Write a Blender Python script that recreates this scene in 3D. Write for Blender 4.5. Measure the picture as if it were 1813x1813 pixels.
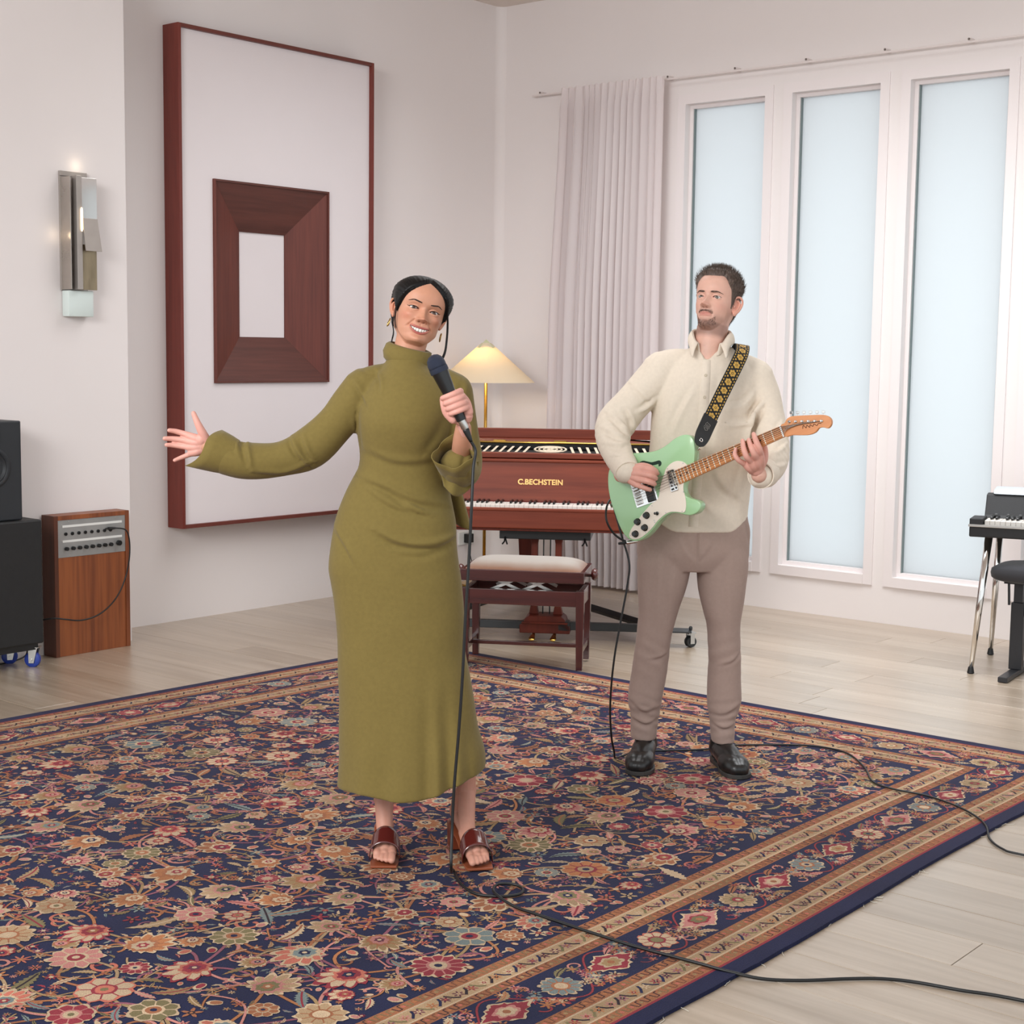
import bpy, bmesh, math, random
import numpy as np
from mathutils import Vector, Matrix, Euler

# ------------------------------------------------------------------ scene, camera, light
scene = bpy.context.scene
for o in list(bpy.data.objects):
    bpy.data.objects.remove(o, do_unlink=True)
COLL = scene.collection
D = math.radians
AZ = D(40.0)                       # camera azimuth in the room
CAM = Vector((6.772, -7.895, 1.5))
CL = (-0.113, 10.401)              # room corner seen from the camera (right, forward)

cam_data = bpy.data.cameras.new('camera')
cam_data.sensor_width = 36.0
cam_data.lens = 36.0 * 2728.0 / 1813.0
cam_data.clip_start = 0.05
cam = bpy.data.objects.new('camera', cam_data)
COLL.objects.link(cam)
cam.matrix_world = (Matrix.Translation(CAM) @ Matrix.Rotation(AZ, 4, 'Z') @ Matrix.Rotation(D(90 - 5.99), 4, 'X')
                    @ Matrix.Rotation(D(0.716), 4, 'Z'))
scene.camera = cam

def cw(x, y, z=0.0):
    """camera-aligned floor coordinates (right, forward, up) -> world"""
    dx, dy = x - CL[0], y - CL[1]
    c, s = math.cos(AZ), math.sin(AZ)
    return Vector((dx * c - dy * s, dx * s + dy * c, z))

world = bpy.data.worlds.new('overcast')
scene.world = world
world.use_nodes = True
wn = world.node_tree.nodes
wn['Background'].inputs[0].default_value = (0.895, 0.955, 1.0, 1)
wn['Background'].inputs[1].default_value = 1.16

def area(name, loc, target, size, power, color=(1, 1, 1), size_y=None):
    ld = bpy.data.lights.new(name, 'AREA')
    ld.energy = power
    ld.color = color
    ld.size = size
    if size_y:
        ld.shape = 'RECTANGLE'
        ld.size_y = size_y
    o = bpy.data.objects.new(name, ld)
    COLL.objects.link(o)
    o.location = loc
    o.rotation_euler = (Vector(target) - Vector(loc)).to_track_quat('-Z', 'Y').to_euler()
    return o

area('daylight', (4.0, 2.2, 2.3), (4.0, 0, 1.6), 7.5, 18, (0.95, 0.98, 1.0), 3.6)
area('studio_softbox', (4.2, -9.6, 3.3), (3.2, -3.4, 1.0), 2.6, 200, (1.0, 0.985, 0.975), 1.6)

cs_ = area('ceiling_fill', (2.6, -1.9, 3.70), (2.6, -1.85, 0), 3.0, 52, (0.95, 0.98, 1.0), 2.0)  # unseen fill light, added to brighten the back walls and floor
cs_.data.spread = D(135)
cs_ = area('ceiling_fill', (3.8, -1.25, 3.70), (3.8, -1.15, 0), 2.4, 26, (0.95, 0.98, 1.0), 1.2)  # second added fill, lifts the floor near the windows
cs_.data.spread = D(95)
scene.cycles.use_adaptive_sampling = True
scene.cycles.adaptive_threshold = 0.02
scene.cycles.max_bounces = 7
scene.cycles.diffuse_bounces = 4
scene.cycles.glossy_bounces = 3
scene.cycles.caustics_reflective = False
scene.cycles.caustics_refractive = False
scene.view_settings.view_transform = 'Standard'
scene.view_settings.look = 'None'
scene.view_settings.gamma = 1.0
scene.view_settings.exposure = 0.22
scene.view_settings.use_curve_mapping = False

# ------------------------------------------------------------------ helpers
def lin(r, g=None, b=None):
    if g is None:
        r, g, b = r
    f = lambda c: (c / 255 / 12.92) if c / 255 <= 0.04045 else ((c / 255 + 0.055) / 1.055) ** 2.4
    return (f(r), f(g), f(b), 1.0)

def link(o, parent=None):
    COLL.objects.link(o)
    if parent is not None:
        o.parent = parent
    return o

def tag(o, label=None, cat=None, group=None, kind=None):
    if label: o['label'] = label
    if cat: o['category'] = cat
    if group: o['group'] = group
    if kind: o['kind'] = kind
    return o

def empty(name, loc=(0, 0, 0), rz=0.0, label=None, cat=None, group=None):
    o = bpy.data.objects.new(name, None)
    o.empty_display_size = 0.1
    COLL.objects.link(o)
    o.location = loc
    o.rotation_euler = (0, 0, rz)
    return tag(o, label, cat, group)

class MB:
    """collects geometry, built as ONE mesh object"""
    def __init__(s):
        s.v = []; s.f = []; s.c = []
    def add(s, v, f, col=None):
        b = len(s.v)
        s.v.extend([tuple(map(float, p)) for p in v])
        s.f.extend([tuple(int(i) + b for i in q) for q in f])
        if col is not None:
            s.c.extend([col] * len(f))
        return s
    def box(s, x0, x1, y0, y1, z0, z1, col=None):
        v = [(x0,y0,z0),(x1,y0,z0),(x1,y1,z0),(x0,y1,z0),(x0,y0,z1),(x1,y0,z1),(x1,y1,z1),(x0,y1,z1)]
        return s.add(v, [(0,3,2,1),(4,5,6,7),(0,1,5,4),(1,2,6,5),(2,3,7,6),(3,0,4,7)], col)
    def hexa(s, v, col=None):
        return s.add(v, [(0,3,2,1),(4,5,6,7),(0,1,5,4),(1,2,6,5),(2,3,7,6),(3,0,4,7)], col)
    def obox(s, mtx, sx, sy, sz, col=None):
        v = [mtx @ Vector((a*sx/2, b*sy/2, c*sz/2)) for c in (-1,1) for a,b in ((-1,-1),(1,-1),(1,1),(-1,1))]
        return s.add(v, [(0,3,2,1),(4,5,6,7),(0,1,5,4),(1,2,6,5),(2,3,7,6),(3,0,4,7)], col)
    def tube(s, pts, rad, n=10, caps=True, closed=False, col=None, flat=None):
        pts = [Vector(p) for p in pts]
        m = len(pts)
        rad = rad if hasattr(rad, '__len__') else [rad] * m
        up = None; rings = []
        for i, p in enumerate(pts):
            a = pts[(i-1) % m] if (closed or i) else pts[0]
            b = pts[(i+1) % m] if (closed or i < m-1) else pts[-1]
            t = (b - a).normalized()
            if up is None:
                up = Vector((0,0,1)) if abs(t.z) < .9 else Vector((1,0,0))
            n1 = (up - t * up.dot(t))
            if n1.length < 1e-6: n1 = t.orthogonal()
            n1.normalize(); n2 = t.cross(n1); up = n1
            r = rad[i]; rr = r if hasattr(r, '__len__') else (r, r)
            rings.append([p + n1*math.cos(k*2*math.pi/n)*rr[0] + n2*math.sin(k*2*math.pi/n)*rr[1] for k in range(n)])
        v = [q for r in rings for q in r]; f = []
        for i in range(m if closed else m-1):
            j = (i+1) % m
            for k in range(n):
                l = (k+1) % n
                f.append((i*n+k, i*n+l, j*n+l, j*n+k))
        if caps and not closed:
            f.append(tuple(reversed(range(n)))); f.append(tuple(range((m-1)*n, m*n)))
        return s.add(v, f, col)
    def lathe(s, prof, mtx=None, n=24, cap0=True, cap1=True, col=None):
        mtx = mtx or Matrix()
        v = []; f = []; m = len(prof)
        for (r, z) in prof:
            for k in range(n):
                a = 2*math.pi*k/n
                v.append(mtx @ Vector((r*math.cos(a), r*math.sin(a), z)))
        for i in range(m-1):
            for k in range(n):
                l = (k+1) % n
                f.append((i*n+k, i*n+l, (i+1)*n+l, (i+1)*n+k))
        if cap0: f.append(tuple(reversed(range(n))))
        if cap1: f.append(tuple(range((m-1)*n, m*n)))
        return s.add(v, f, col)
    def prism(s, poly, d0, d1, fn=None, col=None):
        """poly in 2D, extruded from d0 to d1; fn maps (a, b, d) to a point"""
        fn = fn or (lambda a, b, d: (a, d, b))
        n = len(poly)
        v = [fn(a, b, d0) for a, b in poly] + [fn(a, b, d1) for a, b in poly]
        f = [tuple(range(n)), tuple(reversed(range(n, 2*n)))]
        f += [(i, i+n, (i+1) % n + n, (i+1) % n) for i in range(n)]
        return s.add(v, f, col)
    def build(s, name, mat, parent=None, bev=0, seg=2, smooth=False, angle=None, label=None, cat=None, group=None, kind=None, recalc=True):
        me = bpy.data.meshes.new(name)
        me.from_pydata(s.v, [], s.f)
        if s.c:
            at = me.color_attributes.new('Col', 'FLOAT_COLOR', 'CORNER')
            cols = np.repeat(np.array([c if len(c) == 4 else tuple(c) + (1,) for c in s.c], dtype=np.float32),
                             [len(q) for q in s.f], axis=0)
            at.data.foreach_set('color', cols.ravel())
        if recalc or bev:
            bm = bmesh.new(); bm.from_mesh(me)
            if recalc: bmesh.ops.recalc_face_normals(bm, faces=bm.faces)
            if bev:
                ed = [e for e in bm.edges if len(e.link_faces) == 2 and e.calc_face_angle(0) > 0.5]
                bmesh.ops.bevel(bm, geom=ed, offset=bev, segments=seg, affect='EDGES', profile=0.5, clamp_overlap=True)
            bm.to_mesh(me); bm.free()
        if smooth:
            me.polygons.foreach_set('use_smooth', [True] * len(me.polygons))
            if angle: me.set_sharp_from_angle(angle=D(angle))
        me.materials.append(mat)
        o = bpy.data.objects.new(name, me)
        link(o, parent)
        return tag(o, label, cat, group, kind)

def inst(src, name, parent=None, mtx=None):
    o = bpy.data.objects.new(name, src.data)
    link(o, parent)
    if mtx is not None: o.matrix_local = mtx
    return o

def copy_tree(o, parent=None):
    c = o.copy(); COLL.objects.link(c); c.parent = parent
    for ch in list(o.children): copy_tree(ch, c)
    return c

def smoothstep(a, b, x):
    t = np.clip((np.asarray(x, float) - a) / (b - a), 0, 1)
    return t * t * (3 - 2 * t)

def catmull(P, n=8, closed=False):
    P = np.array(P, float); m = len(P); out = []
    rng_ = range(m if closed else m - 1)
    for i in rng_:
        p1, p2 = P[i], P[(i+1) % m]
        p0 = P[(i-1) % m] if (closed or i) else 2*p1 - p2
        p3 = P[(i+2) % m] if (closed or i < m-2) else 2*p2 - p1
        for k in range(n):
            t = k / n
            out.append(.5*((2*p1) + (p2-p0)*t + (2*p0-5*p1+4*p2-p3)*t*t + (3*p1-p0-3*p2+p3)*t**3))
    if not closed: out.append(P[-1])
    return np.array(out)

def interp(xs, ys, x):
    """smooth (monotone-ish) table lookup"""
    xs = np.asarray(xs, float); ys = np.asarray(ys, float)
    d = np.diff(ys) / np.diff(xs)
    m = np.concatenate([[d[0]], (d[:-1] + d[1:]) / 2, [d[-1]]])
    m[1:-1] = np.where(d[:-1] * d[1:] <= 0, 0, m[1:-1])
    x = np.clip(x, xs[0], xs[-1])
    i = np.clip(np.searchsorted(xs, x, side='right') - 1, 0, len(xs) - 2)
    h = xs[i+1] - xs[i]; t = (x - xs[i]) / h
    return ((1+2*t)*(1-t)**2*ys[i] + t*(1-t)**2*h*m[i] + t*t*(3-2*t)*ys[i+1] + t*t*(t-1)*h*m[i+1])

# ------------------------------------------------------------------ materials
MATS = {}
def new_mat(name):
    m = bpy.data.materials.new(name); m.use_nodes = True
    nt = m.node_tree
    return m, nt, nt.nodes, nt.links, nt.nodes['Principled BSDF']

def pm(name, col, rough=.5, metal=0.0, var=0.0, vscale=8.0, bump=0.0, bscale=60.0, spec=.5, sheen=0.0, coat=0.0,
       stretch=None, attr=None, sss=0.0, emit=0.0, alpha=None, rvar=0.0, trans=0.0):
    """one principled material: colour varied by noise, bump from noise"""
    if name in MATS: return MATS[name]
    m, nt, N, L, P = new_mat(name)
    c = col if len(col) == 4 else lin(col)
    P.inputs['Roughness'].default_value = rough
    P.inputs['Metallic'].default_value = metal
    P.inputs['Specular IOR Level'].default_value = spec
    if sheen:
        P.inputs['Sheen Weight'].default_value = sheen
        P.inputs['Sheen Roughness'].default_value = .45
    if coat:
        P.inputs['Coat Weight'].default_value = coat
        P.inputs['Coat Roughness'].default_value = .08
    if trans: P.inputs['Transmission Weight'].default_value = trans
    if sss:
        P.inputs['Subsurface Weight'].default_value = sss
        P.inputs['Subsurface Radius'].default_value = (.012, .004, .002)
        P.inputs['Subsurface Scale'].default_value = .6
    if emit:
        P.inputs['Emission Color'].default_value = c
        P.inputs['Emission Strength'].default_value = emit
    tc = N.new('ShaderNodeTexCoord'); mp = N.new('ShaderNodeMapping')
    L.new(tc.outputs['Object'], mp.inputs[0])
    if stretch: mp.inputs['Scale'].default_value = stretch
    src = None
    if attr:
        a = N.new('ShaderNodeAttribute'); a.attribute_name = attr
        src = a.outputs['Color']
    if var:
        nz = N.new('ShaderNodeTexNoise'); nz.inputs['Scale'].default_value = vscale
        nz.inputs['Detail'].default_value = 5
        L.new(mp.outputs[0], nz.inputs['Vector'])
        rr = N.new('ShaderNodeMapRange')
        rr.inputs[1].default_value = .3; rr.inputs[2].default_value = .7
        rr.inputs[3].default_value = 1 - var; rr.inputs[4].default_value = 1 + var
        L.new(nz.outputs[0], rr.inputs[0])
        mx = N.new('ShaderNodeMix'); mx.data_type = 'RGBA'; mx.blend_type = 'MULTIPLY'
        mx.inputs[0].default_value = 1
        mx.clamp_result = False
        if src is not None: L.new(src, mx.inputs[6])
        else: mx.inputs[6].default_value = c
        L.new(rr.outputs[0], mx.inputs[7])
        L.new(mx.outputs[2], P.inputs['Base Color'])
        if rvar:
            r2 = N.new('ShaderNodeMapRange'); r2.inputs[3].default_value = rough - rvar; r2.inputs[4].default_value = rough + rvar
            L.new(nz.outputs[0], r2.inputs[0]); L.new(r2.outputs[0], P.inputs['Roughness'])
    elif src is not None:
        L.new(src, P.inputs['Base Color'])
    else:
        P.inputs['Base Color'].default_value = c
    if bump:
        nb = N.new('ShaderNodeTexNoise'); nb.inputs['Scale'].default_value = bscale; nb.inputs['Detail'].default_value = 3
        L.new(mp.outputs[0], nb.inputs['Vector'])
        bp = N.new('ShaderNodeBump'); bp.inputs['Strength'].default_value = bump; bp.inputs['Distance'].default_value = .002
        L.new(nb.outputs[0], bp.inputs['Height']); L.new(bp.outputs[0], P.inputs['Normal'])
    MATS[name] = m
    return m

def wood(name, c0, c1, rough=.4, scale=6.0, axis='X', stretch=14.0, coat=0.0, rand=0.0, bump=.15, fine=1.0, spec=.5, coatr=.12):
    """two-tone grained wood, grain running along an object axis"""
    if name in MATS: return MATS[name]
    m, nt, N, L, P = new_mat(name)
    tc = N.new('ShaderNodeTexCoord'); oi = N.new('ShaderNodeObjectInfo')
    mp = N.new('ShaderNodeMapping')
    sc = {'X': (1/stretch, 1, 1), 'Y': (1, 1/stretch, 1), 'Z': (1, 1, 1/stretch)}[axis]
    mp.inputs['Scale'].default_value = sc
    ad = N.new('ShaderNodeVectorMath'); ad.operation = 'ADD'
    ml = N.new('ShaderNodeMath'); ml.operation = 'MULTIPLY'; ml.inputs[1].default_value = 37.0
    L.new(oi.outputs['Random'], ml.inputs[0])
    L.new(tc.outputs['Object'], mp.inputs[0]); L.new(mp.outputs[0], ad.inputs[0]); L.new(ml.outputs[0], ad.inputs[1])
    nz = N.new('ShaderNodeTexNoise'); nz.inputs['Scale'].default_value = scale; nz.inputs['Detail'].default_value = 6
    nz.inputs['Roughness'].default_value = .62; nz.inputs['Distortion'].default_value = .6
    n2 = N.new('ShaderNodeTexNoise'); n2.inputs['Scale'].default_value = scale * 9; n2.inputs['Detail'].default_value = 4
    L.new(ad.outputs[0], nz.inputs['Vector']); L.new(ad.outputs[0], n2.inputs['Vector'])
    mxf = N.new('ShaderNodeMix'); mxf.inputs[0].default_value = .38 * fine
    L.new(nz.outputs[0], mxf.inputs[2]); L.new(n2.outputs[0], mxf.inputs[3])
    cr = N.new('ShaderNodeValToRGB')
    cr.color_ramp.elements[0].position = .36; cr.color_ramp.elements[1].position = .64
    cr.color_ramp.elements[0].color = lin(c0); cr.color_ramp.elements[1].color = lin(c1)
    L.new(mxf.outputs[0], cr.inputs[0])
    out = cr.outputs[0]
    if rand:
        hs = N.new('ShaderNodeMapRange'); hs.inputs[3].default_value = 1 - rand; hs.inputs[4].default_value = 1 + rand
        L.new(oi.outputs['Random'], hs.inputs[0])
        mm = N.new('ShaderNodeMix'); mm.data_type = 'RGBA'; mm.blend_type = 'MULTIPLY'; mm.inputs[0].default_value = 1
        L.new(out, mm.inputs[6]); L.new(hs.outputs[0], mm.inputs[7]); out = mm.outputs[2]
    L.new(out, P.inputs['Base Color'])
    P.inputs['Roughness'].default_value = rough
    P.inputs['Specular IOR Level'].default_value = spec
    if coat:
        P.inputs['Coat Weight'].default_value = coat; P.inputs['Coat Roughness'].default_value = coatr
    if bump:
        bp = N.new('ShaderNodeBump'); bp.inputs['Strength'].default_value = bump; bp.inputs['Distance'].default_value = .001
        L.new(n2.outputs[0], bp.inputs['Height']); L.new(bp.outputs[0], P.inputs['Normal'])
    MATS[name] = m
    return m
# ------------------------------------------------------------------ the room
M_WALL = pm('white_paint', lin(231, 224, 222), .75, var=.012, vscale=1.5, bump=.05, bscale=180)
M_TRIM = pm('white_gloss_paint', lin(231, 223, 222), .45, bump=.03, bscale=60)
M_CEIL = pm('ceiling_paint', lin(226, 216, 208), .8, var=.01)
CEIL = 3.735

# floor: oak planks along the window wall
M_OAK = wood('pale_oak', (146, 127, 106), (178, 161, 142), .36, 4.5, 'X', 16, rand=.07, bump=.1, coat=1.0, coatr=.33)
M_GAP = pm('floor_gap', lin(120, 98, 76), .8)
fl = MB().box(-0.4, 8.5, -10.5, 0.4, -0.06, -0.018).build('floor', M_GAP, kind='structure', label='pale oak plank floor running along the window wall')
rnd = random.Random(4)
PW = 0.19
base_plank = None
row = 0
y = 0.0
while y > -6.5:
    x = -0.02 - rnd.random() * 1.6 if y > -3.5 else 0.2 - rnd.random() * 1.4
    xmax = 5.9
    while x < xmax:
        if x + 2.0 > (-0.05 if y > -3.3 else .25):
            if base_plank is None:
                base_plank = MB().box(0, 1.998, -PW + .0007, -.0007, -.018, 0).build('plank', M_OAK, fl, bev=.0008, seg=1)
                o = base_plank
            else:
                o = inst(base_plank, 'plank', fl)
            o.location = (x, y, rnd.uniform(-.0003, .0001))
        x += 2.0
    y -= PW; row += 1

# ceiling
MB().box(-0.3, 8.5, -7.0, 0.3, CEIL, CEIL + .1).build('ceiling', M_CEIL, kind='structure')

# wall with the artwork, the projecting wall with the sconce
MB().box(-.25, 0, -3.6, 0.0, -.05, CEIL + .05).build('wall_left', M_WALL, kind='structure', label='white wall behind the big framed artwork')
MB().box(-.25, .30, -7.0, -3.19, -.05, CEIL + .05).build('wall_front_left', M_WALL, kind='structure', bev=.004, label='white projecting wall carrying the metal sconce')

# window wall with four tall openings
PITCH_W, W0, WW = 0.7265, 1.473, 0.548
WZ0, WZ1 = .265, 2.98
wb = MB()
wb.box(-.25, W0, 0, .22, -.05, CEIL + .05)
NWIN = 9
for k in range(NWIN):
    a = W0 + k * PITCH_W; b = a + WW
    wb.box(a, b, 0, .22, -.05, WZ0); wb.box(a, b, 0, .22, WZ1, CEIL + .05)
    c = a + PITCH_W if k < NWIN - 1 else 8.5
    wb.box(b, c, 0, .22, -.05, CEIL + .05)
wb.build('wall_right', M_WALL, kind='structure', recalc=False, label='white wall pierced by the row of tall windows')
# rounded inner corner
cv = MB(); rr = .06
poly = [(0, 0)] + [(rr - rr*math.cos(t), -(rr - rr*math.sin(t))) for t in np.linspace(0, math.pi/2, 7)]
poly = [(0, 0), (0, -rr)] + [(rr - rr*math.cos(t), -rr + rr*math.sin(t)) for t in np.linspace(0, math.pi/2, 7)[1:]]
cv.prism(poly, -.02, CEIL, lambda a, b, d: (a - .001, b + .001, d)).build('trim_1', M_WALL, kind='structure', smooth=True, angle=40)

def frosted():
    m, nt, N, L, P = new_mat('frosted_glass')
    N.remove(P)
    out = N['Material Output']
    tr = N.new('ShaderNodeBsdfTranslucent'); tr.inputs[0].default_value = (.845, .868, .876, 1)
    df = N.new('ShaderNodeBsdfDiffuse'); df.inputs[0].default_value = (.85, .88, .88, 1)
    gl = N.new('ShaderNodeBsdfGlossy'); gl.inputs['Roughness'].default_value = .25
    m1 = N.new('ShaderNodeMixShader'); m1.inputs[0].default_value = .12
    m2 = N.new('ShaderNodeMixShader'); m2.inputs[0].default_value = .04
    L.new(tr.outputs[0], m1.inputs[1]); L.new(df.outputs[0], m1.inputs[2])
    L.new(m1.outputs[0], m2.inputs[1]); L.new(gl.outputs[0], m2.inputs[2]); L.new(m2.outputs[0], out.inputs[0])
    return m
M_FROST = frosted()
M_SEAL = pm('dark_seal', lin(120, 132, 132), .6)
wlabels = ['tall frosted window beside the curtain', 'tall frosted window behind the man\'s headstock side', 'tall frosted window above the electric piano',
           'tall frosted window cut by the picture edge', 'tall frosted window outside']
for k in range(NWIN):
    a = W0 + k * PITCH_W; b = a + WW
    fr = MB()
    t = .055                                   # raised flat moulding round the opening
    fr.box(a - t, a, -.008, .0, WZ0 - t, WZ1 + t); fr.box(b, b + t, -.008, .0, WZ0 - t, WZ1 + t)
    fr.box(a, b, -.008, 0, WZ1, WZ1 + t); fr.box(a, b, -.012, 0, WZ0 - t, WZ0)
    w = fr.build('window_%d' % (k + 1), M_TRIM, kind='structure', recalc=False, label=wlabels[k] if k < 4 else None)
    sf = MB(); q = .022
    for (x0, x1, z0, z1) in ((a, a + q, WZ0, WZ1), (b - q, b, WZ0, WZ1), (a + q, b - q, WZ0, WZ0 + q), (a + q, b - q, WZ1 - q, WZ1)):
        sf.box(x0, x1, .045, .10, z0, z1)
    sf.build('sash', M_TRIM, w, recalc=False)
    se = MB(); q2 = q + .005
    for (x0, x1, z0, z1) in ((a + q, a + q2, WZ0 + q, WZ1 - q), (b - q2, b - q, WZ0 + q, WZ1 - q)):
        se.box(x0, x1, .055, .075, z0, z1)
    se.build('glazing_seal', M_SEAL, w, recalc=False)
    MB().box(a + q, b - q, .078, .086, WZ0 + q, WZ1 - q).build('pane', M_FROST, w)
# unseen board added outside to darken the tops of the panes
MB().box(-.2, 8.5, .24, .95, 3.05, 3.2).build('pane_shade', M_TRIM, kind='structure', label='unseen white board added above the windows to shade the pane tops')

# ------------------------------------------------------------------ curtain and its rail
M_RAIL = pm('rail_white', lin(222, 212, 209), .5)
M_SCREW = pm('dark_screw', lin(110, 98, 92), .5)
rail = empty('curtain_rail', (0, 0, 3.13), 0, 'thin white curtain rail with small brackets running above the windows', 'curtain rail')
MB().box(.32, 5.2, -.060, -.05, -.005, .005).build('track', M_RAIL, rail, bev=.001)
for bx_ in (.384, 1.002, 1.371, 1.842, 2.308, 2.79, 3.267, 3.75):
    b = MB().box(bx_ - .008, bx_ + .008, -.053, 0, .005, .022).build('bracket', M_RAIL, rail)
    MB().lathe([(.006, 0), (.0065, .003), (.003, .006)], Matrix.Translation((bx_, -.054, .016)) @ Matrix.Rotation(D(90), 4, 'X'), 10).build('screw', M_SCREW, b)
def curtain_mat():
    m, nt, N, L, P = new_mat('curtain_cloth')
    P.inputs['Base Color'].default_value = lin(244, 237, 237); P.inputs['Roughness'].default_value = .9
    P.inputs['Sheen Weight'].default_value = .2
    out = N['Material Output']
    tr = N.new('ShaderNodeBsdfTranslucent'); tr.inputs[0].default_value = lin(224, 208, 205)
    mx = N.new('ShaderNodeMixShader'); mx.inputs[0].default_value = .36
    tc = N.new('ShaderNodeTexCoord'); wv = N.new('ShaderNodeTexNoise'); wv.inputs['Scale'].default_value = 500
    bp = N.new('ShaderNodeBump'); bp.inputs['Strength'].default_value = .1
    L.new(tc.outputs['Object'], wv.inputs['Vector']); L.new(wv.outputs[0], bp.inputs['Height']); L.new(bp.outputs[0], P.inputs['Normal'])
    L.new(P.outputs[0], mx.inputs[1]); L.new(tr.outputs[0], mx.inputs[2]); L.new(mx.outputs[0], out.inputs[0])
    return m
M_CURT = curtain_mat()
def make_curtain():
    nu, nv = 420, 46
    rs = np.random.RandomState(3)
    fr = np.cumsum(.6 + .8*rs.rand(30)); fr = fr / fr[-1]         # irregular pleat positions
    u = np.linspace(0, 1, nu); ph = np.interp(u, np.concatenate([[0], fr]), np.arange(31)) * math.pi
    amp = np.interp(u, np.linspace(0, 1, 21), .6 + .8*rs.rand(21))
    V = []
    for j in range(nv):
        t = j / (nv - 1); z = 3.145 * (1 - t) + .018 * t
        head = smoothstep(.0, .05, t)
        x0 = .60 - .06*smoothstep(0, .5, t) + .06*smoothstep(.72, 1, t); x1 = 1.385 + .0*t
        a = (.006 + .016*head + .010*t)
        y = -.105 - a*amp*np.sin(ph + .5*np.sin(3*t + 7*u)) - .004*amp*np.sin(.47*ph + 2*t)*head
        x = x0 + (x1-x0)*u + .006*np.sin(2*ph + t)*head
        zz = z + .004*np.sin(ph*1.0)*(1-head)
        V += list(zip(x, y, np.full(nu, z) + (zz - z)))
    F = [(j*nu+i, j*nu+i+1, (j+1)*nu+i+1, (j+1)*nu+i) for j in range(nv-1) for i in range(nu-1)]
    o = MB().add(V, F).build('curtain', M_CURT, smooth=True, label='pale pleated floor-length curtain hanging beside the windows', cat='curtain', recalc=False)
    return o
make_curtain()

# ------------------------------------------------------------------ framed artwork
M_MAH = wood('mahogany_dark', (84, 38, 30), (112, 54, 42), .5, 7, 'Z', 20, rand=.05)
M_MAHY = wood('mahogany_dark_y', (74, 38, 31), (100, 54, 44), .5, 7, 'Y', 20, rand=.05)
M_FRAME = wood('frame_red_wood', (98, 36, 27), (122, 50, 38), .45, 7, 'Z', 20)
M_FRAMEY = wood('frame_red_wood_y', (88, 38, 30), (110, 52, 42), .45, 7, 'Y', 20)
M_PANEL = pm('art_white', lin(226, 218, 219), .7, var=.01, vscale=3)
art = empty('framed_artwork', (0, -2.013, 1.85), 0, 'tall white artwork in a thin dark red wood frame on the wall', 'artwork')
ay0, ay1, az0, az1 = -2.73 + 2.013, -1.296 + 2.013, .522 - 1.85, 3.176 - 1.85
ft = .020; fd = .13
MB().box(.002, fd, ay0, ay0 + ft, az0, az1).build('frame_side', M_FRAME, art, bev=.001)
MB().box(.002, fd, ay1 - ft, ay1, az0, az1).build('frame_side', M_FRAME, art, bev=.001)
MB().box(.002, fd, ay0 + ft, ay1 - ft, az0, az0 + ft).build('frame_rail', M_FRAMEY, art, bev=.001)
MB().box(.002, fd, ay0 + ft, ay1 - ft, az1 - ft, az1).build('frame_rail', M_FRAMEY, art, bev=.001)
# funnel of four mitred boards in the white panel
px_ = .108
oy0, oy1, oz0, oz1 = -2.41 + 2.013 - .083, -1.567 + 2.013 - .083, 1.302 - 1.85, 2.398 - 1.85
cy_ = (oy0 + oy1) / 2
iy0, iy1, iz0, iz1 = cy_ - .168, cy_ + .168, 1.556 - 1.85, 2.137 - 1.85
pb = MB()
for (y0, y1, z0, z1) in ((ay0+ft, oy0, az0+ft, az1-ft), (oy1, ay1-ft, az0+ft, az1-ft), (oy0, oy1, az0+ft, oz0), (oy0, oy1, oz1, az1-ft)):
    pb.box(px_ - .012, px_, y0, y1, z0, z1)
pb.build('white_panel', M_PANEL, art, recalc=False)
rim = .012; rp = px_ + .016
for (y0, y1, z0, z1, mm) in ((oy0, oy0+rim, oz0, oz1, M_MAH), (oy1-rim, oy1, oz0, oz1, M_MAH), (oy0+rim, oy1-rim, oz0, oz0+rim, M_MAHY), (oy0+rim, oy1-rim, oz1-rim, oz1, M_MAHY)):
    MB().box(px_ - .012, rp, y0, y1, z0, z1).build('inner_rim', mm, art, bev=.0015)
O = [(oy0+rim, oz0+rim), (oy1-rim, oz0+rim), (oy1-rim, oz1-rim), (oy0+rim, oz1-rim)]
I = [(iy0, iz0), (iy1, iz0), (iy1, iz1), (iy0, iz1)]
for k in range(4):
    a, b = k, (k+1) % 4
    v = []
    for dx in (0, -.010):
        v += [(px_ + .006 + dx, *O[a]), (px_ + .006 + dx, *O[b]), (.022 + dx, *I[b]), (.022 + dx, *I[a])]
    MB().hexa(v).build('bevelled_board', M_MAHY if k % 2 == 0 else M_MAH, art)
MB().box(.008, .014, iy0 - .02, iy1 + .02, iz0 - .02, iz1 + .02).build('recessed_panel', M_PANEL, art)
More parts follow.
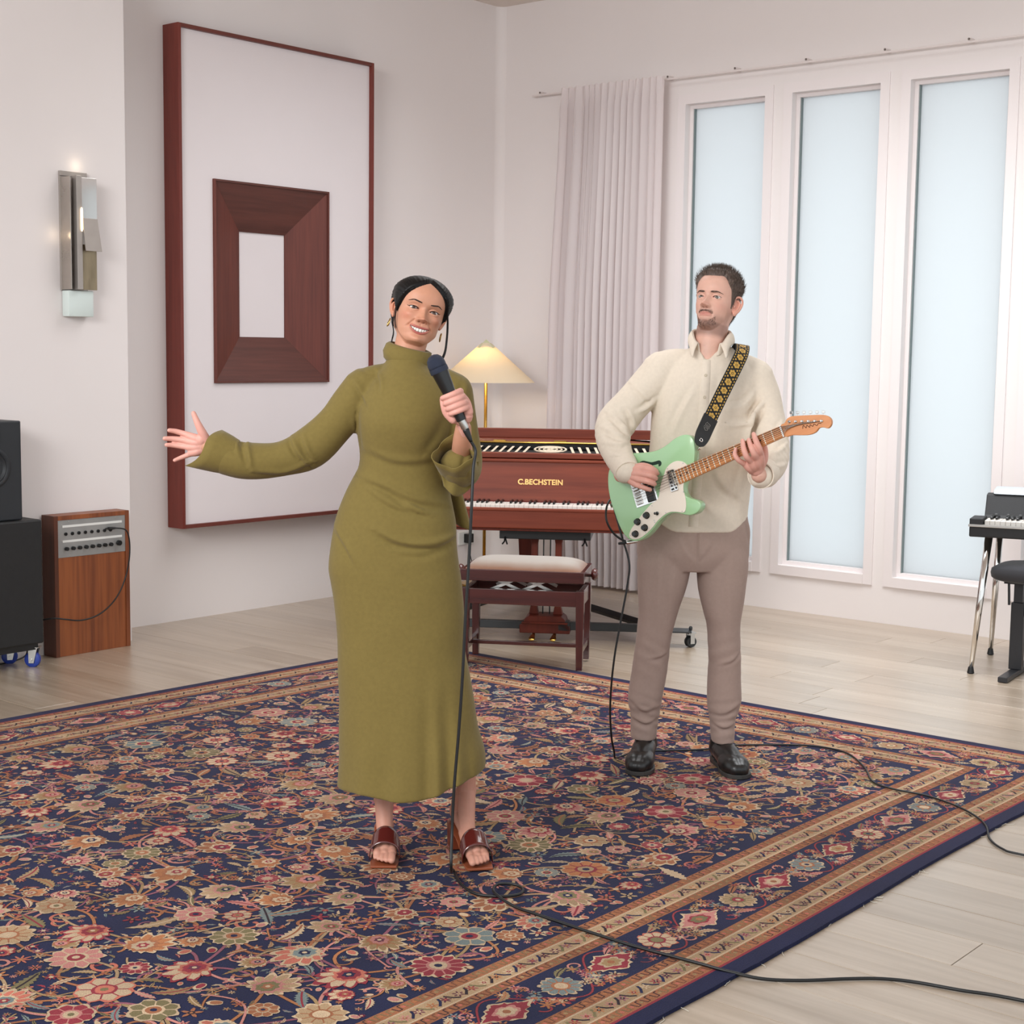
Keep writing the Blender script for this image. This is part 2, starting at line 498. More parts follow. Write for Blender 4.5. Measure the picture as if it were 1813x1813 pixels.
# ------------------------------------------------------------------ the rug
def make_rug():
    R = random.Random(11)
    X1, Y0 = 4.892, -2.262
    LY = 4.60
    def left(v): return np.interp(v, [0, 2.3, 4.6], [1.45, 1.345, 1.29])
    WID = 3.55                               # nominal width
    def mp(u, v):
        x0 = left(v)
        x = x0 + (X1 - x0) * u / WID
        return (x + .006*math.sin(3.1*v + .5) * (u/WID), Y0 - v + .008*math.sin(2.3*u), )
    top = .011
    c = dict(navy=(24, 30, 60), navy2=(21, 27, 58), rust=(142, 90, 62), orange=(158, 102, 66), pink=(172, 114, 106), rose=(128, 44, 54),
             cream=(176, 152, 124), tan=(140, 114, 80), olive=(108, 98, 68), blue=(104, 114, 112), dark=(40, 30, 36), salmon=(166, 94, 78),
             mauve=(126, 74, 88), plum=(90, 42, 58), sand=(152, 126, 96), white=(190, 174, 152), brown=(98, 60, 44))
    COL = {k: lin(v) for k, v in c.items()}
    pat = MB()
    LAY = .00014
    def put(pts, faces, layer, col):
        z = top + LAY * layer + R.uniform(0, LAY*.9)
        cc = COL[col]; j = 1 + R.uniform(-.13, .13)
        pat.add([(*mp(a, b), z) for a, b in pts], faces, (cc[0]*j, cc[1]*j, cc[2]*j, 1))
    def star(cx, cy, rf, n, layer, col, sy=1.0, ang=0.0):
        pts = [(cx, cy)]
        ca, sa = math.cos(ang), math.sin(ang)
        for k in range(n):
            t = 2*math.pi*k/n; r = rf(t)*(1+R.uniform(-.075, .075))
            a, b = r*math.cos(t), r*math.sin(t)*sy
            pts.append((cx + a*ca - b*sa, cy + a*sa + b*ca))
        put(pts, [(0, 1+k, 1+(k+1) % n) for k in range(n)], layer, col)
    def scal(r, n, d, ph=0): return lambda t: r*(1 - d*(1-abs(math.sin(n*t/2 + ph))))
    def spik(r, n, d, ph=0): return lambda t: r*(1 - d*(abs(((n*t/(2*math.pi) + ph) % 1) - .5)*2))
    def ribbon(pts, w, layer, col, taper=False):
        pts = [np.array(p) for p in pts]; m = len(pts); V = []
        for i, p in enumerate(pts):
            t = pts[min(i+1, m-1)] - pts[max(i-1, 0)]; t = t / (np.linalg.norm(t) + 1e-9); nn = np.array([-t[1], t[0]])
            ww = w * ((1 - i/(m-1)) * .8 + .2 if taper else 1)
            V += [tuple(p + nn*ww/2), tuple(p - nn*ww/2)]
        put(V, [(2*i, 2*i+1, 2*i+3, 2*i+2) for i in range(m-1)], layer, col)
    def disc(cx, cy, r, layer, col, n=8): star(cx, cy, lambda t: r, n, layer, col)
    warm = ['rust', 'orange', 'salmon', 'pink', 'sand', 'tan', 'cream']
    def palmette(cx, cy, s, ang, L=10, pal=None):
        a, b, d = pal or R.choice([('pink', 'rose', 'cream'), ('rust', 'cream', 'rose'), ('sand', 'pink', 'olive'), ('orange', 'rust', 'cream'), ('salmon', 'cream', 'blue'), ('tan', 'rust', 'pink'), ('cream', 'salmon', 'rose'), ('pink', 'tan', 'blue')])
        n = R.choice([9, 11, 13])
        def fan(r, dd):    # fan palmette: longer to one side
            return lambda t: r*(.72 + .34*math.cos(t))*(1 - dd*1.25*(1-abs(math.sin(n*t/2))))
        star(cx, cy, lambda t: fan(s*1.10, .20)(t)+.003, 66, L, 'cream' if a != 'cream' else 'rose', .92, ang)
        star(cx, cy, fan(s, .26), 66, L+1, a, .92, ang)
        for k in range(n):           # petals dividing lines
            t = 2*math.pi*k/n
            r0, r1 = s*.42, s*(.72+.34*math.cos(t))*.86
            p0 = (cx + math.cos(ang+t)*r0, cy + math.sin(ang+t)*r0*.95); p1 = (cx + math.cos(ang+t)*r1, cy + math.sin(ang+t)*r1*.95)
            ribbon([p0, p1], s*.045, L+2, b)
        ox, oy = math.cos(ang)*s*.06, math.sin(ang)*s*.06
        star(cx+ox, cy+oy, scal(s*.52, 8, .18), 40, L+3, b, .9, ang)
        star(cx+ox, cy+oy, scal(s*.40, 8, .2, .3), 40, L+4, d, .85, ang)
        star(cx+ox, cy+oy, spik(s*.22, 6, .3), 24, L+5, R.choice(['rose', 'navy', 'rust', 'plum']), .9, ang)
        disc(cx+ox, cy+oy, s*.08, L+6, 'cream')
    def rosette(cx, cy, s, L=10, pal=None):
        a, b, d = pal or R.choice([('pink', 'cream', 'rose'), ('rust', 'cream', 'rust'), ('rose', 'pink', 'cream'), ('cream', 'rose', 'salmon'), ('sand', 'rust', 'cream'), ('orange', 'rose', 'sand'), ('blue', 'cream', 'rose'), ('olive', 'cream', 'rust')])
        n = R.choice([8, 10, 12])
        star(cx, cy, scal(s*1.06, n, .16), 5*n, L, 'cream' if a != 'cream' else 'salmon')
        star(cx, cy, scal(s*.97, n, .2), 5*n, L+1, a)
        for k in range(n):
            t = 2*math.pi*k/n
            ribbon([(cx+math.cos(t)*s*.4, cy+math.sin(t)*s*.4), (cx+math.cos(t)*s*.8, cy+math.sin(t)*s*.8)], s*.06, L+2, b)
        disc(cx, cy, s*.45, L+2, b, 14); disc(cx, cy, s*.33, L+3, d, 12); disc(cx, cy, s*.15, L+4, R.choice(['navy', 'cream', 'olive']))
    def flower(cx, cy, s, L=7, col=None, k=None):
        col = col or R.choice(['pink', 'rust', 'cream', 'rose', 'sand', 'salmon', 'blue', 'tan', 'mauve', 'orange'])
        n = k or R.choice([5, 6, 6, 8]); ph = R.random()
        star(cx, cy, lambda t: s*(.62 + .38*math.cos(n*(t+ph))), n*5, L, col)
        disc(cx, cy, s*.34, L+1, R.choice(['cream', 'rust', 'rose', 'dark']), 7)
        disc(cx, cy, s*.15, L+2, R.choice(['cream', 'orange']), 6)
    def leaf(cx, cy, l, w, ang, L=6, col=None, teeth=7):
        col = col or R.choice(['sand', 'olive', 'cream', 'tan', 'pink', 'rust', 'blue'])
        ca, sa = math.cos(ang), math.sin(ang); bend = R.uniform(-.35, .35)*l
        m = teeth*2; V = []
        for i in range(m+1):
            t = i/m; hw = w*math.sin(math.pi*t**.8)*(1 if i % 2 == 0 else .62) + .0008
            yb = bend*(t-.5)**2*2
            for sgn in (1, -1):
                a, b = (t-.5)*l, yb + sgn*hw/2
                V.append((cx + a*ca - b*sa, cy + a*sa + b*ca))
        put(V, [(2*i, 2*i+1, 2*i+3, 2*i+2) for i in range(m)], L, col)
        rib = [(cx + (t-.5)*l*ca - bend*(t-.5)**2*2*sa, cy + (t-.5)*l*sa + bend*(t-.5)**2*2*ca) for t in np.linspace(.06, .9, 6)]
        ribbon(rib, w*.14, L+1, R.choice(['rose', 'rust', 'cream', 'dark']))
    def bud(cx, cy, s, ang, L=7, col=None):
        col = col or R.choice(['rose', 'pink', 'rust', 'cream', 'salmon'])
        star(cx, cy, lambda t: s*(.55+.45*math.cos(t))*(.8+.2*math.cos(2*t))+s*.12, 14, L, 'cream' if col != 'cream' else 'rust', .8, ang)
        star(cx, cy, lambda t: s*.78*((.55+.45*math.cos(t))*(.8+.2*math.cos(2*t))+.1), 14, L+1, col, .75, ang)
    def vine(p, q, curl, L=2, col=None, w=None):
        p, q = np.array(p, float), np.array(q, float); d = q-p; ln = np.linalg.norm(d)+1e-6; nn = np.array([-d[1], d[0]])/ln
        col = col or R.choice(['pink', 'rust', 'mauve', 'sand', 'orange', 'tan'])
        pts = [p + d*t + nn*curl*ln*math.sin(math.pi*t)*(1-.3*t) for t in np.linspace(0, 1, 12)]
        ribbon(pts, (w or .0085)+.003, L, 'dark'); ribbon(pts, w or .0085, L+1, col)
        return pts
    def hook(cx, cy, s, ang, sgn, L=3, col=None):
        col = col or R.choice(['orange', 'rust', 'pink', 'salmon', 'mauve'])
        pts = []
        for i in range(15):
            t = i/14; a = ang + sgn*t*4.4; r = s*(1-.62*t)
            pts.append((cx + r*math.cos(a), cy + r*math.sin(a)))
        ribbon(pts, s*.24+.003, L, 'dark'); ribbon(pts, s*.24, L+1, col)
        disc(*pts[-1], s*.17, L+1, col, 7)

    # ---- bands of the border
    B = [0, .05, .058, .090, .096, .142, .148, .180, .352, .384, .390, .436, .442, .474]
    colr = ['navy2', 'rose', 'rust', 'cream', 'sand', 'cream', 'rust', 'navy', 'rust', 'cream', 'sand', 'cream', 'rust']
    for k in range(len(colr)):
        a, b = B[k], B[k+1]
        o = [(a, a), (WID-a, a), (WID-a, LY-a), (a, LY-a)]; i = [(b, b), (WID-b, b), (WID-b, LY-b), (b, LY-b)]
        for s in range(4):
            e = (s+1) % 4; NS = 30
            P = []
            for t in np.linspace(0, 1, NS+1):
                P += [tuple(np.array(o[s])*(1-t)+np.array(o[e])*t), tuple(np.array(i[s])*(1-t)+np.array(i[e])*t)]
            put(P, [(2*j, 2*j+1, 2*j+3, 2*j+2) for j in range(NS)], 1, colr[k])
    def side_pts(off, step, jit=0):
        """points along the four sides at distance off: (u, v, tangent angle, inward angle)"""
        out = []
        for s in range(4):
            ln = (WID if s % 2 == 0 else LY) - 2*off
            n = max(1, int(ln/step))
            for k in range(n):
                t = off + ln*(k+.5)/n
                if s == 0: out.append((t, off, 0, math.pi/2))
                elif s == 2: out.append((t, LY-off, 0, -math.pi/2))
                elif s == 1: out.append((WID-off, t, math.pi/2, math.pi))
                else: out.append((off, t, math.pi/2, 0))
        return out
    k = 0
    for off, w in ((.119, .046), (.413, .046)):          # pale guard: leaning leaves and blossoms
        for (u, v, ta, na) in side_pts(off, .022):
            k += 1
            if k % 2:
                c0 = R.choice(['dark', 'dark', 'olive', 'navy'])
                s = 1 if k % 4 == 1 else -1
                dx, dy = math.cos(ta+s*.9)*w*.44, math.sin(ta+s*.9)*w*.44
                ribbon([(u-dx, v-dy), (u-dx*.2+dy*.2, v-dy*.2-dx*.2), (u+dx, v+dy)], .007, 3, c0)
            else:
                flower(u, v, w*.36, 3, R.choice(['rose', 'pink', 'mauve', 'orange', 'plum', 'cream']), 6)
    for off in (.074, .164, .368, .458):                 # rust guards: dark ticks and s-shapes
        for (u, v, ta, na) in side_pts(off, .036):
            ca, sa = math.cos(ta), math.sin(ta); cn, sn = math.cos(na), math.sin(na)
            g = [(-.014, .012), (-.004, .011), (-.002, -.009), (.010, -.010), (.014, .010)]
            ribbon([(u + a*ca + b*cn, v + a*sa + b*sn) for a, b in g], .0035, 3, R.choice(['dark', 'olive', 'brown']))
            disc(u + .022*ca, v + .022*sa, .006, 3, R.choice(['tan', 'orange', 'salmon']), 6)
    k = 0
    for (u, v, ta, na) in side_pts(.266, .185):          # main border: cartouches and blossoms
        k += 1
        if k % 2:
            p = [('rose', 'pink', 'cream'), ('pink', 'rose', 'olive'), ('rose', 'cream', 'tan')][k//2 % 3]
            star(u, v, lambda t: .092*(1-.28*abs(math.sin(2*t)))*(1-.12*abs(math.sin(6*t))), 48, 8, 'cream', .62, ta)
            star(u, v, lambda t: .083*(1-.28*abs(math.sin(2*t)))*(1-.14*abs(math.sin(6*t))), 48, 9, p[0], .62, ta)
            star(u, v, scal(.040, 6, .2), 30, 10, p[1], .7, ta); star(u, v, scal(.030, 6, .2), 30, 11, p[2], .7, ta); disc(u, v, .010, 12, 'rust')
        else:
            rosette(u, v, .052, 8, R.choice([('sand', 'olive', 'rose'), ('blue', 'rust', 'cream'), ('cream', 'rose', 'olive'), None]))
        for s in (-1, 1):
            du, dv = math.cos(ta)*.093*s, math.sin(ta)*.093*s
            for q_ in range(9):
                w_ = R.uniform(-.074, .074); nu, nv = math.cos(na)*w_, math.sin(na)*w_
                f_ = R.uniform(.55, 1.35)
                flower(u+du*f_+nu, v+dv*f_+nv, R.uniform(.012, .023), 5)
            hook(u + du*.8 + math.cos(na)*.05*s, v + dv*.8 + math.sin(na)*.05*s, .022, ta, s, 3, R.choice(['rose', 'pink', 'plum']))
            leaf(u + du*.62 - math.cos(na)*.055*s, v + dv*.62 - math.sin(na)*.055*s, .07, .024, ta + s*.4, 4)
        vine((u - math.cos(ta)*.09, v - math.sin(ta)*.09), (u + math.cos(ta)*.09, v + math.sin(ta)*.09), .5 if k % 2 else -.5, 2, 'rose', .005)

    # ---- field
    F0 = B[-1] + .01
    fx0, fx1, fy0, fy1 = F0, WID-F0, F0, LY-F0
    mid = (fx0+fx1)/2
    big = []
    sp = .205
    ny = int((fy1-fy0)/sp)
    for j in range(ny+1):
        nx = int((fx1-fx0)/2/sp)
        for i in range(nx+1):
            u = (i+.5*(j % 2))*sp + R.uniform(-.035, .035); v = fy0 + .06 + j*sp*.98 + R.uniform(-.04, .04)
            if u > (fx1-fx0)/2 - .05: continue
            kind = R.random(); s = R.uniform(.056, .084); an = R.choice([math.pi/2, -math.pi/2, math.pi/2, 0.4, 2.6]); pal = None
            for sg in ((1, -1) if u > .07 else (1,)):
                big.append((mid + sg*u, v, s, kind, an if sg > 0 else math.pi-an))
    big = [b for b in big if fy0+.05 < b[1] < fy1-.05 and fx0+.05 < b[0] < fx1-.05]
    # tendrils between neighbours
    for (u, v, s, kd, an) in big:
        nb = sorted(big, key=lambda b: (b[0]-u)**2+(b[1]-v)**2)[1:5]
        for b in R.sample(nb, min(3, len(nb))):
            if abs(b[0]-u)+abs(b[1]-v) < .5: vine((u, v), (b[0], b[1]), R.uniform(-.38, .38), 2)
        for q_ in range(2):
            a = R.random()*6.28; hook(u+math.cos(a)*s*1.35, v+math.sin(a)*s*1.35, R.uniform(.026, .04), R.random()*6.28, R.choice([1, -1]), 3)
    placed = [(u, v, s*.90) for (u, v, s, k_, a_) in big]
    def free(u, v, r):
        return all((u-a)**2+(v-b)**2 > (r+c_)**2 for a, b, c_ in placed) and fx0+r < u < fx1-r and fy0+r < v < fy1-r
    for (u, v, s, kd, an) in big:
        if kd < .66: palmette(u, v, s, an)
        else: rosette(u, v, s*.9)
    grid = {}
    for r, cnt, what in ((.044, 1500, 0), (.029, 4200, 1), (.018, 9000, 2), (.0105, 14000, 3)):
        for t in range(cnt):
            u, v = R.uniform(fx0, fx1), R.uniform(fy0, fy1)
            near = [placed[q] for dx in (-1, 0, 1) for dy in (-1, 0, 1) for q in grid.get((int(u/.2)+dx, int(v/.2)+dy), ())] if grid else placed
            rr_ = r*.82
            if not (fx0+rr_ < u < fx1-rr_ and fy0+rr_ < v < fy1-rr_): continue
            if any((u-a)**2+(v-b)**2 < (rr_+c_)**2 for a, b, c_ in near): continue
            if not grid:
                for q, (a, b, c_) in enumerate(placed): grid.setdefault((int(a/.2), int(b/.2)), []).append(q)
            placed.append((u, v, rr_)); grid.setdefault((int(u/.2), int(v/.2)), []).append(len(placed)-1)
            if what == 0:
                z_ = R.random()
                if z_ < .45: leaf(u, v, R.uniform(.10, .15), R.uniform(.034, .046), R.random()*6.28, 6, None, 8)
                elif z_ < .75: palmette(u, v, r*.95, R.random()*6.28, 8)
                else: rosette(u, v, r*.85, 8)
            elif what == 1:
                z_ = R.random()
                if z_ < .3: leaf(u, v, R.uniform(.06, .09), .022, R.random()*6.28, 6)
                elif z_ < .5: bud(u, v, r, R.random()*6.28)
                else: flower(u, v, r*.95)
            elif what == 2:
                z_ = R.random()
                if z_ < .65: flower(u, v, r)
                elif z_ < .8: leaf(u, v, .045, .014, R.random()*6.28, 5, None, 4)
                else: bud(u, v, r*.9, R.random()*6.28)
            else:
                if R.random() < .5: flower(u, v, r, 5)
                else: leaf(u, v, .03, .009, R.random()*6.28, 4, R.choice(['blue', 'cream', 'olive', 'rose', 'sand']), 3)
    for k_ in range(420):
        u, v = R.uniform(fx0+.05, fx1-.05), R.uniform(fy0+.05, fy1-.05); a = R.random()*6.28; l_ = R.uniform(.10, .22)
        q = (u+math.cos(a)*l_, v+math.sin(a)*l_)
        if fx0+.02 < q[0] < fx1-.02 and fy0+.02 < q[1] < fy1-.02:
            pts = vine((u, v), q, R.uniform(-.5, .5), 4, None, R.uniform(.004, .008))
            hook(q[0], q[1], R.uniform(.014, .024), a, R.choice([1, -1]), 4)
            for t_ in (4, 8): leaf(pts[t_][0]+R.uniform(-.012, .012), pts[t_][1]+R.uniform(-.012, .012), .032, .011, R.random()*6.28, 5, None, 3)
    # field edge fringe
    for (u, v, ta, na) in side_pts(B[-1]+.018, .075):
        if R.random() < .7: bud(u, v, .022, na + R.uniform(-.4, .4), 5)

    def rug_mat(name, attr):
        m, nt, N, L, P = new_mat(name)
        P.inputs['Roughness'].default_value = .9
        P.inputs['Specular IOR Level'].default_value = .15
        P.inputs['Sheen Weight'].default_value = .10; P.inputs['Sheen Roughness'].default_value = .4
        P.inputs['Sheen Tint'].default_value = lin(225, 205, 200)
        tc = N.new('ShaderNodeTexCoord')
        n1 = N.new('ShaderNodeTexNoise'); n1.inputs['Scale'].default_value = 5; n1.inputs['Detail'].default_value = 6
        mpg = N.new('ShaderNodeMapping'); mpg.inputs['Scale'].default_value = (260, 420, 1)
        n2 = N.new('ShaderNodeTexNoise'); n2.inputs['Scale'].default_value = 1; n2.inputs['Detail'].default_value = 2
        L.new(tc.outputs['Object'], n1.inputs[0]); L.new(tc.outputs['Object'], mpg.inputs[0]); L.new(mpg.outputs[0], n2.inputs[0])
        r1 = N.new('ShaderNodeMapRange'); r1.inputs[1].default_value = .3; r1.inputs[2].default_value = .7; r1.inputs[3].default_value = .82; r1.inputs[4].default_value = 1.15
        r2 = N.new('ShaderNodeMapRange'); r2.inputs[1].default_value = .3; r2.inputs[2].default_value = .7; r2.inputs[3].default_value = .72; r2.inputs[4].default_value = 1.25
        L.new(n1.outputs[0], r1.inputs[0]); L.new(n2.outputs[0], r2.inputs[0])
        mu = N.new('ShaderNodeMath'); mu.operation = 'MULTIPLY'; L.new(r1.outputs[0], mu.inputs[0]); L.new(r2.outputs[0], mu.inputs[1])
        mx = N.new('ShaderNodeMix'); mx.data_type = 'RGBA'; mx.blend_type = 'MULTIPLY'; mx.inputs[0].default_value = 1
        if attr:
            at = N.new('ShaderNodeAttribute'); at.attribute_name = 'Col'; L.new(at.outputs[0], mx.inputs[6])
        else: mx.inputs[6].default_value = COL['navy']
        L.new(mu.outputs[0], mx.inputs[7]); L.new(mx.outputs[2], P.inputs['Base Color'])
        bp = N.new('ShaderNodeBump'); bp.inputs['Strength'].default_value = .35; bp.inputs['Distance'].default_value = .003
        L.new(n2.outputs[0], bp.inputs['Height']); L.new(bp.outputs[0], P.inputs['Normal'])
        return m
    n = 48
    ring = [(WID*t, 0) for t in np.linspace(0, 1, n)[:-1]] + [(WID, LY*t) for t in np.linspace(0, 1, n)[:-1]] + \
           [(WID*(1-t), LY) for t in np.linspace(0, 1, n)[:-1]] + [(0, LY*(1-t)) for t in np.linspace(0, 1, n)[:-1]]
    rg = MB()
    m = len(ring)
    wob = lambda: R.uniform(-.0025, .0025)
    o1 = [(mp(*p)[0]+wob(), mp(*p)[1]+wob()) for p in ring]
    rg.add([(x, y, .0005) for x, y in o1] + [(x, y, top) for x, y in o1], [tuple(range(m, 2*m))] + [(i, (i+1) % m, (i+1) % m+m, i+m) for i in range(m)] + [tuple(reversed(range(m)))])
    rug = rg.build('rug', rug_mat('rug_ground', False), label='large navy Persian rug with floral field and rust borders under the performers', cat='rug')
    pat.build('woven_pattern', rug_mat('rug_pattern', True), rug, kind='stuff', recalc=False)
    # frayed pale threads on the selvedge
    fz = MB()
    for k in range(26):
        v = R.uniform(.9, 3.4)
        x, y = mp(WID, v)
        pts = [(x-.004, y, .004)]
        a = R.uniform(-1.3, 1.3)
        for j in range(5):
            a += R.uniform(-.5, .5); px, py, _ = pts[-1]
            pts.append((px+math.cos(a)*R.uniform(.003, .008), py+math.sin(a)*.008, .002))
        fz.tube(pts, .0009, 4)
    fz.build('frayed_thread', pm('thread_pale', lin(196, 190, 176), .9), rug, kind='stuff', recalc=False)
make_rug()
# ------------------------------------------------------------------ things along the sconce wall
M_BLACK = pm('black_vinyl', lin(24, 24, 25), .55, var=.15, vscale=30, bump=.25, bscale=260)
M_BLACK2 = pm('black_satin', lin(34, 37, 41), .5, bump=.1, bscale=200, var=.06)
M_BLKPL = pm('black_plastic', lin(18, 18, 19), .35)
M_RUB = pm('rubber_black', lin(14, 14, 15), .45)
M_STEEL = pm('brushed_steel', lin(196, 194, 190), .32, 1.0, var=.05, vscale=20)
M_CHROME = pm('chrome', lin(225, 222, 218), .08, 1.0)
M_BRASS = pm('brass', lin(205, 165, 84), .25, 1.0)
M_ALU = pm('aluminium_panel', lin(168, 168, 166), .42, .75, var=.06, vscale=14)
M_WHITE = pm('white_enamel', lin(224, 224, 220), .4)
M_BLUE = pm('blue_rubber', lin(38, 62, 150), .4)
M_TEAK = wood('teak_cabinet', (98, 48, 26), (150, 84, 44), .42, 5.5, 'Z', 22, fine=1.1)
M_TEAKD = wood('teak_cabinet_edge', (74, 36, 22), (104, 54, 30), .42, 5, 'Z', 22)

# wooden amplifier cabinet
amp = empty('amplifier_cabinet', (.358, -3.494, 0), 0, 'upright teak amplifier cabinet with a silver jack panel beside the black case', 'amplifier')
hx, hy, hz = .052, .215, .685
t = .022
MB().box(-hx, hx, -hy, -hy + t, 0, hz).build('side_panel', M_TEAKD, amp, bev=.0015)
MB().box(-hx, hx, hy - t, hy, 0, hz).build('side_panel', M_TEAK, amp, bev=.0015)
MB().box(-hx, hx, -hy + t, hy - t, hz - t, hz).build('top_panel', M_TEAK, amp, bev=.0015)
MB().box(-hx, hx - .006, -hy + t, hy - t, 0, .482).build('front_board', M_TEAK, amp, bev=.001)
pn = MB().box(hx - .014, hx - .004, -hy + t, hy - t, .482, .663).build('jack_panel', M_ALU, amp)
PY0, PYW, PZ1, PZH = -hy + t, 2*hy - 2*t, .663, .181
def fp(a, b): return (hx - .004, PY0 + PYW*a, PZ1 - PZH*b)
for b_ in (.17, .57):
    p0 = fp(.07, b_); p1 = fp(.95, b_)
    MB().box(p0[0] - .002, p0[0] + .001, p0[1], p1[1], p0[2] - .0055, p0[2] + .0055).build('label_strip', M_WHITE, pn)
jm = MB().lathe([(.0085, 0), (.0085, .004), (.0058, .0045), (.0058, .007), (.003, .007), (.003, .002)], Matrix.Rotation(D(90), 4, 'Y'), 16)
first = None
for a_ in (.115, .21, .305, .40, .495, .59, .685, .775):
    if first is None: o = first = jm.build('jack_socket', M_BLKPL, pn, smooth=True, angle=40)
    else: o = inst(first, 'jack_socket', pn)
    o.location = fp(a_, .375)
km = MB().lathe([(.0095, 0), (.0095, .012), (.0085, .014), (0.0001, .014)], Matrix.Rotation(D(90), 4, 'Y'), 16)
first = None
for a_ in (.12, .215, .31, .405, .50, .595, .685, .775):
    if first is None: o = first = km.build('knob', M_BLKPL, pn, smooth=True, angle=40)
    else: o = inst(first, 'knob', pn)
    o.location = fp(a_, .77)
o = inst(first, 'knob', pn, Matrix.Translation(fp(.895, .75)) @ Matrix.Diagonal((1.1, 1.4, 1.4, 1)))
sm = MB().lathe([(.003, 0), (.003, .0015)], Matrix.Rotation(D(90), 4, 'Y'), 8)
first = None
for a_, b_ in ((.16, .04), (.85, .04), (.17, .95), (.85, .95), (.06, .12), (.06, .55)):
    if first is None: o = first = sm.build('screw', M_STEEL, pn)
    else: o = inst(first, 'screw', pn)
    o.location = fp(a_, b_)
# patch cable plugged into the panel
ox = .358
pc = [(.395+.022, -3.405, .604), (.395+.055, -3.375, .606), (.46, -3.335, .594), (.462, -3.318, .55), (.46, -3.315, .47), (.455, -3.33, .38),
      (.452, -3.37, .29), (.45, -3.43, .225), (.45, -3.51, .185), (.45, -3.60, .175), (.45, -3.68, .19), (.43, -3.745, .2), (.36, -3.79, .17), (.33, -3.81, .06), (.33, -3.86, .006), (.4, -4.2, .005)]
cb = MB().tube(catmull(pc, 8), .0038, 8).build('patch_cable', M_RUB, smooth=True, label='black cable plugged into the teak amplifier panel', cat='cable')
MB().lathe([(.003, 0), (.003, .014), (.0075, .014), (.0075, .036), (.0045, .052)], Matrix.Translation((.405, -3.418, .603)) @ Matrix.Rotation(D(62), 4, 'Z') @ Matrix.Rotation(D(88), 4, 'Y'), 14).build('plug', M_BLKPL, cb, smooth=True, angle=40)

# black case on casters
case = empty('speaker_cabinet', (.45, -4.18, 0), 0, 'low black cabinet on blue-wheeled casters under the loudspeaker', 'cabinet')
MB().box(-.13, .10, -.36, .315, .115, .695).build('body', M_BLACK, case, bev=.008)
MB().box(-.11, .08, -.34, .295, .085, .115).build('base_board', M_BLKPL, case)
def caster(p, rz=0):
    c = empty('caster', p, rz); c.parent = case
    f = MB()
    f.box(-.030, .030, -.025, .025, .095, .099)
    for s in (-1, 1):
        f.prism([(-.022, .095), (.022, .095), (.004, .022), (-.020, .022)], s*.019-.0015, s*.019+.0015)
    f.tube([(-.008, -.026, .037), (-.008, .026, .037)], .006, 10)
    f.build('fork', M_STEEL, c, bev=.0006, seg=1)
    w = MB().lathe([(.012, -.0145), (.030, -.0145), (.0365, -.010), (.0375, 0), (.0365, .010), (.030, .0145), (.012, .0145)], Matrix.Translation((-.008, 0, .0375)) @ Matrix.Rotation(D(90), 4, 'X'), 28)
    w.build('wheel', M_BLUE, c, smooth=True, angle=40)
    return c
caster((.055, .29, -.003), D(35)); caster((.055, -.30, -.003), D(20)); caster((-.09, .26, -.003), D(60))
spk = empty('studio_monitor', (.50, -4.10, .697), 0, 'black two-way studio loudspeaker standing on the black cabinet', 'loudspeaker')
MB().box(-.17, .02, -.155, .155, 0, .455).build('cabinet', M_BLACK2, spk, bev=.006)
fx = .02
RX = Matrix.Rotation(D(90), 4, 'Y')
M_CONE = pm('woofer_cone', lin(40, 41, 43), .38)
wf = MB().lathe([(.095, 0), (.095, .005), (.088, .009), (.078, .008), (.074, .004), (.070, .008), (.062, .003), (.030, -.022), (.028, -.022)], Matrix.Translation((fx, .0, .245)) @ RX, 40, False, True).build('woofer', M_BLACK2, spk, smooth=True, angle=50)
MB().lathe([(.029, -.022), (.026, -.010), (.017, -.003), (.0001, .001)], Matrix.Translation((fx, .0, .245)) @ RX, 30, False, False).build('dust_cap', M_CONE, wf, smooth=True)
tw = MB().lathe([(.048, 0), (.048, .004), (.040, .004), (.024, -.002), (.016, -.002)], Matrix.Translation((fx, 0, .385)) @ RX, 36, False, True).build('tweeter', M_BLACK2, spk, smooth=True, angle=50)
MB().lathe([(.0145, -.002), (.013, .005), (.008, .009), (.0001, .011)], Matrix.Translation((fx, 0, .385)) @ RX, 24, False, False).build('dome', M_CHROME if False else M_BLKPL, tw, smooth=True)
M_LOGO = pm('logo_print', lin(190, 192, 194), .5)
bd = MB().box(fx, fx + .0012, .0, .028, .050, .095).build('badge', M_LOGO, spk)
for (y0, y1, z0, z1) in ((.004, .011, .066, .088), (.015, .024, .066, .072), (.015, .024, .076, .088), (.004, .024, .062, .064)):
    MB().box(fx + .0012, fx + .0016, y0, y1, z0, z1).build('badge_mark', M_BLACK2, bd)
MB().prism([(.006, .052), (.014, .060), (.022, .052)], fx + .0012, fx + .0016, lambda a, b, d: (d, a, b)).build('badge_mark', M_BLACK2, bd)

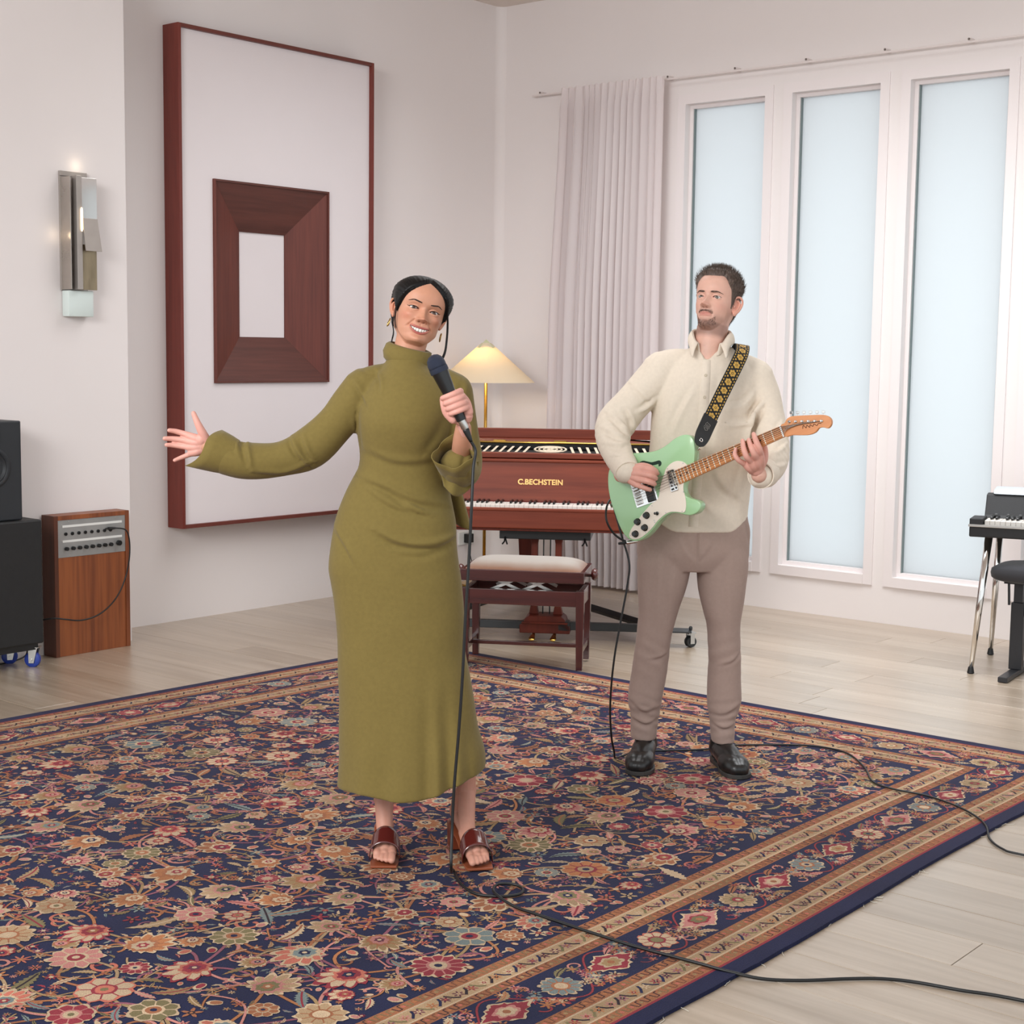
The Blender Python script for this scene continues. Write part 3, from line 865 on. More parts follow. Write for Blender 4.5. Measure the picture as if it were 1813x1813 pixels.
# ------------------------------------------------------------------ wall sconce
M_SCM = pm('sconce_metal', lin(184, 176, 168), .3, .9, var=.10, vscale=9, rvar=.12)
M_SCF = pm('sconce_matt', lin(170, 162, 156), .4, .55, var=.06, vscale=10)
M_SGL = pm('sconce_glass', lin(222, 234, 230), .25, trans=.1)
sc = empty('wall_sconce', (.30, -3.48, 2.04), 0, 'folded brushed metal wall sconce with a glowing slit and glass foot', 'sconce')
def sp(y, z): return y + 3.48, z - 2.04
MB().box(.0, .010, -.098, .052, -.280, .285).build('back_plate', M_SCF, sc, bev=.001)
MB().box(.010, .085, -.092, -.088, -.276, .255).build('side_fin', M_SCM, sc)
MB().box(.010, .016, -.098, .052, .262, .285).build('top_fold', M_SCF, sc, bev=.001)
MB().box(.050, .092, -.060, -.030, -.276, .262).build('front_fin', M_SCF, sc, bev=.002)
# mirrored front plate above, flared flap in the middle, antique plate below
MB().hexa([(.082, -.030, .262), (.082, .058, .262), (.087, .058, .262), (.087, -.030, .262), (.082, -.030, .262), (.082, .058, .262), (.087, .058, .262), (.087, -.030, .262)]) if False else None
MB().hexa([(.080, -.030, .060), (.086, -.030, .060), (.086, .058, .060), (.080, .058, .060), (.078, -.030, .255), (.084, -.030, .255), (.084, .058, .255), (.078, .058, .255)]).build('mirror_plate', M_CHROME, sc, bev=.001)
MB().hexa([(.105, -.024, -.092), (.111, -.024, -.092), (.111, .066, -.092), (.105, .066, -.092), (.082, -.026, .064), (.088, -.026, .064), (.088, .058, .064), (.082, .058, .064)]).build('flap', M_SCF, sc, bev=.001)
MB().box(.066, .072, -.030, .062, -.276, -.06).build('lower_plate', pm('sconce_antique', lin(150, 136, 112), .35, .8, var=.2, vscale=25, stretch=(1, 1, .3)), sc, bev=.001)
bulb = MB().lathe([(.003, 0), (.0055, .01), (.0055, .10), (.003, .112)], Matrix.Translation((.094, -.0345, .0)), 12)
bulb.build('bulb', pm('warm_bulb', lin(255, 226, 180), .5, emit=3.0), sc, smooth=True)
MB().box(.004, .060, -.092, .050, -.405, -.280).build('glass_foot', M_SGL, sc, bev=.006, smooth=True, angle=30)
def point(name, loc, power, color, r=.03, parent=None):
    ld = bpy.data.lights.new(name, 'POINT'); ld.energy = power; ld.color = color; ld.shadow_soft_size = r
    o = bpy.data.objects.new(name, ld); link(o, parent); o.location = loc
    return o
point('sconce_glow', (.04, .0, .315), .045, (1, .82, .58), .02, sc)
point('sconce_glow_side', (.045, -.13, -.02), .035, (1, .80, .55), .02, sc)
# ------------------------------------------------------------------ grand piano (local: x right, y to the back, origin below the keyboard front)
PMAH = wood('piano_mahogany', (98, 42, 28), (132, 62, 42), .45, 5, 'X', 18, coat=0, bump=.03, spec=.25)
PMAHZ = wood('piano_mahogany_z', (84, 34, 24), (116, 50, 35), .45, 5, 'Z', 18, coat=0, bump=.03, spec=.25)
M_IVORY = pm('ivory_key', lin(226, 220, 212), .3)
M_EBONY = pm('ebony_key', lin(18, 17, 17), .3)
M_GOLD = pm('gilt_letters', lin(206, 158, 96), .35, .6)
M_FELT = pm('dark_interior', lin(16, 13, 12), .8)
def text_mesh(name, s, size, mat, parent, mtx, depth=.001, offset=0.0, align='CENTER', shear=0, space=1.0):
    cu = bpy.data.curves.new(name, 'FONT'); cu.body = s; cu.size = size; cu.extrude = depth; cu.offset = offset
    cu.align_x = align; cu.align_y = 'CENTER'; cu.shear = shear; cu.space_character = space; cu.resolution_u = 4
    tmp = bpy.data.objects.new(name, cu); COLL.objects.link(tmp)
    dg = bpy.context.evaluated_depsgraph_get(); dg.update()
    me = bpy.data.meshes.new_from_object(tmp.evaluated_get(dg))
    bpy.data.objects.remove(tmp, do_unlink=True); bpy.data.curves.remove(cu)
    me.materials.clear(); me.materials.append(mat)
    o = bpy.data.objects.new(name, me); link(o, parent); o.matrix_local = mtx
    return o
pno = empty('grand_piano', cw(.13, 7.76), AZ - D(6), 'dark red mahogany grand piano with C.BECHSTEIN lettering behind the bench', 'piano')
hw = .735
# case: key bed, cheeks, rim with curved treble side
MB().box(-hw, hw, .02, .34, .585, .645).build('key_bed', PMAHZ, pno, bev=.004)
MB().box(-hw, hw, -.006, .03, .600, .695).build('key_slip', PMAH, pno, bev=.006)
MB().box(-hw, hw, -.012, .02, .690, .705).build('key_slip_moulding', PMAH, pno, bev=.004)
for s in (-1, 1):
    MB().box(s*hw - (.085 if s > 0 else 0), s*hw + (.085 if s < 0 else 0), 0, .30, .60, .775).build('cheek_block', PMAH, pno, bev=.006)
    MB().prism([(0, .775), (0, .70), (.36, .70), (.36, .985), (.27, .985), (.22, .90), (.10, .83)], s*hw - .03, s*hw + .03, lambda a, b, d: (d, a, b)).build('arm', PMAH, pno, bev=.004)
out = [(-hw - .03, .30), (hw + .03, .30), (hw + .03, .55), (hw - .02, .80), (hw - .16, 1.02), (hw - .36, 1.20), (hw - .52, 1.38), (hw - .66, 1.55), (hw - .84, 1.64), (-hw + .18, 1.66), (-hw + .03, 1.60), (-hw - .03, 1.46)]
oc = [tuple(p) for p in out[:3]] + [tuple(p) for p in catmull(out[2:], 4)[1:]]
MB().prism(oc, .64, .945, lambda a, b, d: (a, b, d)).build('rim', PMAH, pno, bev=.004)
for s in (-1, 1):
    MB().box(s*(hw+.03) - (.03 if s > 0 else 0), s*(hw+.03) + (.03 if s < 0 else 0), .30, .82, .94, .978).build('rim_wall', PMAH, pno, bev=.003)
MB().prism([(a*.985, b if b > .8 else .8) for a, b in oc], .945, .977, lambda a, b, d: (a, b, d)).build('rim_top', M_FELT, pno)
def keys():
    n = 52; kw = (2*hw - .19) / n
    mb = MB().box(.0005, kw - .0005, 0, .15, -.006, .014); k0 = None
    for i in range(n):
        if k0 is None: o = k0 = mb.build('white_key', M_IVORY, pno, bev=.001, seg=1)
        else: o = inst(k0, 'white_key', pno)
        o.location = (-hw + .095 + i*kw, .03, .705)
    k1 = None; mb = MB().hexa([(-.0055, 0, 0), (.0055, 0, 0), (.0055, .095, 0), (-.0055, .095, 0), (-.0042, .006, .013), (.0042, .006, .013), (.0042, .095, .013), (-.0042, .095, .013)])
    pat = [0, 2, 3, 5, 6]                         # black keys after these white keys, counting from A
    for i in range(n - 1):
        if i % 7 in (0, 2, 3, 5, 6):
            if k1 is None: o = k1 = mb.build('black_key', M_EBONY, pno, bev=.001, seg=1)
            else: o = inst(k1, 'black_key', pno)
            o.location = (-hw + .095 + (i+1)*kw, .082, .719)
keys()
# fallboard with lettering, music shelf, fretwork, lid
fb = MB().hexa([(-hw+.03, .175, .722), (hw-.03, .175, .722), (hw-.03, .20, .722), (-hw+.03, .20, .722), (-hw+.03, .205, .925), (hw-.03, .205, .925), (hw-.03, .235, .925), (-hw+.03, .235, .925)]).build('fallboard', PMAH, pno, bev=.002)
ang = math.atan2(.03, .203)
text_mesh('lettering', 'C.BECHSTEIN', .0385, M_GOLD, fb, Matrix.Translation((-.005, .1885, .822)) @ Matrix.Rotation(D(90) - ang, 4, 'X'), .0006, .0012, space=1.02)
MB().box(-hw+.03, hw-.03, .170, .20, .716, .724).build('name_felt', pm('red_felt', lin(96, 30, 28), .9), pno)
MB().box(-hw+.03, hw-.03, .192, .25, .925, .940).build('fallboard_lip', PMAH, pno, bev=.004)
MB().box(-hw+.03, hw-.03, .205, .27, .944, .971).build('music_shelf', PMAH, pno, bev=.004)
MB().box(-hw+.03, hw-.03, .27, .80, .946, .950).build('interior', M_FELT, pno)
M_PALE = pm('fretwork_pale', lin(206, 190, 168), .45)
fr0 = None
for i in range(33):
    x = -hw + .08 + i*.0425
    if abs(x - .03) < .10: continue
    if fr0 is None:
        o = fr0 = MB().hexa([(-.010, 0, 0), (.004, 0, 0), (.004, .008, 0), (-.010, .008, 0), (.010, .10, .024), (.024, .10, .024), (.024, .108, .024), (.010, .108, .024)]).build('fretwork_bar', M_PALE, pno)
    else: o = inst(fr0, 'fretwork_bar', pno)
    o.location = (x, .315, .969)
    if x > .03: o.scale = (-1, 1, 1)
orn = MB()
for k in range(3):
    orn.tube([(.03 + .085*math.cos(a)*(1 - .28*k), .37 + .05*math.sin(a)*(1-.28*k), .982+.012*math.sin(a)*(1-.28*k)) for a in np.linspace(0, 2*math.pi, 28)[:-1]], .004, 6, closed=True)
for s in (-1, 1):
    orn.tube([(.03 + s*.08*math.cos(a), .37 + .035*math.sin(2*a), .982+.009*math.sin(2*a)) for a in np.linspace(0, math.pi, 16)], .004, 6)
orn.build('fretwork_oval', M_PALE, pno, smooth=True)
lid = MB().box(-hw-.04, hw+.04, .80, 1.24, .978, .996); 
lidp = [(-hw-.04, .80), (hw+.04, .80)] + [(a + (.012 if a > 0 else -.012), b + .012) for a, b in oc[3:]]
ld_ = MB().prism(lidp, .978, .996, lambda a, b, d: (a, b, d)).build('lid', PMAH, pno, bev=.003)
MB().box(-hw-.035, hw+.035, 1.16, 1.56, 1.000, 1.048).build('folded_flap', PMAH, pno, bev=.004) if False else None
flp = [(-hw-.035, 1.17), (hw-.33, 1.17), (hw-.50, 1.36), (hw-.66, 1.53), (-hw-.035, 1.53)]
MB().box(-hw-.035, hw+.035, 1.15, 1.20, .996, 1.05).build('folded_flap', PMAH, pno, bev=.004)
hg = MB().tube([(-hw, .797, .990), (hw, .797, .990)], .007, 10).build('piano_hinge', M_BRASS, pno, smooth=True)
for x in (-.62, -.29, .05, .40):
    MB().box(x - .035, x + .035, .80, .83, .996, 1.003).build('hinge_leaf', M_BRASS, hg, bev=.001)
MB().box(-hw, hw, .775, .79, .960, .984).build('lid_front_edge', M_FELT, pno)
# legs, lyre, pedals
def pleg(x, y, top=.64):
    MB().add([(x+a*w, y+b*w, z) for z, w in ((.10, .034), (.16, .040), (.56, .058), (.60, .066), (top, .066)) for a, b in ((-1,-1),(1,-1),(1,1),(-1,1))],
             [(i*4+k, i*4+(k+1) % 4, i*4+4+(k+1) % 4, i*4+4+k) for i in range(4) for k in range(4)] + [(3, 2, 1, 0), (16, 17, 18, 19)]).build('leg', PMAHZ, pno, bev=.003)
pleg(-.62, .20, .59); pleg(.60, .20, .59); pleg(-.18, 1.38)
MB().box(-.205, .265, .10, .42, .535, .585).build('lyre_block', M_BLKPL, pno, bev=.003)
for s in (-1, 1):
    x = .03 + s*.205
    MB().tube([(x, .09, .545), (x, .07, .525), (x - .012, .07, .51)], .004, 6).build('hook', M_BLKPL, pno)
    MB().tube([(x, .09, .545), (x + .014, .07, .51)], .004, 6).build('hook', M_BLKPL, pno)
lx = .03
for s in (-1, 1):
    MB().add([(lx + s*.063 + a*w, .24 + b*.022, z) for z, w in ((.125, .026), (.17, .017), (.50, .017), (.54, .024)) for a, b in ((-1,-1),(1,-1),(1,1),(-1,1))],
             [(i*4+k, i*4+(k+1) % 4, i*4+4+(k+1) % 4, i*4+4+k) for i in range(3) for k in range(4)] + [(3, 2, 1, 0), (12, 13, 14, 15)]).build('lyre_post', PMAHZ, pno, bev=.004)
for x in (lx - .018, lx + .018):
    MB().tube([(x, .25, .12), (x, .25, .55)], .0035, 8).build('pedal_rod', M_BLKPL, pno)
lp = [(lx-.132, .035), (lx+.132, .035), (lx+.132, .078), (lx+.112, .088), (lx+.105, .11), (lx+.085, .125), (lx-.085, .125), (lx-.105, .11), (lx-.112, .088), (lx-.132, .078)]
MB().prism(lp, .16, .31).build('pedal_box', PMAHZ, pno, bev=.004)
MB().box(lx-.12, lx+.12, .15, .17, .085, .095).build('pedal_box_moulding', PMAHZ, pno, bev=.003)
for x in (lx - .058, lx + .052):
    MB().tube([(x, .17, .030), (x, .12, .028), (x, .07, .022), (x, .05, .019)], [(.006, .010), (.006, .012), (.006, .018), (.004, .012)], 12).build('pedal', M_BRASS, pno, smooth=True)
# steel dolly under the legs
dol = empty('piano_dolly', cw(.13, 7.76), AZ - D(6), 'black steel three-armed dolly with casters under the grand piano', 'dolly')
M_DSTEEL = pm('dolly_black', lin(36, 38, 40), .45)
MB().box(-.60, .62, .17, .21, .055, .095).build('front_bar', M_DSTEEL, dol, bev=.003)
MB().box(.10, .16, .16, .22, .05, .10).build('sleeve', M_DSTEEL, dol, bev=.002)
for x, y in ((-.60, .2), (.60, .2), (-.18, 1.38)):
    MB().box(x - .085, x + .085, y - .085, y + .085, .088, .098).build('leg_plate', M_DSTEEL, dol, bev=.002)
MB().tube([(.60, .22, .075), (-.14, 1.36, .075)], .022, 4).build('rear_bar', M_DSTEEL, dol)
MB().tube([(-.60, .22, .075), (-.22, 1.36, .075)], .022, 4).build('rear_bar', M_DSTEEL, dol)
for x, y, r in ((.74, .10, 30), (-.74, .10, 120), (-.18, 1.50, 10)):
    ex = .60 if x > 0 else (-.60 if x < -.5 else -.18)
    MB().box(min(x, ex) - .05, max(x, ex) + .05, min(y, .2 if y < 1 else 1.38) - .05, y + .06, .079, .087).build('caster_plate', M_DSTEEL, dol, bev=.002)
    c = empty('caster', (x + .045, y, 0), D(r)); c.parent = dol
    f = MB()
    f.box(-.02, .02, -.022, .022, .070, .079)
    for s in (-1, 1): f.box(-.012, .012, s*.022 - .002, s*.022 + .002, .02, .075)
    f.build('fork', M_STEEL, c)
    for s in (-1, 1):
        MB().lathe([(.006, -.006), (.026, -.007), (.029, 0), (.026, .007), (.006, .006)], Matrix.Translation((0, s*.011, .029)) @ Matrix.Rotation(D(90), 4, 'X'), 20).build('wheel', M_DSTEEL, c, smooth=True, angle=40)
    MB().lathe([(.008, .087), (.010, .10), (.006, .108)], None, 12).build('bolt', M_DSTEEL, c)

# ------------------------------------------------------------------ piano bench
BMAH = wood('bench_mahogany', (58, 24, 24), (84, 36, 32), .25, 5, 'X', 16, coat=.6, bump=.02)
BMAHZ = wood('bench_mahogany_z', (54, 23, 23), (78, 34, 31), .25, 5, 'Z', 16, coat=.6, bump=.02)
def seat_mat():
    m, nt, N, L, P = new_mat('bench_upholstery')
    tc = N.new('ShaderNodeTexCoord'); sx = N.new('ShaderNodeSeparateXYZ'); L.new(tc.outputs['Object'], sx.inputs[0])
    nz = N.new('ShaderNodeTexNoise'); nz.inputs['Scale'].default_value = 9; L.new(tc.outputs['Object'], nz.inputs[0])
    P.inputs['Base Color'].default_value = lin(196, 184, 172)
    mx = N.new('ShaderNodeMix'); mx.data_type = 'RGBA'; mx.inputs[6].default_value = lin(122, 84, 62); mx.inputs[7].default_value = lin(152, 142, 132)  # brown low on the cushion, paler towards the top
    r = N.new('ShaderNodeMapRange'); r.inputs[1].default_value = .470; r.inputs[2].default_value = .502
    ad = N.new('ShaderNodeMath'); ad.operation = 'MULTIPLY_ADD'; ad.inputs[1].default_value = .02; L.new(nz.outputs[0], ad.inputs[0]); L.new(sx.outputs[2], ad.inputs[2])
    sb = N.new('ShaderNodeMath'); sb.operation = 'SUBTRACT'; sb.inputs[1].default_value = .01; L.new(ad.outputs[0], sb.inputs[0])
    L.new(sb.outputs[0], r.inputs[0]); L.new(r.outputs[0], mx.inputs[0]); L.new(mx.outputs[2], P.inputs['Base Color'])
    P.inputs['Roughness'].default_value = .8; P.inputs['Sheen Weight'].default_value = .3
    return m
bn = empty('piano_bench', cw(.077, 7.29, .0115), AZ - D(9.2), 'mahogany adjustable piano bench with a padded seat, pale on top and brown below', 'bench')
bw, bd_ = .2725, .14
cx = MB()
pts = []
nu, nv = 24, 14
for j in range(nv+1):
    for i in range(nu+1):
        a, b = i/nu*2-1, j/nv*2-1
        e = (1-abs(a)**6)*(1-abs(b)**4)
        pts.append((a*.280, b*.155, .460 + .048*e**.6))
cx.add(pts, [(j*(nu+1)+i, j*(nu+1)+i+1, (j+1)*(nu+1)+i+1, (j+1)*(nu+1)+i) for j in range(nv) for i in range(nu)])
cx.build('cushion', seat_mat(), bn, smooth=True)
for (x0, x1, y0, y1) in ((-.292, .292, -.170, -.148), (-.292, .292, .148, .170), (-.292, -.27, -.148, .148), (.27, .292, -.148, .148)):
    MB().box(x0, x1, y0, y1, .412, .466).build('seat_rail', BMAH, bn, bev=.003)
MB().box(-.27, .27, -.148, .148, .455, .462).build('seat_board', BMAH, bn)
for s in (-1, 1):
    MB().box(-bw, bw, s*bd_ - .012, s*bd_ + .012, .300, .372).build('apron', BMAH, bn, bev=.003)
    MB().box(s*bw - .012, s*bw + .012, -bd_, bd_, .300, .372).build('apron', BMAH, bn, bev=.003)
    MB().box(s*bw - .011, s*bw + .011, -bd_, bd_, .075, .105).build('stretcher', BMAHZ, bn, bev=.002)
for sx_ in (-1, 1):
    for sy_ in (-1, 1):
        MB().add([(sx_*bw + a*w, sy_*bd_ + b*w, z) for z, w in ((0.0005, .015), (.30, .019), (.375, .019)) for a, b in ((-1,-1),(1,-1),(1,1),(-1,1))],
                 [(i*4+k, i*4+(k+1) % 4, i*4+4+(k+1) % 4, i*4+4+k) for i in range(2) for k in range(4)] + [(3, 2, 1, 0), (8, 9, 10, 11)]).build('leg', BMAHZ, bn, bev=.002)
MB().box(-bw, bw, -.012, .012, .082, .100).build('stretcher', BMAH, bn, bev=.002)
for s in (-1, 1):
    for x in (-.12, .03):
        MB().obox(Matrix.Translation((x + .03, s*.09, .392)) @ Matrix.Rotation(D(24), 4, 'Y'), .16, .006, .014).build('scissor_link', M_STEEL, bn)
        MB().obox(Matrix.Translation((x + .03, s*.09 - .008, .392)) @ Matrix.Rotation(D(-24), 4, 'Y'), .16, .006, .014).build('scissor_link', M_STEEL, bn)
MB().tube([(-.26, 0, .392), (.31, 0, .43)], .006, 8).build('spindle', M_BLKPL, bn)
for s in (-1, 1):
    MB().lathe([(.008, 0), (.008, .014), (.022, .018), (.029, .028), (.029, .036), (.018, .046), (.0001, .049)], Matrix.Translation((s*.292, 0, .436)) @ Matrix.Rotation(D(90*s), 4, 'Y'), 24).build('knob', BMAH, bn, smooth=True, angle=50)

# ------------------------------------------------------------------ floor lamp
lamp = empty('floor_lamp', cw(-.176, 9.80), 0, 'lit floor lamp with a wide pale conical shade behind the piano', 'lamp')
MB().lathe([(.15, 0.001), (.15, .012), (.02, .022), (.012, .03)], None, 32).build('base', M_BRASS, lamp, smooth=True, angle=30)
MB().tube([(0, 0, .02), (0, 0, 1.46)], .0105, 14).build('pole', M_BRASS, lamp, smooth=True)
def shade_mat():
    m, nt, N, L, P = new_mat('paper_shade')
    N.remove(P); out = N['Material Output']
    df = N.new('ShaderNodeBsdfDiffuse'); df.inputs[0].default_value = lin(236, 226, 206)
    tr = N.new('ShaderNodeBsdfTranslucent'); tr.inputs[0].default_value = lin(250, 230, 190)
    mx = N.new('ShaderNodeMixShader'); mx.inputs[0].default_value = .42
    L.new(df.outputs[0], mx.inputs[1]); L.new(tr.outputs[0], mx.inputs[2]); L.new(mx.outputs[0], out.inputs[0])
    return m
sh = MB()
sh.lathe([(.310, 1.298), (.03, 1.545), (.026, 1.543), (.304, 1.298)], None, 56, False, False)
shd = sh.build('shade', shade_mat(), lamp, smooth=True, angle=60, recalc=False)
MB().lathe([(.074, 1.514), (.003, 1.566), (.0005, 1.566)], None, 4, True, True).build('finial_cap', pm('cap_olive', lin(188, 186, 148), .6), lamp, smooth=False).rotation_euler = (0, 0, D(45) + AZ)
MB().lathe([(.006, 1.40), (.022, 1.42), (.026, 1.445), (.018, 1.47), (.0001, 1.48)], None, 18).build('bulb', pm('lamp_bulb', lin(255, 214, 150), .5, emit=5.0), lamp, smooth=True)
point('lamp_light', (0, -.035, 1.42), 2.0, (1, .86, .66), .03, lamp)
# wall plug with its lead
sk = empty('wall_plug', (0, -.30, .257), 0, 'black plug with a thin lead in the wall socket behind the piano', 'plug')
MB().box(0, .008, -.075, .075, -.045, .045).build('socket_plate', M_WHITE, sk, bev=.002)
MB().box(.008, .048, -.028, .028, -.03, .03).build('plug_body', M_BLKPL, sk, bev=.004)
MB().tube(catmull([(.03, 0, -.03), (.032, .0, -.06), (.04, .015, -.15), (.06, .05, -.252)], 6), .003, 8).build('lead', M_RUB, sk, smooth=True)

# ------------------------------------------------------------------ electric piano and its stool
rp_ = empty('electric_piano', cw(2.15, 7.20), AZ - D(24), 'black stage electric piano on splayed chrome legs by the windows', 'electric piano')
M_TOLEX = pm('black_tolex', lin(30, 30, 32), .6, bump=.3, bscale=300)
M_SILV = pm('silver_lid', lin(190, 198, 206), .3, .2)
MB().box(0, 1.12, 0, .56, .655, .705).build('case', M_TOLEX, rp_, bev=.006)
MB().box(-.004, 1.124, -.006, .02, .703, .715).build('front_rail', M_STEEL, rp_, bev=.002)
for x in (0.0, 1.06):
    MB().box(x, x + .06, .0, .16, .712, .742).build('cheek_block', M_TOLEX, rp_, bev=.004)
k0 = None
for i in range(42):
    if k0 is None: o = k0 = MB().box(.0005, .0229, 0, .13, .705, .733).build('white_key', M_IVORY, rp_, bev=.001, seg=1)
    else: o = inst(k0, 'white_key', rp_)
    o.location = (.066 + i*.0235, .022, 0)
k0 = None
for i in range(41):
    if i % 7 in (0, 1, 3, 4, 5):
        if k0 is None: o = k0 = MB().box(-.006, .006, .06, .15, .733, .746).build('black_key', M_EBONY, rp_, bev=.002, seg=1)
        else: o = inst(k0, 'black_key', rp_)
        o.location = (.066 + (i+1)*.0235, .022, 0)
MB().prism([(.16, .715), (.185, .745), (.235, .84), (.27, .845), (.53, .80), (.55, .705), (.16, .705)], .045, 1.12, lambda a, b, d: (d, a, b)).build('harp_cover', M_TOLEX, rp_, bev=.006)
MB().prism([(.225, .842), (.245, .862), (.34, .872), (.50, .845), (.545, .80), (.53, .795)], .075, 1.09, lambda a, b, d: (d, a, b)).build('lid_top', M_SILV, rp_, bev=.008, smooth=True, angle=40)
for i in range(9):
    MB().lathe([(.008, 0), (.008, .012), (.0001, .013)], Matrix.Translation((.10 + i*.055, .182, .742)) @ Matrix.Rotation(D(60), 4, 'X'), 12).build('knob', M_BLKPL, rp_, smooth=True, angle=40)
for (x, y, dx, dy) in ((.085, .055, -.052, -.035), (.085, .50, -.025, .045), (1.03, .055, .05, -.035), (1.03, .50, .03, .045)):
    lg = MB().tube([(x, y, .658), (x + dx*.5, y + dy*.5, .34), (x + dx*.98, y + dy*.98, .025)], [.0185, .0165, .0105], 16).build('leg', M_CHROME, rp_, smooth=True)
    MB().lathe([(.013, 0.0008), (.017, .004), (.012, .032)], Matrix.Translation((x + dx, y + dy, 0)), 14).build('rubber_foot', M_RUB, lg, smooth=True, angle=40)
st = empty('keyboard_stool', cw(2.40, 7.20), AZ - D(32), 'black padded keyboard bench on a single steel column', 'stool')
M_SEATB = pm('stool_fabric', lin(52, 52, 56), .85, bump=.3, bscale=350, sheen=.2)
ps = []; nu, nv = 26, 12
for j in range(nv+1):
    for i in range(nu+1):
        t0 = math.pi*j/nv - math.pi/2; a = 2*math.pi*i/nu
        se = lambda w, m: math.copysign(abs(w)**m, w)
        ps.append((.245 + .37*se(math.cos(t0), .35)*se(math.cos(a), .35), .03 + .16*se(math.cos(t0), .35)*se(math.sin(a), .35), .488 + .045*se(math.sin(t0), .55)))
MB().add(ps, [(j*(nu+1)+i, j*(nu+1)+i+1, (j+1)*(nu+1)+i+1, (j+1)*(nu+1)+i) for j in range(nv) for i in range(nu)]).build('seat', M_SEATB, st, smooth=True)
M_STL = pm('stool_steel', lin(44, 44, 47), .4, .3)
for x in (0, .50):
    MB().box(x - .022, x + .022, -.24, .26, .002, .026).build('foot', M_STL, st, bev=.003)
    MB().box(x - .030, x + .030, -.022, .022, .026, .345).build('column', M_STL, st, bev=.003)
    MB().box(x - .021, x + .021, -.016, .016, .345, .445).build('inner_column', M_STL, st, bev=.002)
MB().box(.03, .47, -.018, .018, .285, .325).build('crossbar', M_STL, st, bev=.002)
MB().tube([(-.05, 0, .44), (-.042, -.01, .33)], .006, 8).build('lever', M_BLKPL, st)
MB().box(-.06, .56, -.05, .06, .436, .448).build('seat_plate', M_STL, st)
# ------------------------------------------------------------------ figure toolkit
def raw_mesh(V, F):
    me = bpy.data.meshes.new('tmp')
    V = np.asarray(V, dtype=np.float32)
    tot = np.array([len(f) for f in F], dtype=np.int32) if not isinstance(F, np.ndarray) else np.full(len(F), F.shape[1], dtype=np.int32)
    flat = F.ravel().astype(np.int32) if isinstance(F, np.ndarray) else np.fromiter((i for f in F for i in f), dtype=np.int32, count=int(tot.sum()))
    me.vertices.add(len(V)); me.vertices.foreach_set('co', V.ravel())
    me.loops.add(len(flat)); me.loops.foreach_set('vertex_index', flat)
    me.polygons.add(len(tot)); me.polygons.foreach_set('loop_start', np.concatenate([[0], np.cumsum(tot)[:-1]]).astype(np.int32))
    me.update(calc_edges=True)
    return me
def mesh_arrays(me):
    n = len(me.vertices); V = np.empty(n*3, dtype=np.float32); me.vertices.foreach_get('co', V); V = V.reshape(-1, 3).astype(float)
    N = np.empty(n*3, dtype=np.float32); me.vertices.foreach_get('normal', N); N = N.reshape(-1, 3).astype(float)
    tot = np.empty(len(me.polygons), dtype=np.int32); me.polygons.foreach_get('loop_total', tot)
    lv = np.empty(len(me.loops), dtype=np.int32); me.loops.foreach_get('vertex_index', lv)
    if (tot == 4).all(): F = lv.reshape(-1, 4)
    else: F = [tuple(p.vertices) for p in me.polygons]
    return V, N, F
def remesh(mb, voxel, smooth=6, fac=.5):
    """union of overlapping closed shapes -> one continuous surface (V, N, F)"""
    me = raw_mesh(mb.v, mb.f)
    bm = bmesh.new(); bm.from_mesh(me); bmesh.ops.recalc_face_normals(bm, faces=bm.faces); bm.to_mesh(me); bm.free()
    o = bpy.data.objects.new('tmp', me); COLL.objects.link(o)
    r = o.modifiers.new('r', 'REMESH'); r.mode = 'VOXEL'; r.voxel_size = voxel; r.adaptivity = 0
    if smooth:
        s = o.modifiers.new('s', 'SMOOTH'); s.factor = fac; s.iterations = smooth
    dg = bpy.context.evaluated_depsgraph_get(); dg.update()
    m2 = bpy.data.meshes.new_from_object(o.evaluated_get(dg))
    V, N, F = mesh_arrays(m2)
    bpy.data.objects.remove(o, do_unlink=True); bpy.data.meshes.remove(me); bpy.data.meshes.remove(m2)
    return V, N, F
def normals(V, F):
    if isinstance(F, np.ndarray):
        fn = np.cross(V[F[:, 2]]-V[F[:, 0]], V[F[:, 3]]-V[F[:, 1]])
        N = np.stack([sum(np.bincount(F[:, k], fn[:, j], len(V)) for k in range(4)) for j in range(3)], -1)
        return N/(np.linalg.norm(N, axis=1, keepdims=True)+1e-12)
    me = raw_mesh(V, F); N = np.empty(len(V)*3, dtype=np.float32); me.vertices.foreach_get('normal', N); bpy.data.meshes.remove(me)
    return N.reshape(-1, 3).astype(float)
def limb(mb, pts, rad, n=18, sub=5, flat=1.0, cap=True):
    """tapered rounded tube through points"""
    P = np.array(pts, float); r = np.array(rad, float)
    Q = catmull(np.column_stack([P, r]), sub) if len(P) > 2 else np.array([np.append(P[0]*(1-t)+P[1]*t, r[0]*(1-t)+r[1]*t) for t in np.linspace(0, 1, sub+1)])
    if cap:
        def end(p, q):
            d = p[:3]-q[:3]; d = d/np.linalg.norm(d); return [np.append(p[:3]+d*p[3]*math.sin(a), p[3]*math.cos(a)) for a in (.5, 1.0, 1.35)]
        Q = np.array(list(reversed(end(Q[0], Q[1]))) + list(Q) + end(Q[-1], Q[-2]))
    mb.tube([tuple(q[:3]) for q in Q], [(q[3], q[3]*flat) for q in Q], n)
    return mb
def ball(mb, c, r, n=14):
    r = r if hasattr(r, '__len__') else (r, r, r)
    prof = [(math.cos(a), math.sin(a)) for a in np.linspace(-1.52, 1.52, n)]
    mb.lathe(prof, Matrix.Translation(c) @ Matrix.Diagonal((*r, 1)), n*2)
    return mb
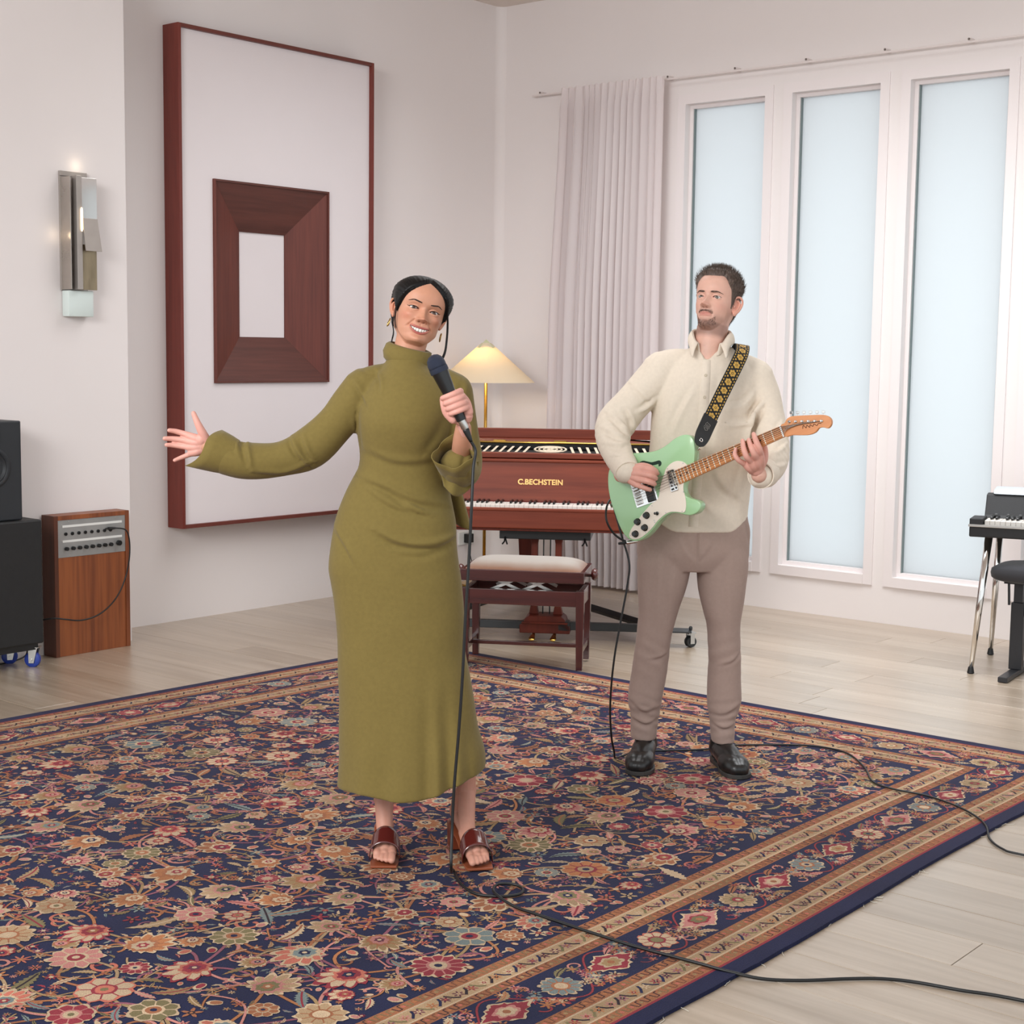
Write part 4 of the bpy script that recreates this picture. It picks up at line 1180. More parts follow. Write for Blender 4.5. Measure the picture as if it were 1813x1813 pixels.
def loft(mb, rings, n=56, ex=2.2):
    """rings: (z, xl, xr, yf, yb[, dz at right])"""
    V = []; F = []
    for r in rings:
        z, xl, xr, yf, yb = r[:5]; yc = r[5] if len(r) > 5 else 0.0; cx, hx = (xl+xr)/2, (xr-xl)/2
        for k in range(n):
            a = 2*math.pi*k/n; ca, sa = math.cos(a), math.sin(a)
            x = math.copysign(abs(ca)**(2/ex), ca); y = math.copysign(abs(sa)**(2/ex), sa)
            V.append((cx + hx*x, yc+(yb if y > 0 else yf)*y, z))
    m = len(rings)
    for i in range(m-1):
        for k in range(n):
            l = (k+1) % n; F.append((i*n+k, i*n+l, (i+1)*n+l, (i+1)*n+k))
    F.append(tuple(reversed(range(n)))); F.append(tuple(range((m-1)*n, m*n)))
    return mb.add(V, F)
def dense(rings, k=5):
    A = np.array([tuple(r) for r in rings]); return [tuple(r) for r in catmull(A, k)]
def crease(V, N, line, amp, w, front=True, cols=(0, 2)):
    """soft cloth fold along a polyline drawn in the (x, z) plane: ridge above, valley below"""
    L = np.array(catmull(line, 6)); P = V[:, list(cols)]
    best = np.full(len(P), 1e9); sd = np.zeros(len(P)); tt = np.zeros(len(P))
    for i in range(len(L)-1):
        a, b = L[i], L[i+1]; d = b-a; ln = np.linalg.norm(d)+1e-9
        t = np.clip(((P-a)@d)/ln**2, 0, 1); q = P-(a+t[:, None]*d); dist = np.linalg.norm(q, axis=1)
        s = np.sign(d[0]*q[:, 1]-d[1]*q[:, 0]); m = dist < best
        best[m] = dist[m]; sd[m] = (dist*s)[m]; tt[m] = ((i+t)/(len(L)-1))[m]
    f = amp*(sd/w)*np.exp(.5-.5*(sd/w)**2)*np.sin(np.pi*np.clip(tt, .02, .98))**.5*(best < 4*w)
    if front: f = f*smoothstep(.1, -.35, N[:, 1])
    return V+N*f[:, None]
def ripple(V, N, c, d, lam, amp, R, wob=0.0):
    c = np.array(c); d = np.array(d, float); d = d/np.linalg.norm(d); q = V-c
    s = q@d; e = np.exp(-(q**2).sum(1)/R**2)
    ph = 2*np.pi*s/lam + wob*np.sin(q[:, 0]*23+q[:, 1]*31+q[:, 2]*17)
    return V+N*(amp*e*np.sin(ph))[:, None]
def cloth_noise(V, N, scale, amp, seed=0):
    rs = np.random.RandomState(seed); f = np.zeros(len(V))
    for k in range(7):
        d = rs.normal(size=3); d /= np.linalg.norm(d); f += np.sin(V@d*scale*(.6+rs.rand())+rs.rand()*6.28)
    return V+N*(amp*f/3)[:, None]
def build_arrays(name, V, F, mat, parent=None, col=None, smooth=True):
    me = raw_mesh(V, F)
    if col is not None:
        at = me.color_attributes.new('Col', 'FLOAT_COLOR', 'POINT')
        at.data.foreach_set('color', np.column_stack([col, np.ones(len(V))]).astype(np.float32).ravel())
    if smooth: me.polygons.foreach_set('use_smooth', [True]*len(me.polygons))
    me.materials.append(mat)
    return link(bpy.data.objects.new(name, me), parent)

def gz(x, c, s): return np.exp(-((x-c)/s)**2)
class Head:
    """head and neck as one surface r(theta, z); z = 0 at the chin, face toward -y; unit scale: 0.225 high"""
    def __init__(s, **k):
        s.smile = 0.0; s.jaw = 1.0; s.wide = 1.0; s.nose = 1.0; s.brow = 1.0; s.eye_open = 1.0; s.lip = 1.0; s.neck = 1.0; s.chin = 1.0; s.lipw = 1.0
        s.ex = .0315; s.ez = .1115; s.zm = .049
        s.__dict__.update(k)
    def base(s, th, z):
        th = np.abs(th)
        w = interp([-.01, .004, .02, .04, .06, .08, .10, .125, .15, .17, .19, .205, .217, .2235, .2252],
                   [.030, .036, .047, .0555, .060, .0640, .0680, .0705, .0730, .0725, .0650, .0520, .0330, .0130, .0008], z)
        w = w*np.where(z < .075, 1-(1-s.jaw)*smoothstep(.08, .03, z), 1)*s.wide
        yf = interp([-.01, .004, .014, .030, .045, .060, .075, .095, .112, .132, .150, .170, .188, .205, .217, .2235, .2252],
                    [.060, .079, .0855, .0815, .0825, .0835, .0825, .0815, .0835, .0905, .0925, .0885, .0780, .0590, .0360, .0140, .0008], z)
        yb = interp([-.01, .03, .055, .08, .105, .13, .15, .17, .19, .205, .217, .2235, .2252],
                    [.060, .066, .074, .0855, .0945, .0985, .0975, .0915, .0785, .0610, .0380, .0150, .0008], z)
        n = interp([-.01, .02, .05, .10, .15, .22], [1.75, 1.85, 2.02, 2.25, 2.2, 2.0], z)
        Y = np.where(th < np.pi/2, yf, yb)
        sn, cs = np.abs(np.sin(th))+1e-9, np.abs(np.cos(th))+1e-9
        R = ((sn/w)**n+(cs/Y)**n)**(-1/n)
        # neck
        nw = interp([-.16, -.10, -.05, 0, .06], [.066, .0560, .0535, .0545, .056], z)*s.neck
        nf = interp([-.16, -.10, -.05, 0, .06], [.036, .0380, .0430, .050, .060], z)*s.neck
        nb = interp([-.16, -.10, -.05, 0, .06], [.092, .0800, .0700, .0665, .074], z)*s.neck
        NY = np.where(th < np.pi/2, nf, nb)
        RN = ((sn/nw)**2+(cs/NY)**2)**-.5
        zj = .001+.036*smoothstep(.40, 1.45, th)+.012*smoothstep(1.7, 2.5, th)
        dl = .0055+.012*smoothstep(.35, 1.5, th)
        return RN+(R-RN)*smoothstep(-1, 1, (z-zj)/dl)
    def feat(s, th, z, r0):
        x = r0*np.sin(th); ax = np.abs(x); fr = smoothstep(1.45, 1.0, np.abs(th))
        ex, ez = s.ex, s.ez
        d = -.0095*gz(ax, ex-.001, .017)*gz(z, ez+.002, .0115)-.0035*gz(ax, .016, .007)*gz(z, ez, .010)
        d += .0028*s.brow*gz(ax, .027, .020)*gz(z, ez+.0185, .0065)
        lid = .0075*np.clip(1-((ax-ex)/.0165)**2-((z-ez)/.0110)**2, 0, 1)**.7
        d += lid
        # nose
        t = np.clip((ez+.008-z)/(ez+.008-.0775), 0, 1)
        p = (.0015+.0225*t**1.25)*s.nose
        p = np.where(z < .0775, p*smoothstep(.0665, .0765, z), p)*smoothstep(ez+.022, ez-.004, z)
        sx = .0060+.0035*t
        d += p*np.exp(-(ax/sx)**2)+.35*p*np.exp(-(ax/(sx*1.9))**2)
        d += .0030*s.nose*np.exp(-((x/.0080)**2+((z-.0785)/.0065)**2))
        d += .0088*np.exp(-(((ax-.0130*s.nose)/.0050)**2+((z-.0755)/.0062)**2))
        d -= .0045*np.exp(-(((ax-.0068)/.0032)**2+((z-.0695)/.0022)**2))
        # cheeks, nasolabial fold
        sm = s.smile
        d += (.0030+.0050*sm)*gz(ax, .044-.003*sm, .016)*gz(z, .086+.002*sm, .016)
        fx = .0185+(.0775-z)*(.46+.22*sm)
        d -= (.0010+.0024*sm)*gz(ax, fx, .0036)*smoothstep(.040, .055, z)*smoothstep(.082, .072, z)
        # mouth
        zm = s.zm; mw = .0245+.0065*sm; u = np.clip(ax/mw, 0, 1.4); env = np.clip(1-u**2, 0, 1)
        lz = zm+.0055*sm*u**2-.0008*(1-sm)*np.cos(u*5)
        up = lz-.0005*sm; lo = lz-.0115*sm*env
        e5 = env**.5
        d += s.lip*.0042*e5*np.exp(-((z-up-.0048*s.lipw)/(.0042*s.lipw))**2)+s.lip*.0050*e5*np.exp(-((z-lo+.0054*s.lipw)/(.0048*s.lipw))**2)
        d -= .0016*gz(x, 0, .0032)*gz(z, .0615, .005)
        if sm < .3: d -= .0034*np.exp(-((z-lz)/.0014)**2)*smoothstep(1.12, .9, u)
        else: d -= .0085*smoothstep(-.0006, .0008, up-z)*smoothstep(-.0006, .0008, z-lo)*smoothstep(1.0, .93, u)
        d -= .0022*gz(u, 1.08, .12)*gz(z, zm+.0055*sm, .005)
        d -= .0028*gz(x, 0, .018)*gz(z, .030, .0055)
        d += (.0040*s.chin)*gz(x, 0, .0145)*gz(z, .0135, .0105)
        # eye opening
        uu = np.clip((ax-ex)/.0152, -1.2, 1.2)
        tilt = .0012*uu
        e0 = np.clip(1-uu**2, 0, 1)
        zu = ez+tilt+.0056*s.eye_open*e0**.8; zl = ez+tilt-.0044*s.eye_open*e0
        op = smoothstep(0, .0009, zu-z)*smoothstep(0, .0009, z-zl)*(np.abs(uu) < 1)
        d -= .0065*op
        d += .0011*np.exp(-((z-zu-.0030)/.0018)**2)*e0-.0012*np.exp(-((z-zu-.0058)/.0013)**2)*e0**.5
        return d*fr, op*fr
    def S(s, th, z):
        r0 = s.base(th, z); d, _ = s.feat(th, z, r0); r = r0+d
        return np.stack([r*np.sin(th), -r*np.cos(th), z+0*r], -1)
    def at(s, x, z, lift=0.0):
        """surface point on the face at lateral position x, height z"""
        if not hasattr(s, 'tab'):
            T, Z = np.meshgrid(np.linspace(-1.35, 1.35, 325), np.linspace(-.02, .225, 246)); s.tab = s.S(T, Z)
        f = (z+.02)/.001; i = int(np.clip(f, 0, 244)); f -= i
        R = s.tab[i]*(1-f)+s.tab[i+1]*f
        return np.array([x, np.interp(x, R[:, 0], R[:, 1])-lift, z])
    def mesh(s, zmin=-.13):
        q = np.linspace(-1, 1, 281); th = np.pi*(.52*q+.48*q**3)
        zs = np.concatenate([np.linspace(zmin, -.012, 18)[:-1], np.linspace(-.012, .138, 134)[:-1], .138+(.2252-.138)*np.sin(np.linspace(0, np.pi/2, 40))])
        T, Z = np.meshgrid(th[:-1], zs)
        r0 = s.base(T, Z); d, op = s.feat(T, Z, r0); r = r0+d
        V = np.stack([r*np.sin(T), -r*np.cos(T), Z], -1); nz, nt = Z.shape
        F = [(j*nt+i, j*nt+(i+1) % nt, (j+1)*nt+(i+1) % nt, (j+1)*nt+i) for j in range(nz-1) for i in range(nt)]
        F.append(tuple(range((nz-1)*nt, nz*nt)))
        return V.reshape(-1, 3), F, T.ravel(), Z.ravel(), (r0*np.sin(T)).ravel(), op.ravel()
    def colours(s, T, Z, X, op, skin, lipc, blush=0.0, stubble=0.0, stub_col=None):
        C = np.tile(np.array(skin[:3]), (len(Z), 1))
        def mixin(m, c):
            nonlocal C
            m = np.clip(m, 0, 1)[:, None]; C = C*(1-m)+np.array(c[:3])*m
        fr = (np.abs(T) < 1.4)
        ax = np.abs(X); sm = s.smile; zm = s.zm; mw = .0245+.0065*sm; u = np.clip(ax/mw, 0, 1.4); env = np.clip(1-u**2, 0, 1)
        lz = zm+.0055*sm*u**2; up = lz; lo = lz-.0115*sm*env
        if blush: mixin(blush*gz(ax, .046, .017)*gz(Z, .082, .016)*fr, (skin[0]*1.0, skin[1]*.62, skin[2]*.62))
        mixin(.35*gz(ax, .0, .012)*gz(Z, .078, .008)*fr, (skin[0]*1.0, skin[1]*.75, skin[2]*.72))
        if stubble:
            m = smoothstep(.040, .022, Z)*smoothstep(-.028, -.006, Z)*(np.abs(T) < 1.9)*smoothstep(.066, .050, ax)
            m = np.maximum(m, .75*gz(Z, .0615, .0052)*smoothstep(.030, .022, ax)*fr)
            m = np.maximum(m, .8*smoothstep(.028, .034, ax)*smoothstep(.06, .035, Z)*fr*smoothstep(-.01, .005, Z)*.7)
            m = np.maximum(m, .45*smoothstep(1.0, 1.25, np.abs(T))*smoothstep(1.75, 1.5, np.abs(T))*smoothstep(.10, .06, Z)*smoothstep(.0, .02, Z))
            mixin(stubble*m, stub_col)
        e5 = env**.4
        lt = s.lipw; mu = e5*smoothstep(.0098*lt, .0076*lt, Z-up)*(Z > up-.0035); ml = e5*smoothstep(.0112*lt, .0090*lt, lo-Z)*(Z < lo+.0025)
        mixin(np.maximum(mu, ml)*fr*(u < 1.02)*.85, lipc)
        if sm > .3:
            ins = (Z < up-.0003)*(Z > lo+.0003)*(u < .98)*fr
            mixin(ins*1.0, (.10, .02, .02))
        # nostril hollows and inside of the eye openings tinted darker
        mixin(.8*np.exp(-(((ax-.0068)/.0026)**2+((Z-.0695)/.0017)**2))*fr, (skin[0]*.25, skin[1]*.15, skin[2]*.12))
        mixin(op*.9, (skin[0]*.45, skin[1]*.3, skin[2]*.28))
        return C
def ear_arrays():
    """a right-hand (+x) ear in its own plane: a = backward, b = up, d = outward"""
    mb = MB()
    hel = [(-.004, .004, .0), (-.008, .018, .004), (-.004, .030, .007), (.008, .035, .009), (.019, .029, .011), (.023, .016, .011), (.020, .0, .009), (.013, -.013, .006), (.004, -.021, .004)]
    f = lambda p: (p[2], p[0], p[1])
    limb(mb, [f(p) for p in hel], [.0036, .0036, .0038, .0040, .0040, .0038, .0036, .0042, .0050], 10, 4)
    ant = [(.004, .022, .005), (.013, .018, .008), (.013, .006, .008), (.008, -.008, .007), (.001, -.012, .005)]
    limb(mb, [f(p) for p in ant], [.003, .0035, .0035, .0032, .003], 8, 4)
    ball(mb, f((.007, .004, -.001)), (.0042, .018, .030)); ball(mb, f((-.004, .001, .004)), (.004, .0045, .006)); ball(mb, f((.004, -.020, .003)), (.0042, .0085, .009))
    V, N, F = remesh(mb, .0015, 5)
    return V, F
EAR = ear_arrays()
def eyeball(name, c, r, gaze, iris, parent, mat):
    gaze = Vector(gaze).normalized(); q = gaze.to_track_quat('Z', 'Y').to_matrix()
    V = []; C = []; F = []; n = 28
    ang = [0.0001, .10, .17, .19, .22, .30, .40, .46, .50, .54, .62, .8, 1.0, 1.3, 1.7, 2.2, 3.1]
    for a in ang:
        for k in range(n):
            t = 2*math.pi*k/n
            rr = r*(1.04 if a < .45 else 1)
            V.append(Vector(c)+q @ Vector((rr*math.sin(a)*math.cos(t), rr*math.sin(a)*math.sin(t), rr*math.cos(a))))
            C.append((.012, .010, .010) if a < .20 else ((np.array(iris[:3])*(.55 if a > .44 else 1)) if a < .51 else ((.30, .25, .23) if a < .55 else (.60, .55, .52))))
    for i in range(len(ang)-1):
        for k in range(n): F.append((i*n+k, i*n+(k+1) % n, (i+1)*n+(k+1) % n, (i+1)*n+k))
    return build_arrays(name, np.array(V), F, mat, parent, np.array([tuple(c_) for c_ in C]))
def strands(items, taper=.25, n=3):
    """items: list of (points, radius); one light mesh"""
    V = []; F = []
    for pts, r in items:
        pts = np.asarray(pts, float); m = len(pts); b = len(V)
        t = pts[-1]-pts[0]; t = t/(np.linalg.norm(t)+1e-9); a = np.cross(t, [0.31, .2, .93]); a /= np.linalg.norm(a)+1e-9; c = np.cross(t, a)
        for i, p in enumerate(pts):
            rr = r*(1-(1-taper)*i/(m-1))
            for k in range(n):
                an = 2*math.pi*k/n; V.append(p+a*rr*math.cos(an)+c*rr*math.sin(an))
        for i in range(m-1):
            for k in range(n): F.append((b+i*n+k, b+i*n+(k+1) % n, b+(i+1)*n+(k+1) % n, b+(i+1)*n+k))
    return np.array(V), F
def M4(loc, scale, roll=0, yaw=0, pitch=0):
    """head placement: pitch > 0 lifts the chin, yaw > 0 turns the face to +x, roll > 0 leans the crown to +x"""
    return (Matrix.Translation(loc) @ Matrix.Rotation(D(roll), 4, 'Y') @ Matrix.Rotation(D(yaw), 4, 'Z') @ Matrix.Rotation(D(-pitch), 4, 'X') @ Matrix.Scale(scale, 4))
def xf(M, V):
    A = np.array(M); return V@A[:3, :3].T+A[:3, 3]
M_EYE = pm('eye_surface', (1, 1, 1, 1), .12, attr='Col')
M_HAIRB = pm('hair_black', lin(16, 13, 13), .45, var=.25, vscale=40, stretch=(1, .15, .15), spec=.22)
M_HAIRBR = pm('hair_brown', lin(88, 72, 63), .6, var=.25, vscale=60)
def skin_mat(name):
    return pm(name, (1, 1, 1, 1), .48, attr='Col', var=.035, vscale=55, bump=.06, bscale=900, sss=.10, spec=.35)
# ------------------------------------------------------------------ the singer
W = empty('person', cw(-.22, 4.40, .0132), AZ, 'person in a long olive high-neck dress holding a microphone, one arm stretched out', 'person')
W_SKIN = lin(192, 138, 112); W_HAND = np.array(lin(214, 156, 142)[:3]); W_LEG = np.array(lin(196, 142, 122)[:3])
WH = Head(smile=1.0, jaw=1.10, wide=1.055, nose=.95, brow=.3, eye_open=.76, lip=.80, lipw=.74, neck=.86, chin=.85)
WM = M4((-.074, -.002, 1.4975), .945, roll=16, yaw=13, pitch=8) @ Matrix.Diagonal((1.01, 1, .912, 1))
# pivot so that the chin stays put: the head frame turns about the neck axis
def woman_body():
    V, F, T, Z, X, op = WH.mesh()
    C = WH.colours(T, Z, X, op, W_SKIN, lin(168, 86, 84), blush=.40)
    parts = [(xf(WM, V), F, C)]
    # ears
    for s in (-1, 1):
        Ve, Fe = EAR; Ve = Ve.copy()*.98
        a = D(22); Ve = np.stack([Ve[:, 0]*math.cos(a)+Ve[:, 1]*math.sin(a), -Ve[:, 0]*math.sin(a)+Ve[:, 1]*math.cos(a), Ve[:, 2]], -1)
        Ve = Ve+np.array([.0685, .004, .102]); Ve[:, 0] *= s
        Fs = Fe if s > 0 else Fe[:, ::-1]
        parts.append((xf(WM, Ve), Fs, np.tile(np.array(W_SKIN[:3])*np.array([1.02, .92, .9]), (len(Ve), 1))))
    # trunk, arms and thighs under the dress
    mb = MB()
    loft(mb, dense([(.62, -.20, .02, .07, .07), (.80, -.235, .02, .09, .10), (.95, -.215, .015, .085, .09), (1.12, -.175, -.015, .075, .07), (1.28, -.19, .02, .10, .07), (1.40, -.17, .0, .07, .06), (1.45, -.125, -.04, .045, .05)], 3))
    limb(mb, [(-.10, .01, 1.38), (-.20, .01, 1.375), (-.285, -.005, 1.275), (-.352, -.02, 1.20), (-.46, -.045, 1.175), (-.56, -.06, 1.185), (-.64, -.07, 1.207)], [.04, .045, .040, .037, .033, .028, .024])
    limb(mb, [(-.06, .01, 1.38), (.035, .01, 1.37), (.062, .0, 1.28), (.074, -.03, 1.17), (.078, -.10, 1.19), (.080, -.16, 1.235), (.084, -.188, 1.275)], [.04, .042, .038, .036, .032, .027, .023])
    limb(mb, [(-.17, 0, .72), (-.165, .0, .5), (-.160, .05, .30)], [.065, .05, .042]); limb(mb, [(-.05, 0, .72), (.02, .01, .5), (.075, .07, .30)], [.065, .05, .042])
    limb(mb, [(-.085, .02, 1.40), (-.085, .015, 1.47)], [.046, .044])
    V, N, F = remesh(mb, .007, 4); parts.append((V, F, np.tile(np.array(W_SKIN[:3]), (len(V), 1))))
    # open hand, palm to the camera
    mb = MB()
    y0 = -.072
    limb(mb, [(-.585, -.062, 1.192), (-.625, -.068, 1.203), (-.650, y0, 1.210)], [.023, .0215, .021], flat=.78)
    for a, b in (((-.648, 1.222), (-.692, 1.237)), ((-.650, 1.213), (-.695, 1.222)), ((-.650, 1.204), (-.693, 1.205)), ((-.650, 1.197), (-.685, 1.188))):
        limb(mb, [(a[0], y0, a[1]), ((a[0]+b[0])/2, y0-.004, (a[1]+b[1])/2), (b[0], y0, b[1])], [.0125, .0128, .0105])
    def fing(p, r, y=y0):
        limb(mb, [(q[0], y+q[2] if len(q) > 2 else y, q[1]) for q in p], r, 12, 5)
    fing([(-.690, 1.238), (-.710, 1.2435, .003), (-.728, 1.2485, .001), (-.744, 1.2515, -.006)], [.0093, .0083, .0076, .0064])
    fing([(-.693, 1.222), (-.716, 1.2255, .003), (-.738, 1.2275, .001), (-.757, 1.2285, -.007)], [.0095, .0085, .0078, .0065])
    fing([(-.692, 1.205), (-.714, 1.207, .003), (-.735, 1.2095, .001), (-.752, 1.2105, -.007)], [.0092, .0082, .0075, .0063])
    fing([(-.683, 1.187), (-.699, 1.1805, .002), (-.715, 1.174, .0), (-.730, 1.1675, -.006)], [.0085, .0073, .0066, .0055])
    fing([(-.640, 1.222, -.002), (-.652, 1.248, -.010), (-.663, 1.273, -.014), (-.6745, 1.300, -.012)], [.0145, .0125, .0098, .0072], y0)
    ball(mb, (-.655, y0-.010, 1.226), (.015, .010, .017))
    V, N, F = remesh(mb, .0017, 4); parts.append((V, F, np.tile(W_HAND, (len(V), 1))))
    # hand closed round the microphone
    mb = MB()
    ax = np.array([.1015-.012, 0, 1.252-1.446]); ax /= np.linalg.norm(ax)         # along the handle, downwards
    mc = np.array([.012, -.235, 1.446])
    sd = np.array([-ax[2], 0, ax[0]]); sd = sd*np.sign(sd[0]); fw_ = np.array([0, -1., 0])    # sideways (to +x), towards camera
    hr = .0150
    limb(mb, [(.080, -.168, 1.245), (.084, -.190, 1.275), (.082, -.206, 1.302)], [.0235, .0225, .022], flat=.8)
    def on(s_, ang, rr):                                # point round the handle: ang 0 = +x side, 90 = camera side
        p = mc+ax*s_+sd*math.cos(ang)*rr+fw_*math.sin(ang)*rr
        return tuple(p)
    for j, (s_, r_) in enumerate(((.088, .0082), (.1045, .0085), (.1205, .0082), (.1355, .0072))):
        A = [-60, -5, 45, 95, 140, 168] if j else [-60, 0, 55, 105, 150, 178]
        limb(mb, [on(s_+.004*(1-k/5.), D(a), hr+r_*1.0+(.006 if k in (1,) else .002 if k == 2 else 0)) for k, a in enumerate(A)], [r_*1.12, r_*1.14, r_*1.04, r_, r_*.95, r_*.78], 12, 5)
    # palm mass behind and to the right of the handle, thumb up its left side
    limb(mb, [on(.088, D(-75), .030), on(.112, D(-60), .033), on(.138, D(-55), .031)], [.013, .015, .015]); limb(mb, [on(.098, D(-40), .030), on(.125, D(-25), .031), on(.150, D(-20), .026)], [.012, .0145, .015])
    limb(mb, [on(.135, D(-60), .028), on(.16, D(-40), .022), (.082, -.206, 1.302)], [.016, .017, .021])
    limb(mb, [on(.152, D(205), .022), on(.130, D(196), .029), on(.110, D(188), .0275), on(.092, D(192), .0250)], [.0135, .0125, .0105, .0080]); limb(mb, [on(.15, D(215), .020), on(.165, D(260), .02), (.082, -.206, 1.302)], [.0125, .0145, .020])
    V, N, F = remesh(mb, .0017, 3); parts.append((V, F, np.tile(W_HAND, (len(V), 1))))
    # lower legs and bare feet in mules
    for (an, hl, bl, tdir, knee) in (((-.150, .060, .175), (-.150, .082, .100), (-.138, -.040, .036), (.03, -1), (-.158, .055, .36)), ((.094, .085, .195), (.066, .108, .108), (.128, -.050, .036), (.22, -1), (.085, .075, .36))):
        mb = MB(); an, hl, bl = map(np.array, (an, hl, bl)); td = np.array([tdir[0], tdir[1], 0.]); td /= np.linalg.norm(td); sdv = np.array([-td[1], td[0], 0])
        limb(mb, [knee, (np.array(knee)*.5+an*.5)+np.array([0, .006, 0]), an+np.array([0, .0, .02]), an-np.array([0, .0, .02])], [.046, .036, .0285, .030])
        limb(mb, [an-np.array([0, 0, .01]), (an+hl)/2+np.array([0, .004, -.005]), hl], [.029, .028, .024])
        mid = (hl*.45+bl*.55)+np.array([0, 0, .012])
        limb(mb, [an+td*.006-np.array([0, 0, .022]), mid, bl+np.array([0, 0, .002])], [.027, .024, .018]); 
        for o_ in (-.018, 0, .018): limb(mb, [mid+sdv*o_*.7-np.array([0, 0, .008]), bl+sdv*o_*1.15, bl+td*.022+sdv*o_*1.2-np.array([0, 0, .004])], [.015, .0145, .012])
        limb(mb, [hl+np.array([0, 0, -.004]), (hl*.5+bl*.5)+np.array([0, 0, -.003])], [.021, .020])
        sgn = 1 if tdir[0] < .1 else -1                    # big toe on the inner side
        for q, (o_, ln, r_) in enumerate(((.0215*sgn, .052, .0105), (.0075*sgn, .050, .0080), (-.0045*sgn, .044, .0075), (-.0155*sgn, .036, .0070), (-.025*sgn, .027, .0066))):
            limb(mb, [bl+td*.012+sdv*o_-np.array([0, 0, .005]), bl+td*(.012+ln*.55)+sdv*o_*1.05-np.array([0, 0, .0065]), bl+td*(.010+ln)+sdv*o_*1.05-np.array([0, 0, .0115])], [r_, r_*1.02, r_*.92], 12, 4)
        V, N, F = remesh(mb, .0022, 4); parts.append((V, F, np.tile(W_LEG, (len(V), 1))))
    Vs, Fs, Cs, b = [], [], [], 0
    for V, F, C in parts:
        Vs.append(V); Cs.append(C); Fs += (F+b).tolist() if isinstance(F, np.ndarray) else [tuple(i+b for i in f) for f in F]; b += len(V)
    return build_arrays('body', np.vstack(Vs), Fs, skin_mat('skin_singer'), W, np.vstack(Cs))
wb_ = woman_body()
# eyes, lashes, brows, teeth
M_BROW = pm('brow_hair', lin(58, 40, 34), .6)
def face_parts(H, M, root, iris, gaze, brow_col, brow_z, brow_t, lash=.0011, n_brow=110, arch=.006, browx=(.012, .047)):
    Mi = M
    for s in (-1, 1):
        p = H.at(s*H.ex, H.ez+.006); c = p+np.array([0, .0118, -.006])
        eyeball('eye', xf(Mi, c[None])[0], .0118*M.to_scale()[0], gaze, iris, root, M_EYE)
        pts = []
        for u in np.linspace(-.98, 1.02, 12):
            e0 = max(0, 1-u*u); zu = H.ez+.0012*u+.0056*H.eye_open*e0**.8
            q = H.at(s*(H.ex+.0152*u), zu+.0007); q[1] -= .0006; pts.append(q)
        if lash > .001: pts.append(pts[-1]+np.array([s*.0035, .002, .0022]))
        mb = MB().tube(xf(Mi, np.array(pts)), [lash*(.35+.65*math.sin(math.pi*min(1, .15+.8*i/(len(pts)-1)))) for i in range(len(pts))], 6)
        mb.build('eyelash', M_HAIRB, root, smooth=True)
        rs = np.random.RandomState(5); it = []
        for k in range(n_brow):
            t = rs.rand(); x = browx[0]+(browx[1]-browx[0])*t; th_ = brow_t*(1-.75*max(0, t-.35)/.65)*(.65+.35*min(1, t*5))
            z = brow_z+arch*smoothstep(0, .68, t)-arch*.75*smoothstep(.66, 1.05, t)+rs.uniform(-1, 1)*th_
            p0 = H.at(s*x, z, .0008); dx = .0055; dz = .0022*(1-1.9*t)
            p1 = H.at(s*(x+dx), z+dz, .0013); it.append((xf(Mi, np.array([p0, (p0+p1)/2, p1])), .00058))
        V, F = strands(it); build_arrays('eyebrow', V, F, brow_col, root)
face_parts(WH, WM, W, lin(72, 46, 32), (.10, -1, -.10), M_BROW, .1305, .0020, .0014, n_brow=260, arch=.0050, browx=(.0135, .047))
def teeth():
    mb = MB(); M_TOOTH = pm('tooth', lin(238, 232, 222), .2)
    tw = [.0088, .0070, .0071, .0040]
    x = 0
    it = []
    for i, w in enumerate(tw):
        for s in (-1, 1):
            cxx = s*(x+w/2); it.append((cxx, w))
        x += w*.97
    for cxx, w in it:
        u = abs(cxx)/.028; z1 = WH.zm+.0055*u*u+.002; h = (.0132 if w > .006 else .0105)*(1-.30*u)
        p = WH.at(cxx, .066); y = -.0795+.9*(cxx**2)/.055
        a = math.atan2(cxx*2*.9/.055, 1)
        mt = Matrix.Translation((cxx, y, z1-h/2)) @ Matrix.Rotation(a, 4, 'Z')
        b = bmesh.new(); bmesh.ops.create_cube(b, size=1.0)
        for v in b.verts: v.co = mt @ Vector((v.co.x*w*1.0, v.co.y*.004, v.co.z*h))
        bmesh.ops.bevel(b, geom=list(b.edges), offset=.0009, segments=2, affect='EDGES')
        mb.add([WM @ v.co for v in b.verts], [[v.index for v in f.verts] for f in b.faces]); b.free()
    mb.build('teeth', M_TOOTH, W, smooth=True, kind='stuff')
teeth()
